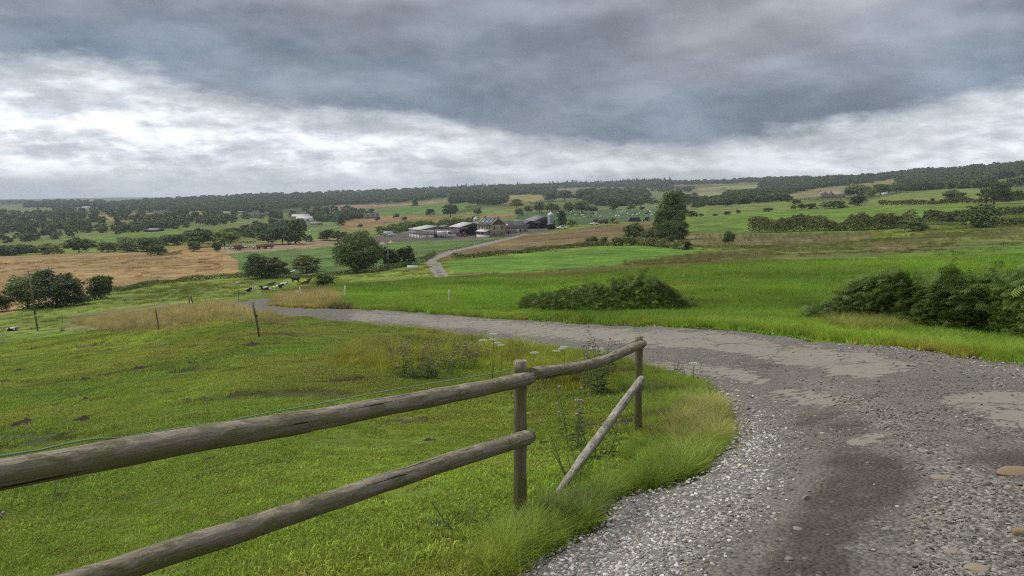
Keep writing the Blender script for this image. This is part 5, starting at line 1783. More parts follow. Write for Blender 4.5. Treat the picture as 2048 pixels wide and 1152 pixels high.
def box_trailer(px, py, alpha, L, H, label, mat, slats=True, cab=False, name="cattle_trailer", cat="trailer"):
    r = put(px, py, alpha, name, label, cat)
    MB().box(-L / 2, L / 2, -1.2, 1.2, .9, .9 + H).build("box_body", mat, r)
    if slats:
        for i in range(3):
            MB().box(-L / 2 + .1, L / 2 - .1, -1.23, -1.205, 1.3 + i * H * .27, 1.42 + i * H * .27).build("vent_slot", M_DARKIN, r)
    MB().box(-L / 2, L / 2, -1.0, 1.0, .7, .9).build("chassis", M_DARKIN, r)
    for x in (-L / 2 + .9, L / 2 - .9):
        for y in (-1.0, 1.0):
            wheel(r, x, y, .45)
    if cab:
        MB().prism([(L / 2 + .1, .7), (L / 2 + 2.1, .7), (L / 2 + 2.1, 1.8), (L / 2 + 1.8, 3.0), (L / 2 + .1, 3.1)], -1.15, 1.15).build("cab", mat, r)
        MB().prism([(L / 2 + .6, 1.8), (L / 2 + 2.12, 1.8), (L / 2 + 1.84, 2.8), (L / 2 + .6, 2.8)], -1.16, 1.16).build("cab_window", M_GLASS, r)
        wheel(r, L / 2 + 1.3, -1.0, .45)
        wheel(r, L / 2 + 1.3, 1.0, .45)
    return r


box_trailer(884, 476, 4, 4.2, 2.1, "white cattle lorry with dark side vents parked in front of the open barn", M_WHITE, cab=True, name="cattle_lorry", cat="lorry")
box_trailer(869, 475, 0, 2.8, 1.9, "red trailer behind the white cattle lorry", M_RED, False)
box_trailer(776.5, 473, 6, 4.6, 1.6, "pale green-roofed caravan left of the cattle shed", M_PANEL, False, name="caravan", cat="caravan")
box_trailer(476.5, 500.5, 10, 2.6, 1.3, "dark red feed trailer standing among the cows on the stubble strip", M_BROWN, False, name="feed_trailer")
box_trailer(523, 497.5, 10, 4.0, 1.1, "rust red feed trailer on the stubble strip, left of the orange one", M_ORANGE, False, name="feed_trailer")
box_trailer(537, 496.5, 10, 4.0, 1.2, "brighter orange feed trailer at the right end of the stubble strip's row", M_ORANGE, False, name="feed_trailer")
box_trailer(1207, 448.5, 5, 4.6, 1.7, "brown muck trailer between the orange machine and the shrub", M_BROWN, False, name="muck_trailer")


def tractor(px, py, alpha, mat, label, s=1.0):
    r = put(px, py, alpha, "tractor", label, "tractor")
    MB().prism([(-1.9, .7), (-1.9, 1.3), (-.3, 1.45), (-.2, 2.5), (1.1, 2.5), (1.2, 1.2), (1.3, .7)], -.5, .5).build("body", mat, r)
    MB().prism([(-.1, 1.5), (-.02, 2.3), (.95, 2.3), (1.02, 1.5)], -.53, .53).build("cab_window", M_GLASS, r)
    MB().bar((-1.0, -.2, 1.4), (-1.0, -.2, 2.3), .1).build("exhaust_pipe", M_DARKIN, r)
    for y in (-.75, .75):
        wheel(r, .75, y, .8, .4, M_YELLOW)
        wheel(r, -1.5, y, .5, .3, M_YELLOW)
    r.scale = (s, s, s)
    return r


tractor(1232, 448, -20, M_YELLOW, "yellow machine with black wheels standing left of the bale stack", 0.8)
tractor(1191, 447, 12, M_ORANGE, "rusty orange harvester-like machine behind the white car")
tractor(927, 474, 12, M_RED, "red tractor in front of the open barn beside the farmhouse", .9)
tractor(902, 472.5, 60, M_YELLOW, "yellow tractor at the nose of the white cattle lorry", .8)
tractor(1294, 442.5, 0, M_GREEN_P, "green machine at the right of the black bale stack", 1.0)

# stack of black wrapped bales
r = put(1269, 443.5, 6, "bale_stack", "stack of round black-wrapped silage bales behind the seeded field", "bales")
for lvl, n in ((0, 5), (1, 4)):
    for i in range(n):
        x = (i - (n - 1) / 2) * 1.35
        b = MB()
        seg = 14
        V = [(x + q * math.cos(2 * math.pi * k / seg), o, .65 + lvl * 1.1 + q * math.sin(2 * math.pi * k / seg)) for q, o in ((0.01, -.7), (.55, -.7), (.66, -.55), (.66, .55), (.55, .7), (.01, .7)) for k in range(seg)]
        b.add(V, [(j * seg + k, j * seg + (k + 1) % seg, (j + 1) * seg + (k + 1) % seg, (j + 1) * seg + k) for j in range(5) for k in range(seg)])
        b.build("bale", M_WRAP, r)

for px, py, wpx, hpx, lab in ((765, 488.5, 16, 5, "lower pale sand heap on the field edge below the farm yard"), (782, 485.5, 14, 6, "taller pale sand heap at the edge of the farm yard"),
                              (1250, 444, 9, 4, "brown earth heap left of the black bale stack")):
    g = hit(px, py)
    _, _, dep = proj(np.array(g.x), np.array(g.y), np.array(g.z))
    W, Hh = wpx / F * float(dep), hpx / F * float(dep)
    gx_, gy_ = np.meshgrid(np.linspace(-1, 1, 17), np.linspace(-1, 1, 17))
    rr = np.hypot(gx_, gy_)
    zz = np.clip(1 - rr, 0, 1) ** .8 * (1 + fbm(gx_ * 3 + px, gy_ * 3, 5, 3)) * Hh - .1
    ii = np.arange(289).reshape(17, 17)
    me = np_mesh("sand_heap", np.stack([gx_ * W / 2, gy_ * W / 2, zz], -1).reshape(-1, 3), [np.stack([ii[:-1, :-1], ii[:-1, 1:], ii[1:, 1:], ii[1:, :-1]], -1).reshape(-1, 4)], True)
    link("sand_heap" if px < 1000 else "earth_heap", me, M_HEAP if px < 1000 else M_BROWN, None, (g.x, g.y, gz(g.x, g.y)), label=lab, category="heap")


# far houses
def far_house(px, py, wpx, hpx, alpha, label, wall=M_STONE, roofm=M_SLATE, wins=4, gables=0, name="far_house", chim=2, cat="house", depth=7.0):
    g = hit(px, py)
    _, _, dep = proj(np.array(g.x), np.array(g.y), np.array(g.z))
    k = float(dep) / F
    W, Hh = wpx * k / math.cos(math.radians(alpha)), hpx * k
    ze, zr = Hh * .58, Hh
    r = empty(name, (g.x, g.y, gz(g.x, g.y)), math.radians(alpha), label=label, category=cat)
    gable_walls(MB(), -W / 2, W / 2, 0, depth, ze, zr).build("wall", wall, r)
    ro = roof_gable_x(MB(), -W / 2, W / 2, 0, depth, ze, zr, .25).build("roof", roofm, r)
    for i in range(wins):
        window(r, -W / 2 + W * (i + .5) / wins, 0, ze * .35, W / wins * .35, ze * .35, 'x')
    for i in range(chim):
        x = (-W / 2 + .6) if i == 0 else W / 2 - .6
        MB().box(x - .5, x + .5, depth / 2 - .5, depth / 2 + .5, zr - .5, zr + Hh * .16).build("chimney", wall, ro)
    for i in range(gables):
        x = -W / 2 + W * (i + .5) / gables
        gw = W / gables * .32
        MB().prism([(x - gw, 0), (x + gw, 0), (x + gw, ze), (x, ze + gw * 1.3), (x - gw, ze)], -.8, depth / 2).build("gable_front", wall, r)
        MB().obox((x - gw / 2, depth / 4 - .5, ze + gw * .65 + .12), (gw / 2 * 1.1, 0, gw * .65 * 1.1), (0, depth / 4 + .5, 0), (-.08, 0, .1)).obox((x + gw / 2, depth / 4 - .5, ze + gw * .65 + .12), (gw / 2 * 1.1, 0, -gw * .65 * 1.1), (0, depth / 4 + .5, 0), (.08, 0, .1)).build("gable_roof", roofm, ro)
    return r


far_house(742, 437, 28, 10, 6, "long two-storey stone house standing alone at the left edge of the round green hill", M_STONE_L, M_SLATE, 4, 3)
far_house(508, 436, 24, 9, 8, "pale stone house with several chimneys at the left of the far hamlet", M_STONE_L, M_SLATE, 4, 3, chim=2)
far_house(527, 434, 10, 7, 30, "smaller stone house right of the many-chimneyed far house", M_STONE, M_SLATE, 2)
far_house(551, 434, 16, 7, -8, "pale cottage with white lower wall in the far hamlet above the dark group of trees", M_PANEL, M_SLATE, 3)
far_house(608, 444, 30, 10, 10, "white-ended farm building in the far hamlet", M_WHITE, M_SHEET, 2, chim=0, name="far_barn", cat="barn", depth=14)
far_house(601, 438, 34, 8, 10, "long grey barn roof behind the white-ended farm building", M_SHEET_D, M_SHEET, 0, chim=0, name="far_barn", cat="barn", depth=14)
far_house(570, 451, 19, 7, 10, "dark blue-roofed shed left of the tallest tree of the dark group", M_BOARD, M_BLUE, 0, chim=0, name="far_barn", cat="barn", depth=10)
far_house(648, 439, 13, 8, 10, "white gabled cottage right of the far hamlet's barns", M_WHITE, M_SLATE, 2)
far_house(663, 438, 14, 8, -10, "stone cottage beside the white gabled cottage", M_STONE, M_SLATE, 2)
far_house(632, 450, 22, 6, 8, "low brown sheds at the top of the sheep field", M_STONE, M_SHEET_D, 0, chim=0, name="far_barn", cat="barn")
far_house(302, 464, 26, 6, 0, "low dark barn above the valley pasture at the left", M_DARKIN, M_SHEET_D, 0, chim=0, name="far_barn", cat="barn", depth=10)
far_house(421, 444, 18, 6, 5, "dark-roofed barn among the trees left of the far hamlet", M_BOARD, M_SHEET_D, 0, chim=0, name="far_barn", cat="barn", depth=10)
far_house(1654, 397, 26, 14, 10, "stone farmhouse with pointed gables on the right below the pale hillside", M_STONE, M_STONE, 4, 2)
far_house(1679, 396, 24, 12, 4, "long stone barn joined at the right of the gabled farmhouse", M_STONE, M_STONE_L, 3, chim=0, name="far_barn", cat="barn")
far_house(1305, 402, 12, 7, 5, "tiny white-ended far farm behind the herd's pasture", M_PANEL, M_SLATE, 0, chim=0, name="far_barn", cat="barn")
far_house(1199, 382, 14, 5, 0, "tiny dark farm with white end on the mixed pasture near the skyline", M_PANEL, M_SHEET_D, 0, chim=0, name="far_barn", cat="barn")
far_house(1777, 388, 10, 6, 12, "small pale shed at the wood edge right of the stone farmhouse", M_PANEL, M_SHEET_D, 1, chim=0, name="far_barn", cat="barn")
far_house(171, 417, 14, 4, 0, "tiny pale farm near the far left skyline", M_PANEL, M_SHEET, 0, chim=0, name="far_barn", cat="barn")


# ------------------------------------------------------------------ cows
def skin_mesh(name, verts, edges, radii, levels=1):
    me = bpy.data.meshes.new("tmp")
    me.from_pydata(verts, edges, [])
    ob = bpy.data.objects.new("tmp", me)
    COL.objects.link(ob)
    sk = ob.modifiers.new("s", 'SKIN')
    for v, r in zip(me.skin_vertices[0].data, radii):
        v.radius = (r, r) if not hasattr(r, '__len__') else r
    me.skin_vertices[0].data[0].use_root = True
    sb = ob.modifiers.new("d", 'SUBSURF')
    sb.levels = sb.render_levels = levels
    dg = bpy.context.evaluated_depsgraph_get()
    out = bpy.data.meshes.new_from_object(ob.evaluated_get(dg))
    out.name = name
    bpy.data.objects.remove(ob)
    for p in out.polygons:
        p.use_smooth = True
    return out


def cow_spec(pose):
    if pose == 'lie':
        v = [(-.72, 0, .42), (0, 0, .44), (.6, 0, .50), (.92, 0, .74), (1.12, 0, .95), (1.46, 0, .80)]
        r = [.36, .44, .38, .21, .15, .095]
        e = [(0, 1), (1, 2), (2, 3), (3, 4), (4, 5)]
        for s in (-1, 1):
            n = len(v)
            v += [(.68, .28 * s, .22), (1.0, .30 * s, .12), (.66, .34 * s, .07)]
            r += [.13, .075, .06]
            e += [(2, n), (n, n + 1), (n + 1, n + 2)]
            n = len(v)
            v += [(-.55, .34 * s, .26), (-.12, .46 * s, .17), (-.55, .56 * s, .07)]
            r += [.19, .09, .06]
            e += [(0, n), (n, n + 1), (n + 1, n + 2)]
        n = len(v)
        v += [(-1.05, .05, .42), (-1.15, .15, .1)]
        r += [.05, .03]
        e += [(0, n), (n, n + 1)]
    else:
        if pose == 'graze':
            head = [(.98, 0, 1.02), (1.25, 0, .62), (1.38, 0, .22)]
        else:
            head = [(.96, 0, 1.28), (1.2, 0, 1.42), (1.52, 0, 1.2)]
        v = [(-.72, 0, 1.12), (0, 0, 1.06), (.6, 0, 1.10)] + head
        r = [.31, .39, .34, .2, .15, .095]
        e = [(0, 1), (1, 2), (2, 3), (3, 4), (4, 5)]
        for s in (-1, 1):
            n = len(v)
            v += [(.62, .19 * s, .74), (.64, .21 * s, .42), (.62, .21 * s, .03)]
            r += [.13, .07, .06]
            e += [(2, n), (n, n + 1), (n + 1, n + 2)]
            n = len(v)
            v += [(-.74, .2 * s, .84), (-.62, .22 * s, .60), (-.86, .22 * s, .46), (-.80, .22 * s, .03)]
            r += [.18, .10, .065, .06]
            e += [(0, n), (n, n + 1), (n + 1, n + 2), (n + 2, n + 3)]
        n = len(v)
        v += [(-1.04, 0, 1.2), (-1.1, 0, .6)]
        r += [.045, .03]
        e += [(0, n), (n, n + 1)]
    return v, e, r, v[4]


def cow_mat(name, thr, dark=(0.018, 0.017, 0.018), white=(0.66, 0.62, 0.55)):
    m, T = new_mat(name)
    tc = T.n('ShaderNodeTexCoord').outputs['Object']
    rv = T.n('ShaderNodeCombineXYZ', {0: T.m('MULTIPLY', T.n('ShaderNodeObjectInfo').outputs['Random'], 40.0), 1: 0.0, 2: 0.0}).outputs[0]
    n = T.noise(T.n('ShaderNodeVectorMath', {0: tc, 1: rv}, operation='ADD').outputs[0], 1.15, 2, 0.5)
    c = T.mix(T.smooth(n, thr, thr + .02), dark, white)
    finish(T, c, 0.7, spec=0.2)
    return m


CG = "cows resting in the near pasture below the ditch"
COWM = {'patched': cow_mat("black_and_white_hide", .48), 'white': cow_mat("mostly_white_hide", .38), 'black': cow_mat("black_hide", .9),
        'mostly': cow_mat("mostly_black_hide", .52), 'brown': cow_mat("brown_hide", .9, (0.13, 0.065, 0.03)), 'sheep': cow_mat("cream_fleece", .1, (.5, .48, .4), (.62, .6, .52))}
COWME = {}
for pose in ('lie', 'stand', 'graze'):
    v, e, rr, hd = cow_spec(pose)
    base = skin_mesh("hide", v, e, rr, 1)
    for k, m in COWM.items():
        c = base.copy()
        c.name = "body"
        c.materials.clear()
        c.materials.append(m)
        COWME[pose, k] = (c, hd)
EAR = {}
for k, m in COWM.items():
    e_ = MB().add([(0, .06, 0), (-.03, .27, .02), (.05, .24, -.06), (.05, .08, -.06), (-.03, .16, .05)], [], [(0, 1, 2), (0, 2, 3), (0, 4, 1), (4, 2, 1), (0, 3, 4), (3, 2, 4)]).mesh("ear")
    e_.materials.append(m)
    f_ = e_.copy()
    for q in f_.vertices:
        q.co.y *= -1
    EAR[k] = (e_, f_)


def cow(px, py, heading, pose, coat, label, group=None, scale=1.0, ears=True, name="cow", cat="cow"):
    g = hit(px, py)
    if group == CG:
        scale *= .70
    props = dict(label=label, category=cat)
    if group:
        props['group'] = group
    me, hd = COWME[pose, coat]
    if not ears:
        o = link(name, me, None, None, (g.x, g.y, gz(g.x, g.y)), math.radians(heading), **props)
        o.scale = (scale,) * 3
        return o
    r = empty(name, (g.x, g.y, gz(g.x, g.y)), math.radians(heading), **props)
    r.scale = (scale,) * 3
    link("body", me, None, r)
    for q in EAR[coat]:
        link("ear", q, None, r, (hd[0] - .05, 0, hd[2] + .08))
    return r


CG = "cows resting in the near pasture below the ditch"
cow(500, 583.5, 15, 'lie', 'patched', "black and white cow lying nearest, left of the other resting cows", CG)
cow(533, 581.5, 195, 'lie', 'mostly', "mostly black cow lying in front of the black one, head to the left", CG)
cow(540, 572, 30, 'lie', 'black', "black cow lying behind with its head raised to the right", CG)
cow(555, 577, 5, 'lie', 'mostly', "mostly black cow with white hindquarters lying in the middle of the group", CG)
cow(567, 571, 20, 'lie', 'white', "mostly white cow lying at the back of the group", CG)
cow(591, 565.5, 175, 'stand', 'black', "black cow standing side-on behind the resting group", CG, 1.05)
cow(609, 569, 8, 'lie', 'black', "black cow lying at the right beside the low thorn bush", CG)
cow(475.5, 571.5, 250, 'stand', 'white', "pale cow standing alone at the far left of the resting group", CG, .75)
cow(618, 560.5, 10, 'lie', 'brown', "brown calf lying behind the rightmost black cow", CG, .7)
cow(23, 662, 10, 'lie', 'patched', "black and white cow lying by itself near the far left fence", CG, .55)
rr = random.Random(5)


def ordinal(n):
    return "%d%s" % (n, {1: 'st', 2: 'nd', 3: 'rd'}.get(n % 10 if n % 100 not in (11, 12, 13) else 0, 'th'))


cnt = {}
for i, px in enumerate(sorted([rr.uniform(1140, 1310) for _ in range(53)] + [rr.uniform(1060, 1140) for _ in range(5)])):
    py = rr.uniform(421 + (1310 - px) * .022, 438 - (px > 1250) * 4)
    k = rr.choice(['black', 'white', 'white', 'patched'])
    cnt[k] = cnt.get(k, 0) + 1
    cow(px, py, rr.uniform(0, 360), 'graze', k, ordinal(cnt[k]) + " from the left of the " + {'black': 'black', 'white': 'white', 'patched': 'patched'}[k] + " cows grazing far behind the silo", "herd grazing behind the farm", .95, False)
for i in range(20):
    px = 450 + i * 3.3 + rr.uniform(-1.5, 1.5)
    k = rr.choice(['black', 'white', 'white', 'patched', 'brown'])
    cow(px, 500.5 - (px - 450) * .045 + rr.uniform(-2, 1), rr.uniform(0, 360), rr.choice(['stand', 'graze']), k, "%s cow, %s from the left in the feeding row beside the red trailers" % (k, ordinal(i + 1)), "cows feeding on the stubble strip", .9, False)
for i, px in enumerate(sorted(rr.uniform(614, 676) for _ in range(14))):
    cow(px, 466 - (px - 614) * .13 + rr.uniform(-3, 4), rr.uniform(0, 360), 'graze', 'sheep', ordinal(i + 1) + " cream sheep from the left in the small field below the far hamlet", "sheep in the small far field", .75, False, "sheep", "sheep")

# feed trough by the big tree, pole, gate
r = put(825, 540, 4, "water_trough", "white trough standing near the bend of the farm track", "trough")
MB().box(-1.0, 1.0, -.4, -.32, .25, .85).box(-1.0, 1.0, .32, .4, .25, .85).box(-1.0, -.92, -.32, .32, .25, .85).box(.92, 1.0, -.32, .32, .25, .85).box(-.92, .92, -.32, .32, .25, .3).build("basin", M_WHITE, r)
for x in (-.7, .7):
    MB().box(x - .12, x + .12, -.38, .38, -.1, .248).build("leg", M_PANEL, r)
r = put(583, 552, 25, "feed_trough", "grey weathered hay rack tipped behind the standing black cow", "hay rack")
MB().obox((0, 0, .9), (.9, 0, .35), (0, .5, 0), (-.03, 0, .08)).build("tray", M_SHEET, r)
for x in (-.6, .6):
    MB().box(x - .05, x + .05, -.4, .4, -.1, .75).build("leg", M_TIMBER, r)


def pole(px, pyb, pyt, label, lean=0.0, arm=False, mat=M_GREYPOLE, name="utility_pole", cat="pole", rad=.13):
    g = hit(px, pyb)
    _, _, dep = proj(np.array(g.x), np.array(g.y), np.array(g.z))
    h = (pyb - pyt) / F * float(dep)
    r = empty(name, (g.x, g.y, gz(g.x, g.y)), 0, label=label, category=cat)
    MB().tube([(0, 0, -.3), (lean * h / 2, 0, h / 2), (lean * h, 0, h)], [rad, rad * .85, rad * .7], 8).build("shaft", mat, r, rest=True)
    if arm:
        MB().bar((lean * h - .6, 0, h - .3), (lean * h + .6, 0, h - .25), .1).build("crossarm", mat, r)
        for s in (-.5, .5):
            MB().lathe((lean * h + s, 0, h - .22), [(.04, 0), (.07, .06), (.03, .14), (0, .15)], 8).build("insulator", M_PANEL, r)
    return r


pole(72.5, 640, 543, "tall wooden pole leaning left in front of the bushy trees at the left", -.08, True, M_TIMBER, rad=.11)
pole(777.5, 537, 462, "thin pale pole standing right of the biggest middle tree", -.03, False)
pole(1154, 455, 421, "slim dark pole right of the white pickup, rising over the herd's pasture", 0, True, M_TIMBER, rad=.15)
pole(1235, 449, 422, "slim pale pole rising behind the yellow machine", 0, True, M_GREYPOLE, rad=.15)
pole(661, 441, 415, "thin pale mast among the trees of the far hamlet", 0, False, M_GREYPOLE, rad=.3)

# ------------------------------------------------------------------ foreground fence
print("foreground ...")


def H1(x, y):
    return float(HG(np.array([x]), np.array([y]))[0])


def line_pts(a, b, n, sag=0.0, wob=0.0, seed=0):
    a, b = Vector(a), Vector(b)
    r = random.Random(seed)
    out = []
    for i in range(n + 1):
        t = i / n
        p = a.lerp(b, t)
        p += Vector((0, 0, -sag * math.sin(math.pi * t)))
        if wob:
            p += Vector((0, 0, wob * float(fbm(np.array([t * 4.0]), np.array([seed * 3.3]), 11, 3)[0])))
        out.append(p)
    return out


P1 = unproj(1040, 1018, 4.75)
P1t = unproj(1040, 713, 4.73)
P2 = unproj(1276, 856, 7.75)
P2t = unproj(1274, 668, 7.72)
fence = empty("rail_fence", (P1.x, P1.y, H1(P1.x, P1.y)), 0, label="weathered round-rail wooden fence with a diagonal brace beside the gravel track", category="fence")
FO = Vector(fence.location)


def fpart(name, pts, rad, seg=20, mat=M_TIMBER, wob=.10, seed=0, **kw):
    mb = MB().tube([p - FO for p in pts], rad, seg, True, wob, seed)
    return mb.build(name, mat, fence, smooth=False, rest=True, **kw)


def smooth_sides(o):
    me = o.data
    f = np.array([len(p.vertices) == 4 for p in me.polygons])
    me.polygons.foreach_set("use_smooth", f)
    me.update()


# posts
for a, b, r_, sd in ((P1, P1t, .041, 1), (P2, P2t, .040, 2)):
    low = Vector((a.x, a.y, min(H1(a.x, a.y) - .3, a.z - .2)))
    top = Vector((a.x, a.y, b.z)) if sd == 1 else Vector((a.x - .01, a.y, b.z))
    pts = line_pts(low, top, 22)
    o = fpart("post", pts, [r_ * (1 + .05 * math.sin(i)) for i in range(22)] + [r_ * .96], 20, seed=sd, wob=.06)
    smooth_sides(o)
# rails: they pass in front of the posts
A = unproj(-330, 1012, 1.60)
B = unproj(1062, 758, 4.66)
n = 60
rad = [.0425 + .001 * math.sin(i * .7) + (.005 * math.exp(-((i - 24) / 1.6) ** 2)) + (.004 * math.exp(-((i - 41) / 1.8) ** 2)) for i in range(n + 1)]
rad[-1] = rad[0] = .036
o = fpart("top_rail", line_pts(A, B, n, 0.0, .02, 3), rad, 28, seed=3, wob=.07)
smooth_sides(o)
A2, B2 = unproj(1064, 747, 4.70), unproj(1286, 686, 7.66)
o = fpart("top_rail", line_pts(A2, B2, 40, 0.055, .02, 4), [.039] + [.0425 + .0015 * math.sin(i * .9) for i in range(39)] + [.040], 24, seed=5, wob=.07, label="sagging farther top rail")
smooth_sides(o)
A3, B3 = unproj(-160, 1262, 1.72), unproj(1060, 873, 4.66)
o = fpart("lower_rail", line_pts(A3, B3, n, 0.0, .03, 6), [.037 + .010 * i / n for i in range(n)] + [.040], 26, seed=7, wob=.07)
smooth_sides(o)
ft = hit(1104, 1004)
A4, B4 = Vector((ft.x, ft.y, H1(ft.x, ft.y) - .03)), unproj(1283, 758, 7.58)
o = fpart("diagonal_brace", line_pts(A4, B4, 36, 0.0, .015, 8), [.022 + .017 * min(1, i / 10) for i in range(36)] + [.037], 22, M_TIMBER_B, seed=9, wob=.08)
smooth_sides(o)
for p in (unproj(1046, 752, 4.585), unproj(1046, 868, 4.585), unproj(1278, 692, 7.58), unproj(1070, 752, 4.62)):
    MB().lathe(p - FO, [(0, .0), (.009, .001), (.009, .005), (.0, .007)], 8).build("nail_head", M_DARKIN, fence)

# thin green fence cord lying above the top rail
cp = [(-300, 962, 1.72), (-60, 920, 1.98), (0, 912, 2.06), (75, 901, 2.14), (130, 888, 2.23), (175, 879.5, 2.31), (200, 877, 2.36), (250, 875, 2.46), (300, 866, 2.56), (380, 853, 2.74), (450, 844, 2.92), (520, 829, 3.1), (620, 811, 3.38), (740, 788, 3.75), (860, 767, 4.15), (980, 748, 4.55), (1030, 738, 4.73), (1075, 736, 4.86), (1150, 722, 5.7), (1220, 701, 6.7), (1266, 683, 7.6), (1277, 680, 7.75)]
cm = bpy.data.curves.new("cord", 'CURVE')
b = MB().tube([unproj(*p) for p in cp], .0032, 6, True)
cm, T = new_mat("pale_green_cord")
finish(T, (0.20, 0.27, 0.17), .6)
b.build("green_cord", cm, smooth=True, label="thin pale green electric fence cord running along the top rail", category="cord")


# ------------------------------------------------------------------ other fence posts
def fpost(x0, y0, x1, y1, label, mat=M_TIMBER, rad=.045, group=None, name="fence_post", knob=False, band=False):
    g = hit(x1, y1)
    _, _, dep = proj(np.array(g.x), np.array(g.y), np.array(g.z))
    t = unproj(x0, y0, float(dep))
    z = H1(g.x, g.y)
    pr = dict(label=label, category="fence post")
    if group:
        pr['group'] = group
    r = empty(name, (g.x, g.y, z), 0, **pr)
    d = t - Vector((g.x, g.y, z))
    d.y = 0
    MB().tube([(0, 0, -.2), d * .35, d * .7, d], rad, 10, True, .08, int(x0)).build("shaft", mat, r, rest=True)
    if knob:
        MB().lathe(d + Vector((.01, 0, -.02)), [(.0, -.05), (.045, -.05), (.05, 0), (.03, .05), (0, .06)], 10).build("insulator", M_WHITE_POST, r)
    if band:
        MB().lathe(d * .62 + Vector((rad + .02, 0, 0)), [(0, -.03), (.025, -.03), (.025, .03), (0, .03)], 8).build("insulator", M_BLACK, r)
    return r


fpost(508.5, 603, 520, 676, "leaning wooden fence post just left of the muddy patch by the track bend", rad=.036, band=True)
fpost(313, 614, 319, 661, "wooden post standing in the tan grass left of the track bend", rad=.034)
fpost(73.5, 630, 75.5, 661, "post with a white insulator top below the leaning pole", rad=.06, knob=True)
fpost(381, 589, 386, 607, "stout pale gate post behind the tan grass", M_TIMBER_B, .10)
fpost(378, 595, 379, 607, "darker stump close left of the stout pale gate post", rad=.07)
fpost(410.5, 594, 410.5, 606, "thin dark stake between the stout post and the track", M_DARKIN, .02, name="metal_stake")
fpost(478.5, 580, 476.5, 602, "thin dark metal stake at the top edge of the track bend", M_DARKIN, .025, name="metal_stake")
fpost(125, 628, 125, 647, "thin greenish plastic stake left of the tan grass", M_GREEN_P, .022, name="plastic_stake")
fpost(178, 622, 179.5, 630, "short white-topped stake at the left end of the tan grass", M_WHITE_POST, .05, name="plastic_stake")
fpost(600, 573, 604, 597, "white painted post leaning slightly, nearest the resting cows", M_WHITE_POST, .05)
fpost(626, 560, 626.5, 573, "dull short post beside the low thorn bush", M_TIMBER_B, .06)
fpost(691, 571, 690, 598, "flaky white post right of the low thorn bush", M_WHITE_POST, .05)
fpost(703, 561, 703, 569, "tiny white post standing farther off between the other white posts", M_WHITE_POST, .06)
fpost(898.5, 579, 897.5, 609, "cleanest white post standing alone in the green verge", M_WHITE_POST, .035)
fpost(750, 598, 749.5, 604, "tiny faint stake in the meadow between the white posts", M_TIMBER_B, .02, name="plastic_stake")
fpost(1346, 478, 1347, 487, "small pale post in the brambles under the tall dark pair", M_TIMBER_B, .08)
for i, (x, y) in enumerate(((904, 500), (913, 499.5), (1232, 486), (1158, 493))):
    fpost(x, y - 8, x, y, ["first thin stake at the bend of the farm track", "second thin stake right of the farm track bend", "stake by the ragged bushes below the seeded field", "stake at the low end of the seeded field's weedy bank"][i], M_TIMBER, .06)

# ------------------------------------------------------------------ stones
def stone_mesh(name, seed, sub=2, flat=.6, rough=.22):
    bm = bmesh.new()
    bmesh.ops.create_icosphere(bm, subdivisions=sub, radius=.5)
    r = np.random.default_rng(seed)
    ax = r.uniform(.75, 1.3, 3)
    cuts = [(Vector(r.normal(size=3)).normalized(), r.uniform(.30, .42)) for _ in range(7)]
    for v in bm.verts:
        for nrm_, dd in cuts:
            k = v.co.dot(nrm_)
            if k > dd:
                v.co -= nrm_ * (k - dd) * .85
        nn = float(fbm(np.array([v.co.x * 3 + seed]), np.array([v.co.y * 3 + v.co.z * 2.1]), seed, 3)[0])
        v.co *= 1 + rough * nn
        v.co.x *= ax[0]
        v.co.y *= ax[1]
        v.co.z *= flat * ax[2]
    me = bpy.data.meshes.new(name)
    bm.to_mesh(me)
    bm.free()
    return me


import bmesh


def pebble_mat():
    m, T = new_mat("loose_limestone")
    base = T.n('ShaderNodeAttribute', attribute_name='tcol', attribute_type='INSTANCER').outputs['Color']
    pos = T.n('ShaderNodeNewGeometry').outputs['Position']
    n = T.noise(pos, 60, 5, .65)
    c = T.n('ShaderNodeVectorMath', {0: base, 3: T.smooth(n, .3, .7, .78, 1.2)}, operation='SCALE').outputs[0]
    finish(T, c, .85, n, .5, .004, .3)
    return m


def stone_col(n, r, warm=0.14):
    v = r.choice([.10, .15, .20, .26, .34, .45], n, p=[.12, .2, .26, .22, .13, .07]) * r.uniform(.85, 1.15, n)
    c = np.stack([v * 1.03, v * .99, v * .96], 1)
    w = r.random(n) < warm
    c[w] = c[w] * np.array([1.18, 1.0, .82])
    return c


GN_STONE = protos_to_gn("stone_scatter", [stone_mesh("pebble", 20 + k, 1 if k < 4 else 1) for k in range(6)], [pebble_mat()] * 6)
r = np.random.default_rng(11)


def wedge_points(r, n, d0, d1, u0=-.78, u1=.78, power=1.0):
    """random points in the view's wedge, even per area for power 1"""
    d = np.sqrt(r.random(n) ** power * (d1 ** 2 - d0 ** 2) + d0 ** 2)
    u = r.uniform(u0, u1, n)
    return u * d, d


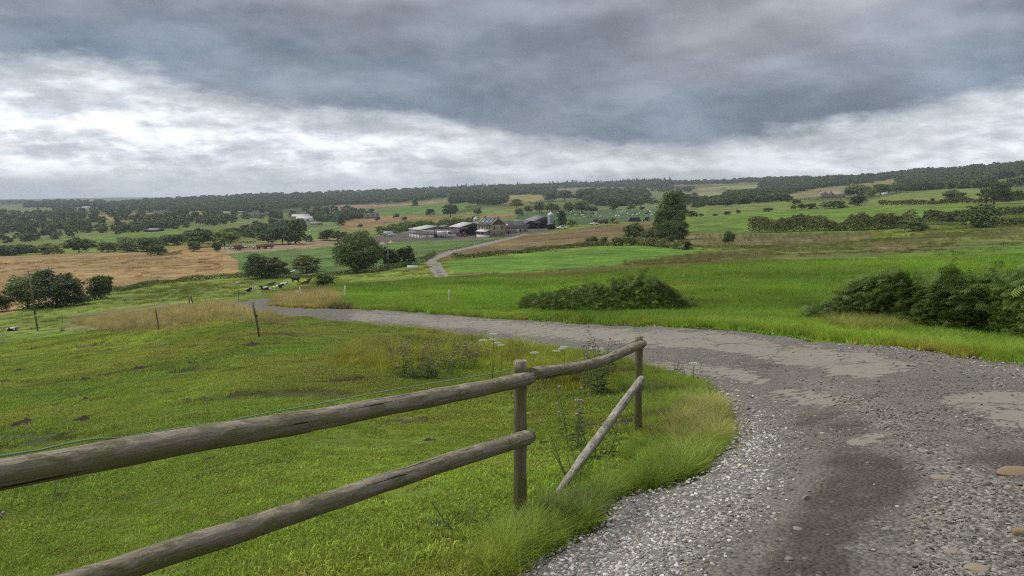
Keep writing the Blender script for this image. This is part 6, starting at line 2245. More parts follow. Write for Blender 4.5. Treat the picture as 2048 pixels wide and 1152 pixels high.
pts, scl, col = [], [], []
for d0, d1, n, s0, s1 in ((1.6, 4.2, 34000, .010, .030), (4.2, 7.5, 34000, .014, .036), (7.5, 13, 30000, .02, .05), (13, 34, 22000, .03, .075)):
    X, Y = wedge_points(r, n, d0, d1, -.75 if d0 > 7 else -.4, 1.15)
    sd = np.full(X.shape, 99.)
    sd = road_side(X, Y)
    px, py, _ = proj(X, Y, H0(X, Y))
    grav = soft(GRAV, X, Y, H0(X, Y), 30)
    dens = np.clip(.10 + fbm(X * .9, Y * .9, 91, 4) * 1.5, .03, 1) + grav * np.clip(.62 + fbm(X * 1.4, Y * 1.4, 92, 3) * 2, .2, 1)
    tar = soft(TAR, X, Y, H0(X, Y), 14)
    drk = soft(DARK, X, Y, H0(X, Y), 34)
    edge = np.clip(1 - (-sd) / .9, 0, 1)
    nearleft = soft(GRAV[:1], X, Y, H0(X, Y), 60) * np.clip(1.3 + sd / 3.2, 0, 1)
    nearleft = nearleft > r.random(len(X)) * .9 + .05
    dens = np.where(nearleft, np.maximum(dens, .92), dens)
    dens = np.maximum(dens, edge * .9)
    dens *= (1 - .93 * tar) * (1 - .5 * drk)
    k = (sd < .10) & (r.random(len(X)) < dens)
    X, Y = X[k], Y[k]
    s = s0 + (s1 - s0) * r.random(len(X)) ** 3.0
    z = np.where(sd[k] < -.02, HR(X, Y), HG(X, Y, sd[k])) + s * .10
    pts.append(np.stack([X, Y, z], 1))
    scl.append(s)
    c = stone_col(len(X), r)
    c = np.where(edge[k][:, None] > .3, c * 1.25, c)
    c = np.where(nearleft[k][:, None], c * 1.5, c * np.array([.92, .87, .79]))
    col.append(c)
pts, scl, col = np.concatenate(pts), np.concatenate(scl), np.concatenate(col)
print("stones", len(pts))
rot = r.uniform(-.5, .5, (len(pts), 3))
rot[:, 2] = r.uniform(0, 6.28, len(pts))
scatter("gravel", GN_STONE, pts, rot, scl * 1.02, r.integers(0, 6, len(pts)), np.clip(col, 0, .7), label="loose grey limestone gravel spread over the track", category="gravel")

# stones large enough to pick out
M_LIME = plain("grey_limestone", (0.27, 0.255, 0.235), .9, .35, 9, bstr=.5, bdist=.01)
M_SAND = plain("buff_sandstone", (0.33, 0.27, 0.20), .95, .5, 7, bstr=.5, bdist=.01)
M_OCHRE = plain("ochre_sandstone", (0.27, 0.20, 0.125), .95, .5, 6, bstr=.5, bdist=.01)
BIG = [
    (1879, 957, 44, 17, M_SAND, .3, "flat buff slab flush in the gravel, left of the long ochre stone"),
    (2026, 946, 62, 24, M_OCHRE, .55, "long rounded ochre stone at the right edge of the photo"),
    (2052, 1074, 44, 40, M_OCHRE, .6, "ochre stone cut off by the right edge, lower than the long one"),
    (1952, 1141, 66, 20, M_SAND, .35, "flat buff slab near the bottom right corner"),
    (1905, 1106, 42, 13, M_SAND, .35, "thin flat buff stone just above the bottom slab"),
    (1772, 1062, 17, 12, M_LIME, .6, "pale blocky stone on the dark earth strip"),
    (1975, 971, 22, 15, M_LIME, .7, "rounded grey stone below and left of the long ochre stone"),
    (1612, 1000, 17, 14, M_LIME, .7, "oval pale grey stone left of the dark earth strip"),
    (1594, 1062, 23, 13, M_LIME, .5, "flat pale stone in the lower left gravel of the track"),
    (1578, 1124, 17, 14, M_LIME, .7, "lumpy pale stone near the bottom beside the dark earth"),
    (1930, 1076, 30, 16, M_LIME, .55, "brownish grey broad stone above the thin flat buff stone"),
    (1512, 1112, 18, 15, M_LIME, .6, "pale stone near the bottom left of the dark strip"),
    (1844, 842, 12, 7, M_LIME, .6, "small pale stone left of the right-hand tar patch"),
    (1870, 903, 9, 7, M_LIME, .7, "small whitish stone above the flat buff slab"),
    (1968, 898, 12, 6, M_LIME, .6, "small white stone on the dark hollow at the right"),
    (2010, 1098, 20, 11, M_LIME, .5, "grey wedge of stone left of the lower ochre stone"),
    (1230, 1120, 32, 15, M_LIME, .5, "pale broad stone among the near gravel below the brace"),
    (1060, 1128, 34, 16, M_LIME, .5, "large pale stone at the grass edge at the bottom"),
    (1700, 700, 8, 4, M_LIME, .6, "small stone on the smooth far patch of the track"),
]
for i, (px, py, w, hh, mt, fl, lab) in enumerate(BIG):
    g = hit(px, py)
    _, _, dep = proj(np.array(g.x), np.array(g.y), np.array(g.z))
    k = float(dep) / F
    me = stone_mesh("stone", 50 + i, 3, 1.0, .35)
    me.materials.append(mt)
    for p in me.polygons:
        p.use_smooth = True
    W = w * k
    Hh = hh * k * fl * 1.3
    o = link("stone", me, None, None, (g.x, g.y, float(HR(np.array([g.x]), np.array([g.y]))[0]) + Hh * .12), .3 * math.sin(i * 2.1), label=lab, category="stone", group="larger stones lying on the gravel track")
    o.scale = (W, W * (.75 if fl > .4 else .6), Hh)

# dark clods and molehills in the grazed pasture
CL = [(172, 801, 22), (369, 801, 26), (378, 829, 24), (153, 824, 30), (165, 844, 40), (52, 848, 52), (190, 843, 12), (860, 882, 30), (1088, 885, 24), (425, 917, 36), (487, 1086, 22), (118, 882, 16), (276, 741, 36), (403, 749, 18), (7, 796, 14),
      (380, 730, 24), (564, 757, 16), (40, 742, 22), (4, 709, 12), (1062, 884, 12), (1098, 948, 20), (226, 727, 14), (596, 812, 16), (690, 741, 16), (222, 685, 14), (505, 693, 34), (170, 764, 30), (120, 1026, 22)]
CLOD_XY = []
_seen = {}


def clod_label(px, py, w):
    where = ("below the top rail" if py > 900 or (px > 840 and py > 860) else "just above the top rail" if py > 790 else "halfway up the pasture" if py > 720 else "in the upper pasture")
    side_ = "far left" if px < 110 else "left" if px < 300 else "centre left" if px < 450 else "middle" if px < 720 else "right"
    size = "wide" if w >= 34 else "middling" if w >= 20 else "small"
    t = "%s dark soil clod %s, %s" % (size, where, side_)
    _seen[t] = _seen.get(t, 0) + 1
    return t if _seen[t] == 1 else t + ", %s one" % {2: "second", 3: "third", 4: "fourth", 5: "fifth"}[_seen[t]]



for i, (px, py, w) in enumerate(CL):
    g = hit(px, py)
    _, _, dep = proj(np.array(g.x), np.array(g.y), np.array(g.z))
    W = w / F * float(dep) * 1.15
    CLOD_XY.append((g.x, g.y, W * .45))
    n = 15
    gx_, gy_ = np.meshgrid(np.linspace(-1, 1, n), np.linspace(-1, 1, n))
    rr_ = np.hypot(gx_, gy_) + fbm(gx_ * 1.6 + i * 3, gy_ * 1.6, 8, 3) * .7
    zz = np.clip(1 - rr_, 0, 1) ** .7 * W * .22 * (1 + 1.8 * fbm(gx_ * 5 + i, gy_ * 5, 6, 3)) - .012
    X, Y = g.x + gx_ * W / 2, g.y + gy_ * W * .42
    Z = HG(X.ravel(), Y.ravel()).reshape(X.shape) + zz
    o0 = np.array([g.x, g.y, H1(g.x, g.y)])
    ii = np.arange(n * n).reshape(n, n)
    me = np_mesh("soil_clod", np.stack([X, Y, Z], -1).reshape(-1, 3) - o0, [np.stack([ii[:-1, :-1], ii[:-1, 1:], ii[1:, 1:], ii[1:, :-1]], -1).reshape(-1, 4)], True)
    link("soil_clod", me, M_SOIL, None, tuple(o0), label=clod_label(px, py, w), category="soil clod", group="dark soil clods in the near pasture")


# ------------------------------------------------------------------ grass
def blades(seed, n, rad, h0, h1, wid, lean=.5, segs=2, tuft=False, heads=0, broad=0.0):
    r = np.random.default_rng(seed)
    V, Q_, T_, L_ = [], [], [], []
    k = 0
    for i in range(n):
        a, q = r.uniform(0, 6.283), rad * math.sqrt(r.random()) * (.35 if tuft else 1)
        bx_, by_ = math.cos(a) * q, math.sin(a) * q
        h = r.uniform(h0, h1)
        an = a + r.normal() * .6 if tuft else r.uniform(0, 6.283)
        ln = h * lean * r.uniform(.2, 1.3)
        dx, dy = math.cos(an), math.sin(an)
        fa = r.uniform(0, 6.283)
        wx, wy = math.cos(fa) * wid / 2, math.sin(fa) * wid / 2
        if r.random() < broad:
            wx, wy = wx * 3.2, wy * 3.2
            h *= .6
        rows = []
        for s in range(segs + 1):
            t = s / segs
            off = ln * t * t
            z = h * (t - .25 * lean * t * t)
            wk = (1 - t) * .9 + .1 if s < segs else 0
            rows.append((bx_ + dx * off, by_ + dy * off, z, wk))
        for s, (x, y, z, wk) in enumerate(rows[:-1]):
            V += [(x - wx * wk, y - wy * wk, z - (.02 if s == 0 else 0)), (x + wx * wk, y + wy * wk, z - (.02 if s == 0 else 0))]
        V.append(rows[-1][:3])
        for s in range(segs - 1):
            Q_.append((k + 2 * s, k + 2 * s + 1, k + 2 * s + 3, k + 2 * s + 2))
        T_.append((k + 2 * segs - 2, k + 2 * segs - 1, k + 2 * segs))
        k += 2 * segs + 1
        c = r.random()
        L_.append((segs - 1, c))
        if r.random() < heads:
            x, y, z, _ = rows[-1]
            for j in range(4):
                zz = z - j * .022
                V += [(x - .006 - wx, y - wy, zz - .02), (x + .006 + wx, y + wy, zz - .012), (x + .004, y + .004, zz + .03)]
                T_.append((k, k + 1, k + 2))
                k += 3
                L_.append((-1, .96))
    me = np_mesh("blades", V, [np.array(Q_), np.array(T_)] if Q_ else [np.array(T_)])
    lr = [c for s, c in L_ if s > 0 for _ in range(s)] + [c for s, c in L_]
    set_attr(me, 'lr', 'FLOAT', lr, 'FACE')
    return me


TURF = [blades(200 + k, 150, .15, .010, .036, .0052, 1.2, 2, broad=.35) for k in range(4)]
MEAD = [blades(220 + k, 80, .22, .07, .17, .008, .6, 2, broad=.1) for k in range(4)]
TALL = [blades(240 + k, 64, .20, .10, .36, .0088, .85, 3, k != 1, broad=.12) for k in range(3)]
DRY = [blades(260 + k, 100, .2, .2, .44, .0055, 1.1, 3, True) for k in range(3)]
SEED = [blades(280 + k, 46, .26, .35, .62, .0045, .3, 3, False, heads=.9) for k in range(3)]
GN_GRASS = protos_to_gn("grass_scatter", SEED + DRY + TALL + MEAD + TURF, [M_BLADE] * 17)
# join order turns the list round: 0-3 turf, 4-7 meadow, 8-10 tall, 11-13 dry, 14-16 seeding
KIND = {'turf': (0, 4), 'mead': (4, 8), 'tall': (8, 11), 'dry': (11, 14), 'seed': (14, 17)}


def grass(name, X, Y, kind, scale, label, tint=(1, 1, 1), add=(0, 0, 0), seed=0, mixdry=0.0, sc_jit=.35):
    r = np.random.default_rng(300 + seed)
    side_ = road_side(X, Y)
    k = side_ > (.02 if kind != 'turf' else .05)
    if kind in ('tall', 'dry'):
        k &= dist_polyline(X, Y, [(A4.x, A4.y), (A4.x * .55 + B4.x * .45, A4.y * .55 + B4.y * .45)]) > .30
    X, Y, side_ = X[k], Y[k], side_[k]
    scale = scale[k] if hasattr(scale, '__len__') else np.full(len(X), scale)
    Z = HG(X, Y, side_)
    px, py, _ = proj(X, Y, H0(X, Y))
    rg = classify(px, py)
    rg[np.hypot(X, Y) < 20] = 0
    c, _ = paint(X, Y, rg, px, py)
    c = np.clip(c * np.array(tint) * np.array([2.15, 1.98, 1.75]) + np.array(add), 0, .5)
    straw = r.random(len(X)) < .11
    c[straw] = c[straw] * .5 + np.array([.20, .15, .06]) * .8
    c *= (1 + r.normal(scale=.17, size=len(X)))[:, None]
    lo, hi = KIND[kind]
    pick = r.integers(lo, hi, len(X))
    if mixdry:
        pick = np.where(r.random(len(X)) < mixdry, r.integers(11, 14, len(X)), pick)
    rot = np.zeros((len(X), 3))
    rot[:, 2] = r.uniform(0, 6.28, len(X))
    s = scale * r.uniform(1 - sc_jit, 1 + sc_jit, len(X))
    print(name, len(X))
    return scatter(name, GN_GRASS, np.stack([X, Y, Z], 1), rot, s, pick, np.clip(c, .004, .9), label=label, category="grass")


r = np.random.default_rng(21)
X, Y = [], []
S = []
for d0, d1, n, s in ((1.5, 5, 3200, .75), (5, 9, 9000, .85), (9, 16, 15000, 1.15), (16, 30, 19000, 1.7), (30, 46, 14000, 2.3)):
    a, b = wedge_points(r, n, d0, d1, -.85, .42 if d1 > 5 else .3)
    px, py, _ = proj(a, b, H0(a, b))
    keep = (py > 640 - (px < 460) * 30) | (in_poly(px, py, [(0, 600), (460, 600), (700, 645), (1500, 760), (1500, 1200), (0, 1200)]))
    bare = fbm(a * 1.1, b * 1.1, 95, 4)
    keep &= r.random(len(a)) < np.clip(.95 + bare * 3.2, .15, 1)
    keep &= ~((fbm(a / 1.5, b / 0.9, 81, 4) > .14) & (r.random(len(a)) < .85))
    for cx_, cy_, cr_ in CLOD_XY:
        keep &= np.hypot((a - cx_), (b - cy_)) > cr_
    X.append(a[keep])
    Y.append(b[keep])
    S.append(np.full(keep.sum(), s))
X, Y, S = np.concatenate(X), np.concatenate(Y), np.concatenate(S)
S = S * (1 + 1.3 * fbm(X / 1.3, Y / 1.3, 97, 3))
grass("grass", X, Y, 'turf', S, "short grazed grass and clover of the near pasture", seed=1)
# meadow right of and beyond the track
X, Y, S = [], [], []
for d0, d1, n, s in ((9, 20, 6500, 1.0), (20, 36, 15000, 1.25), (36, 60, 16000, 1.8), (60, 100, 14000, 2.8)):
    a, b = wedge_points(r, int(n * 1.2), d0, d1, -.30, 1.1)
    px, py, _ = proj(a, b, H0(a, b))
    keep = in_poly(px, py, MEADOW_PX)
    X.append(a[keep])
    Y.append(b[keep])
    S.append(np.full(keep.sum(), s))
X, Y, S = np.concatenate(X), np.concatenate(Y), np.concatenate(S)
S = S * (1 + 1.5 * fbm(X / 2.2, Y / 2.2, 98, 4))
grass("meadow_grass", X, Y, 'mead', S, "ungrazed green meadow grass beyond the track", seed=2)


def along(px_line, n, w_m, jitter_t=0):
    L = resample(px_line, 4, closed=False)
    W_ = ground_hit(L[:, 0], L[:, 1])[:, :2]
    s = np.concatenate([[0], np.cumsum(np.hypot(*(W_[1:] - W_[:-1]).T))])
    u = r.random(n) * s[-1]
    return np.interp(u, s, W_[:, 0]) + r.normal(scale=w_m, size=n), np.interp(u, s, W_[:, 1]) + r.normal(scale=w_m, size=n)


def in_px(poly, n, d0, d1, u0=-.8, u1=.8):
    a, b = wedge_points(r, n * 30, d0, d1, u0, u1)
    px, py, _ = proj(a, b, H0(a, b))
    k = in_poly(px, py, poly)
    return a[k][:n], b[k][:n]


a, b = wedge_points(r, 15000, 42, 270, -.8, .85)
px, py, _ = proj(a, b, H0(a, b))
k = (classify(px, py) == 0) | in_poly(px, py, REGIONS[7][1]) | in_poly(px, py, REGIONS[1][1])
k &= ~(in_poly(px, py, REGIONS[1][1]) & (r.random(len(a)) < .85))
k &= (fbm(a / 9, b / 6, 93, 4) > -.02) & ~in_poly(a, b, FAR_TRACK_XY) & (b > 40)
a, b = a[k], b[k]
grass("tussocks", a, b, 'mead', .9 + b / 75, "low tussocks and rushes dotted over the farther pastures", tint=(.72, .68, .72), seed=30, sc_jit=.6)

# long verge grass on the bank between fence and track
VERGE = [(1000, 1135), (1100, 1020), (1180, 960), (1260, 900), (1290, 860), (1230, 760), (1150, 725), (1060, 700), (1000, 690), (1040, 698), (1140, 706), (1240, 720), (1300, 742), (1400, 768), (1436, 800), (1460, 850), (1430, 905), (1390, 948), (1330, 975), (1262, 985), (1212, 1005), (1195, 1048), (1140, 1072), (1090, 1108), (1035, 1140)]
a, b = in_px(VERGE, 2600, 3.2, 22, -.1, .4)
grass("verge_grass", a, b, 'tall', .40, "long green verge grass between the rail fence and the gravel", tint=(.92, .95, .9), seed=3, mixdry=.08)
a, b = in_px([(940, 1152), (1000, 1100), (1090, 1040), (1200, 985), (1290, 960), (1400, 900), (1440, 870), (1455, 900), (1400, 952), (1260, 990), (1200, 1052), (1090, 1112), (1035, 1142), (1020, 1170)], 750, 2.6, 12, -.15, .4)
grass("verge_grass", a, b, 'tall', .52, "taller fringe of grass hanging over the near gravel edge", tint=(.92, .92, .9), add=(.01, .01, 0), seed=4, mixdry=.2)
a, b = in_px([(1340, 860), (1380, 820), (1420, 800), (1450, 830), (1470, 870), (1440, 905), (1390, 940), (1350, 935)], 110, 4, 14, .1, .4)
grass("dry_grass", a, b, 'dry', .58, "blond dry tussock bulging over the gravel right of the second post", tint=(.7, .62, 1.0), add=(.24, .20, .085), seed=5)
a, b = in_px([(1290, 850), (1340, 840), (1350, 870), (1300, 880)], 26, 4, 14, .1, .4)
grass("dry_grass", a, b, 'dry', .45, "brown withered tuft at the foot of the second fence post", tint=(.8, .5, .8), add=(.12, .085, .04), seed=6)
a, b = along([(1290, 738), (1240, 720), (1140, 705), (1050, 696), (960, 684), (900, 671), (830, 661), (760, 655), (694, 649)], 1500, .35)
grass("verge_grass", a, b, 'tall', .5, "rough grass strip along the near edge of the middle track", seed=7, mixdry=.2)
a, b = along([(536, 611), (596, 614), (700, 616), (825, 619), (867, 624), (992, 633), (1100, 637), (1200, 642), (1290, 648), (1400, 651), (1480, 655), (1560, 663), (1640, 677), (1720, 684), (1800, 691), (1900, 706), (2000, 718), (2060, 724)], 5200, .45)
grass("verge_grass", a, b, 'tall', .6, "yellowish grass verge along the far side of the track", tint=(1.15, .95, 1.1), add=(.01, .008, 0), seed=8, mixdry=.15)
a, b = in_px([(140, 648), (170, 625), (260, 612), (340, 606), (420, 606), (470, 622), (560, 640), (540, 652), (450, 640), (340, 655), (220, 662)], 2600, 22, 62, -.7, -.2)
grass("seeding_grass", a[::2], b[::2], 'seed', .85, "tan seeding grass in front of the leaning pole, left of the track bend", tint=(.62, .62, .8), add=(.22, .195, .09), seed=9, mixdry=.2, sc_jit=.3)
a, b = in_px([(536, 610), (545, 600), (600, 580), (640, 572), (690, 585), (700, 600), (640, 614)], 1500, 30, 80, -.4, -.15)
grass("seeding_grass", a[::2], b[::2], 'seed', .85, "tan seeding grass on the inside of the track bend", tint=(.62, .62, .8), add=(.22, .195, .09), seed=10, mixdry=.2, sc_jit=.3)
a, b = in_px([(1650, 655), (1690, 640), (1760, 640), (1800, 650), (1800, 672), (1700, 672)], 150, 10, 20, .3, .65)
grass("dry_grass", a, b, 'dry', 1.1, "orange-tan dry grass under the left end of the right-hand bracken", tint=(.8, .6, .9), add=(.12, .09, .035), seed=11)
a, b = in_px([(1000, 640), (1380, 625), (1620, 640), (2048, 690), (2048, 725), (1800, 695), (1480, 655), (1100, 640)], 2600, 9, 24, -.05, .75)
grass("verge_grass", a, b, 'tall', .7, "tall grass in front of the two bracken clumps", tint=(1.2, 1.1, 1), seed=12, mixdry=.12)
a, b = in_px([(680, 700), (760, 668), (1000, 690), (1180, 720), (1260, 760), (1200, 790), (1000, 740), (800, 750), (690, 730)], 1300, 7, 24, -.3, .25)
grass("rough_grass", a, b, 'mead', 1.25, "rougher yellow-green grass around the thistles below the track", tint=(1.25, 1.12, 1.0), seed=13, mixdry=.08)
a, b = in_px([(1240, 528), (1400, 508), (1560, 508), (1540, 524), (1400, 527), (1300, 536)], 1500, 60, 170, .1, .4)
grass("seeding_grass", a[::3], b[::3], 'seed', 1.2, "reddish seeding grass patches across the middle of the right-hand pasture", tint=(.62, .66, .7), add=(.02, .02, .008), seed=14)
a, b = in_px([(1365, 470), (1664, 466), (1840, 470), (2040, 456), (2048, 470), (1840, 502), (1430, 500)], 3000, 100, 260, .2, .72)
grass("seeding_grass", a[::3], b[::3], 'seed', 1.7, "brown rough grass in front of the long hedge at the right", tint=(.6, .62, .7), add=(.01, .01, .004), seed=15)


# ------------------------------------------------------------------ bracken
def frond(r, L=1.0, pairs=12):
    """one arching bracken frond along +x, rising"""
    V, T_ = [], []
    k = 0
    for i in range(pairs):
        t = .16 + .84 * i / pairs
        x, z = L * t * .92, L * (.30 * t - .36 * t * t) + .02
        w = L * .27 * (1 - t) ** .8 * (1 if t > .22 else .8) + .015
        for s in (-1, 1):
            dz = -w * .25 + r.uniform(-.08, .06)
            fx = w * .35
            c = L * .85 / pairs * .26
            # each pinna is two small triangles with a notch, so it reads as toothed
            V += [(x - c, 0, z), (x + c, 0, z), (x + fx * .55 - c, s * w * .55, z + dz * .4 + .012), (x + fx * .55 + c, s * w * .55, z + dz * .4), (x + fx, s * w, z + dz)]
            T_ += [(k, k + 1, k + 3), (k, k + 3, k + 2), (k + 2, k + 3, k + 4)]
            k += 5
    return np.array(V), np.array(T_)


def bracken(poly_top, base_line, n, label, depth, name="bracken_clump", seed=0, L=(.30, .56)):
    """a clump whose outline in the photograph runs along poly_top above base_line"""
    r = np.random.default_rng(seed)
    protos = [frond(r, 1.0) for _ in range(5)]
    bl = np.array(base_line, float)
    tl = np.array(poly_top, float)
    V, T_, LR, o = [], [], [], 0
    xs = r.uniform(tl[0, 0], tl[-1, 0], n)
    ds = r.random(n)
    yb = np.interp(xs, bl[:, 0], bl[:, 1])
    G = ground_hit(xs, yb)
    dep = proj(G[:, 0], G[:, 1], G[:, 2])[2]
    yt = np.interp(xs, tl[:, 0], tl[:, 1])
    Hm = np.maximum((yb - yt) / F * dep * (1 + .45 * fbm(xs / 28, xs * 0 + seed, 12, 3)), .12)
    for i in range(n):
        q = ds[i]                                     # 0 front .. 1 back
        prof = math.sin(math.pi * (.12 + .76 * q)) ** .55
        h = Hm[i] * prof * (r.random() ** .55)
        h = max(h, .08)
        X = G[i, 0] * (1 + depth * q / dep[i])
        Y = G[i, 1] + depth * q
        Z = float(H0(X, Y)) + h
        ln = r.uniform(*L) * (.7 + .5 * h / Hm.max())
        an = r.uniform(0, 6.283)
        if q < .35 and r.random() < .7:
            an = r.uniform(-2.6, -.5)                  # lean out towards the track
        spr = r.random() < .13 and q > .12
        if spr:
            Z += r.uniform(.06, .24)
            ln *= 1.3
        tilt = r.uniform(-.1, 1.05) * (h / Hm.max()) + r.uniform(-.1, .25)
        roll = r.normal() * .7
        ca, sa, ct, st, cr, sr = math.cos(an), math.sin(an), math.cos(tilt), math.sin(tilt), math.cos(roll), math.sin(roll)
        P_, TT = protos[i % 5]
        P_ = P_ * ln
        y, z = P_[:, 1] * cr - P_[:, 2] * sr, P_[:, 1] * sr + P_[:, 2] * cr
        x = P_[:, 0]
        x, z = x * ct - z * st, x * st + z * ct
        V.append(np.stack([X + (x * ca - y * sa) - ca * ln * .5, Y + (x * sa + y * ca) - sa * ln * .5, Z + z - ln * st * .62 - .1], 1))
        T_.append(TT + o)
        o += len(P_)
        LR += list(np.clip(r.random() * .55 + r.random(len(TT)) * .4 + .35 * spr, 0, 1))
    V = np.concatenate(V)
    c = V.mean(0)
    me = np_mesh(name, V - c, [np.concatenate(T_)])
    set_attr(me, 'lr', 'FLOAT', LR, 'FACE')
    return link(name, me, M_FERN, None, tuple(c), label=label, category="bracken")


bracken([(1036, 600), (1060, 586), (1100, 582), (1150, 570), (1190, 556), (1250, 552), (1300, 552), (1340, 566), (1370, 590), (1395, 612)],
        [(1036, 622), (1100, 626), (1200, 632), (1300, 630), (1395, 620)], 2600, "dark green bracken clump across the track in the middle of the photo", 1.6, seed=1)
bracken([(1608, 622), (1640, 612), (1690, 575), (1730, 548), (1770, 540), (1820, 552), (1850, 556), (1890, 535), (1930, 538), (1965, 548)],
        [(1608, 645), (1700, 650), (1800, 660), (1965, 678)], 3400, "left mound of the large bracken bank at the right edge", 1.7, seed=2, L=(.30, .56))
bracken([(1925, 560), (1975, 540), (2010, 535), (2050, 530), (2120, 530), (2260, 545), (2400, 610)],
        [(1925, 668), (2048, 690), (2200, 700), (2400, 720)], 3400, "right mound of the large bracken bank, cut off by the photo's right edge", 1.6, seed=3, L=(.30, .56))


# ------------------------------------------------------------------ thistles, umbels, weeds
M_PINK = plain("thistle_flower", (0.36, 0.24, 0.32), .8, .25, 30)
M_UMBEL = plain("white_umbel_flower", (0.70, 0.69, 0.60), .8, .15, 30)
M_STEM = plain("green_stem", (0.11, 0.14, 0.05), .7, .3, 12)


def thistle(px, py, h, nst, label, seed, spread=.22, flowers=True, group="thistles growing below the track"):
    g = hit(px, py)
    r = np.random.default_rng(seed)
    root = empty("thistle", (g.x, g.y, H1(g.x, g.y)), 0, label=label, category="thistle", group=group)
    st, V, Q_, o = MB(), [], [], 0
    heads = []
    for i in range(nst):
        a, q = r.uniform(0, 6.283), spread * math.sqrt(r.random())
        b0 = Vector((math.cos(a) * q * .8, math.sin(a) * q * .8, -.02))
        hh = h * r.uniform(.35, 1.08)
        tp = b0 + Vector((math.cos(a) * .12, math.sin(a) * .12, hh))
        st.tube([b0, b0.lerp(tp, .5) + Vector((.01, 0, 0)), tp], [.005, .004, .002], 5, False)
        m = int(hh / .03)
        for k in range(m):
            t = (k + .5) / m
            p = b0.lerp(tp, t)
            an = r.uniform(0, 6.283)
            L = .13 * (1.15 - .75 * t) * r.uniform(.7, 1.2) * max(.7, h / .6)
            d = Vector((math.cos(an), math.sin(an), r.uniform(-.1, .7))).normalized()
            sd = d.cross(Vector((0, 0, 1))).normalized() * L * .10
            V += [p, p + d * L * .5 + sd, p + d * L - Vector((0, 0, L * .2)), p + d * L * .5 - sd]
            Q_.append((o, o + 1, o + 2, o + 3))
            o += 4
        if flowers:
            for j in range(r.integers(1, 3) + (nst < 9)):
                an = r.uniform(0, 6.283)
                heads.append(tp + Vector((math.cos(an) * .04, math.sin(an) * .04, r.uniform(-.04, .05))))
    st.build("stem", M_STEM, root)
    me = np_mesh("leaves", [tuple(v) for v in V], [np.array(Q_)])
    set_attr(me, 'lr', 'FLOAT', r.random(len(Q_)), 'FACE')
    link("leaves", me, M_WEED, root)
    if heads:
        fb = MB()
        for p in heads:
            s = .012 * r.uniform(.8, 1.3)
            fb.lathe(p, [(.0, -s * 1.6), (s * .8, -s), (s * .7, -.2 * s), (s * 1.25, s * .9), (0, s)], 7)
        fb.build("flower_heads", M_PINK, root, kind="stuff")
    return root


TH = [(815, 748, .6, 11, "leftmost tall pink-tipped thistle clump of the big thistle patch"), (842, 756, .72, 13, "densest thistle clump in the left of the big thistle patch"),
      (874, 750, .66, 12, "thistle clump just right of the densest one"), (906, 742, .7, 12, "middle thistle clump of the big patch with pink heads"),
      (935, 738, .62, 11, "right-hand thistle clump of the big patch"), (958, 728, .5, 9, "rightmost lower thistle clump of the big patch"),
      (765, 722, .4, 8, "low thistle at the left end of the big patch"), (1200, 788, .85, 6, "pink-flowered thistle behind the far top rail"),
      (1188, 775, .8, 5, "taller loose thistle left of the pink one behind the far rail"), (1150, 905, .6, 4, "thin thistle with pink heads left of the diagonal brace"),
      (1145, 862, .6, 3, "small pink thistle above the thin one left of the brace"), (1190, 920, .35, 14, "dark leafy thistle clump at the foot of the brace"),
      (1150, 960, .35, 12, "second dark leafy clump left of the brace's foot"), (930, 1050, .2, 7, "small dark thistle in the short grass right of the lower rail"),
      (96, 1010, .18, 8, "low dark thistle tuft in the short grass at the far left"), (6, 1030, .2, 5, "pink-headed thistle at the left edge below the top rail")]
for i, (px, py, h, n, lab) in enumerate(TH):
    thistle(px, py, h, n, lab, 40 + i, .36 if i < 6 else .14, flowers=(i < 6 or 7 <= i <= 10 or i == 15))


def umbel(px, py, ptop, label, seed, n=1, size=.05):
    g = hit(px, py)
    dep = float(proj(np.array(g.x), np.array(g.y), np.array(g.z))[2])
    h = (py - ptop) / F * dep
    r = np.random.default_rng(seed)
    root = empty("white_umbel_plant", (g.x, g.y, H1(g.x, g.y)), 0, label=label, category="wild flower", group="white umbel flowers along the near edge of the track")
    tops = [Vector((r.uniform(-.05, .05), 0, h))] + [Vector((r.uniform(-.16, .16), r.uniform(-.1, .1), h * r.uniform(.75, .97))) for _ in range(n - 1)]
    for tp in tops:
        MB().tube([(0, 0, -.02), (tp.x * .3, tp.y * .3, tp.z * .55), tp], [.005, .004, .003], 5, False).build("stem", M_STEM, root)
        fl = MB()
        for k in range(26):
            q = size * math.sqrt((k + .5) / 26)
            a = k * 2.4
            p = tp + Vector((math.cos(a) * q, math.sin(a) * q, .018 * (1 - (q / size) ** 2) + .012))
            fl.lathe(p, [(0, -.008), (size * .17, 0), (0, .008)], 6)
            if k % 3 == 0:
                fl.bar(tp, p, .0016)
        fl.build("flower_head", M_UMBEL, root)
    return root


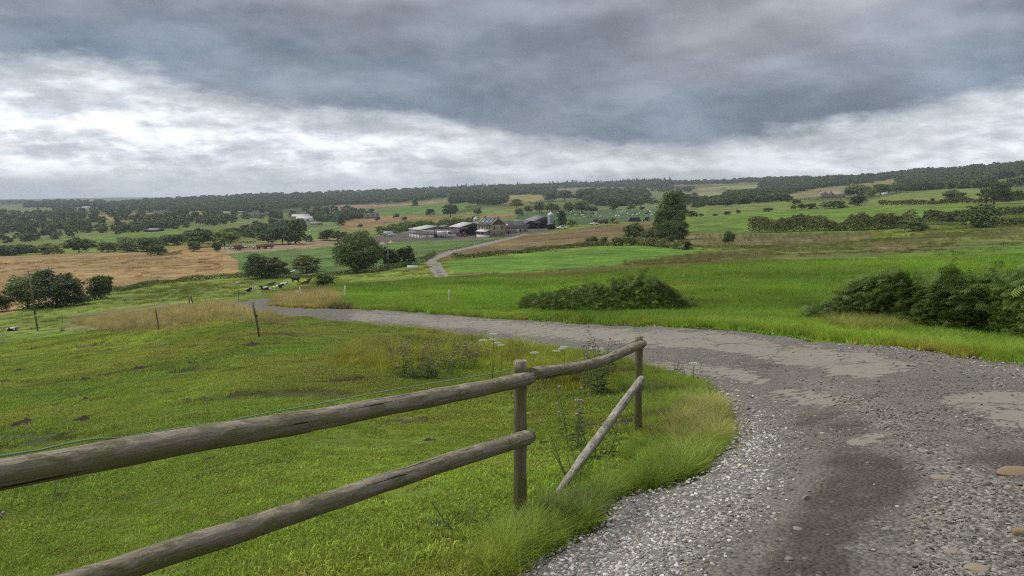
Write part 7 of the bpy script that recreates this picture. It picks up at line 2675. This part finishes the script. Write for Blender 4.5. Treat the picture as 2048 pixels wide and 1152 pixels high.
for i, (px, py, pt, n, s, lab) in enumerate([
    (985, 760, 668, 4, .055, "tallest white umbel plant with four heads left of the first post"),
    (1003, 745, 690, 1, .05, "single white umbel just right of the tallest one"),
    (1063, 765, 706, 1, .05, "white umbel showing right behind the first post top"),
    (1130, 742, 694, 3, .05, "white umbel group over the middle of the far rail"),
    (1185, 742, 698, 2, .05, "white umbels just above the far rail, right of the group"),
    (1243, 740, 684, 1, .045, "yellowish umbel near the second post"),
    (1386, 770, 729, 1, .05, "lone white umbel beyond the second post at the gravel edge"),
    (838, 678, 643, 1, .02, "dry dark seed head on a stalk against the track")]):
    umbel(px, py, pt, lab, 80 + i, n, s * 1.5)

# small weeds: docks and dark leaf rosettes in the verge
for i, (px, py, h, n, lab) in enumerate([(1345, 745, .3, 10, "ragged dark weed at the corner of the gravel beyond the second post"), (1378, 752, .3, 8, "second ragged weed right of the first at the gravel corner"),
                                          (1240, 870, .18, 10, "low leafy weed left of the second post's foot"), (500, 655, .3, 12, "dark weed beside the leaning wooden post"), (125, 662, .45, 14, "dark nettle clump at the left end of the tan grass"),
                                          (700, 597, .4, 10, "nettle clump at the foot of the flaky white post")]):
    thistle(px, py, h, n, lab, 120 + i, .16, False, group="weeds along the verges")

# tiny yellow and white flowers scattered in the short grass
fm = MB()
fm.lathe((0, 0, .05), [(0, -.004), (.007, 0), (0, .004)], 6)
fme = fm.mesh("flower")
fcol, T = new_mat("tiny_flower")
finish(T, T.n('ShaderNodeAttribute', attribute_name='tcol', attribute_type='INSTANCER').outputs['Color'], .8)
GN_FL = protos_to_gn("flower_scatter", [fme], [fcol])
X, Y = wedge_points(r, 2600, 3, 26, -.8, .3)
sd = road_side(X, Y)
k = (sd > .3) & (fbm(X / 1.5, Y / 1.5, 99, 3) > .02)
X, Y, sd = X[k], Y[k], sd[k]
c = np.where((r.random(len(X)) < .35)[:, None], np.array([.55, .40, .03]), np.array([.55, .55, .48]))
scatter("clover_flowers", GN_FL, np.stack([X, Y, HG(X, Y, sd)], 1), np.zeros((len(X), 3)), r.uniform(.6, 1.1, len(X)), np.zeros(len(X), int), c, label="tiny white and yellow flowers dotted through the near grass", category="flowers")

# ------------------------------------------------------------------ the air
m, T = new_mat("haze_air")
pv = T.n('ShaderNodeVolumePrincipled', {'Color': (0.80, 0.90, 1.0, 1), 'Density': 0.00014, 'Anisotropy': 0.2})
T.n('ShaderNodeOutputMaterial', {'Volume': pv.outputs[0]})
MB().box(-16000, 16000, -500, 12000, -420, 118).build("haze", m, kind="stuff")
print("objects", len(bpy.data.objects))
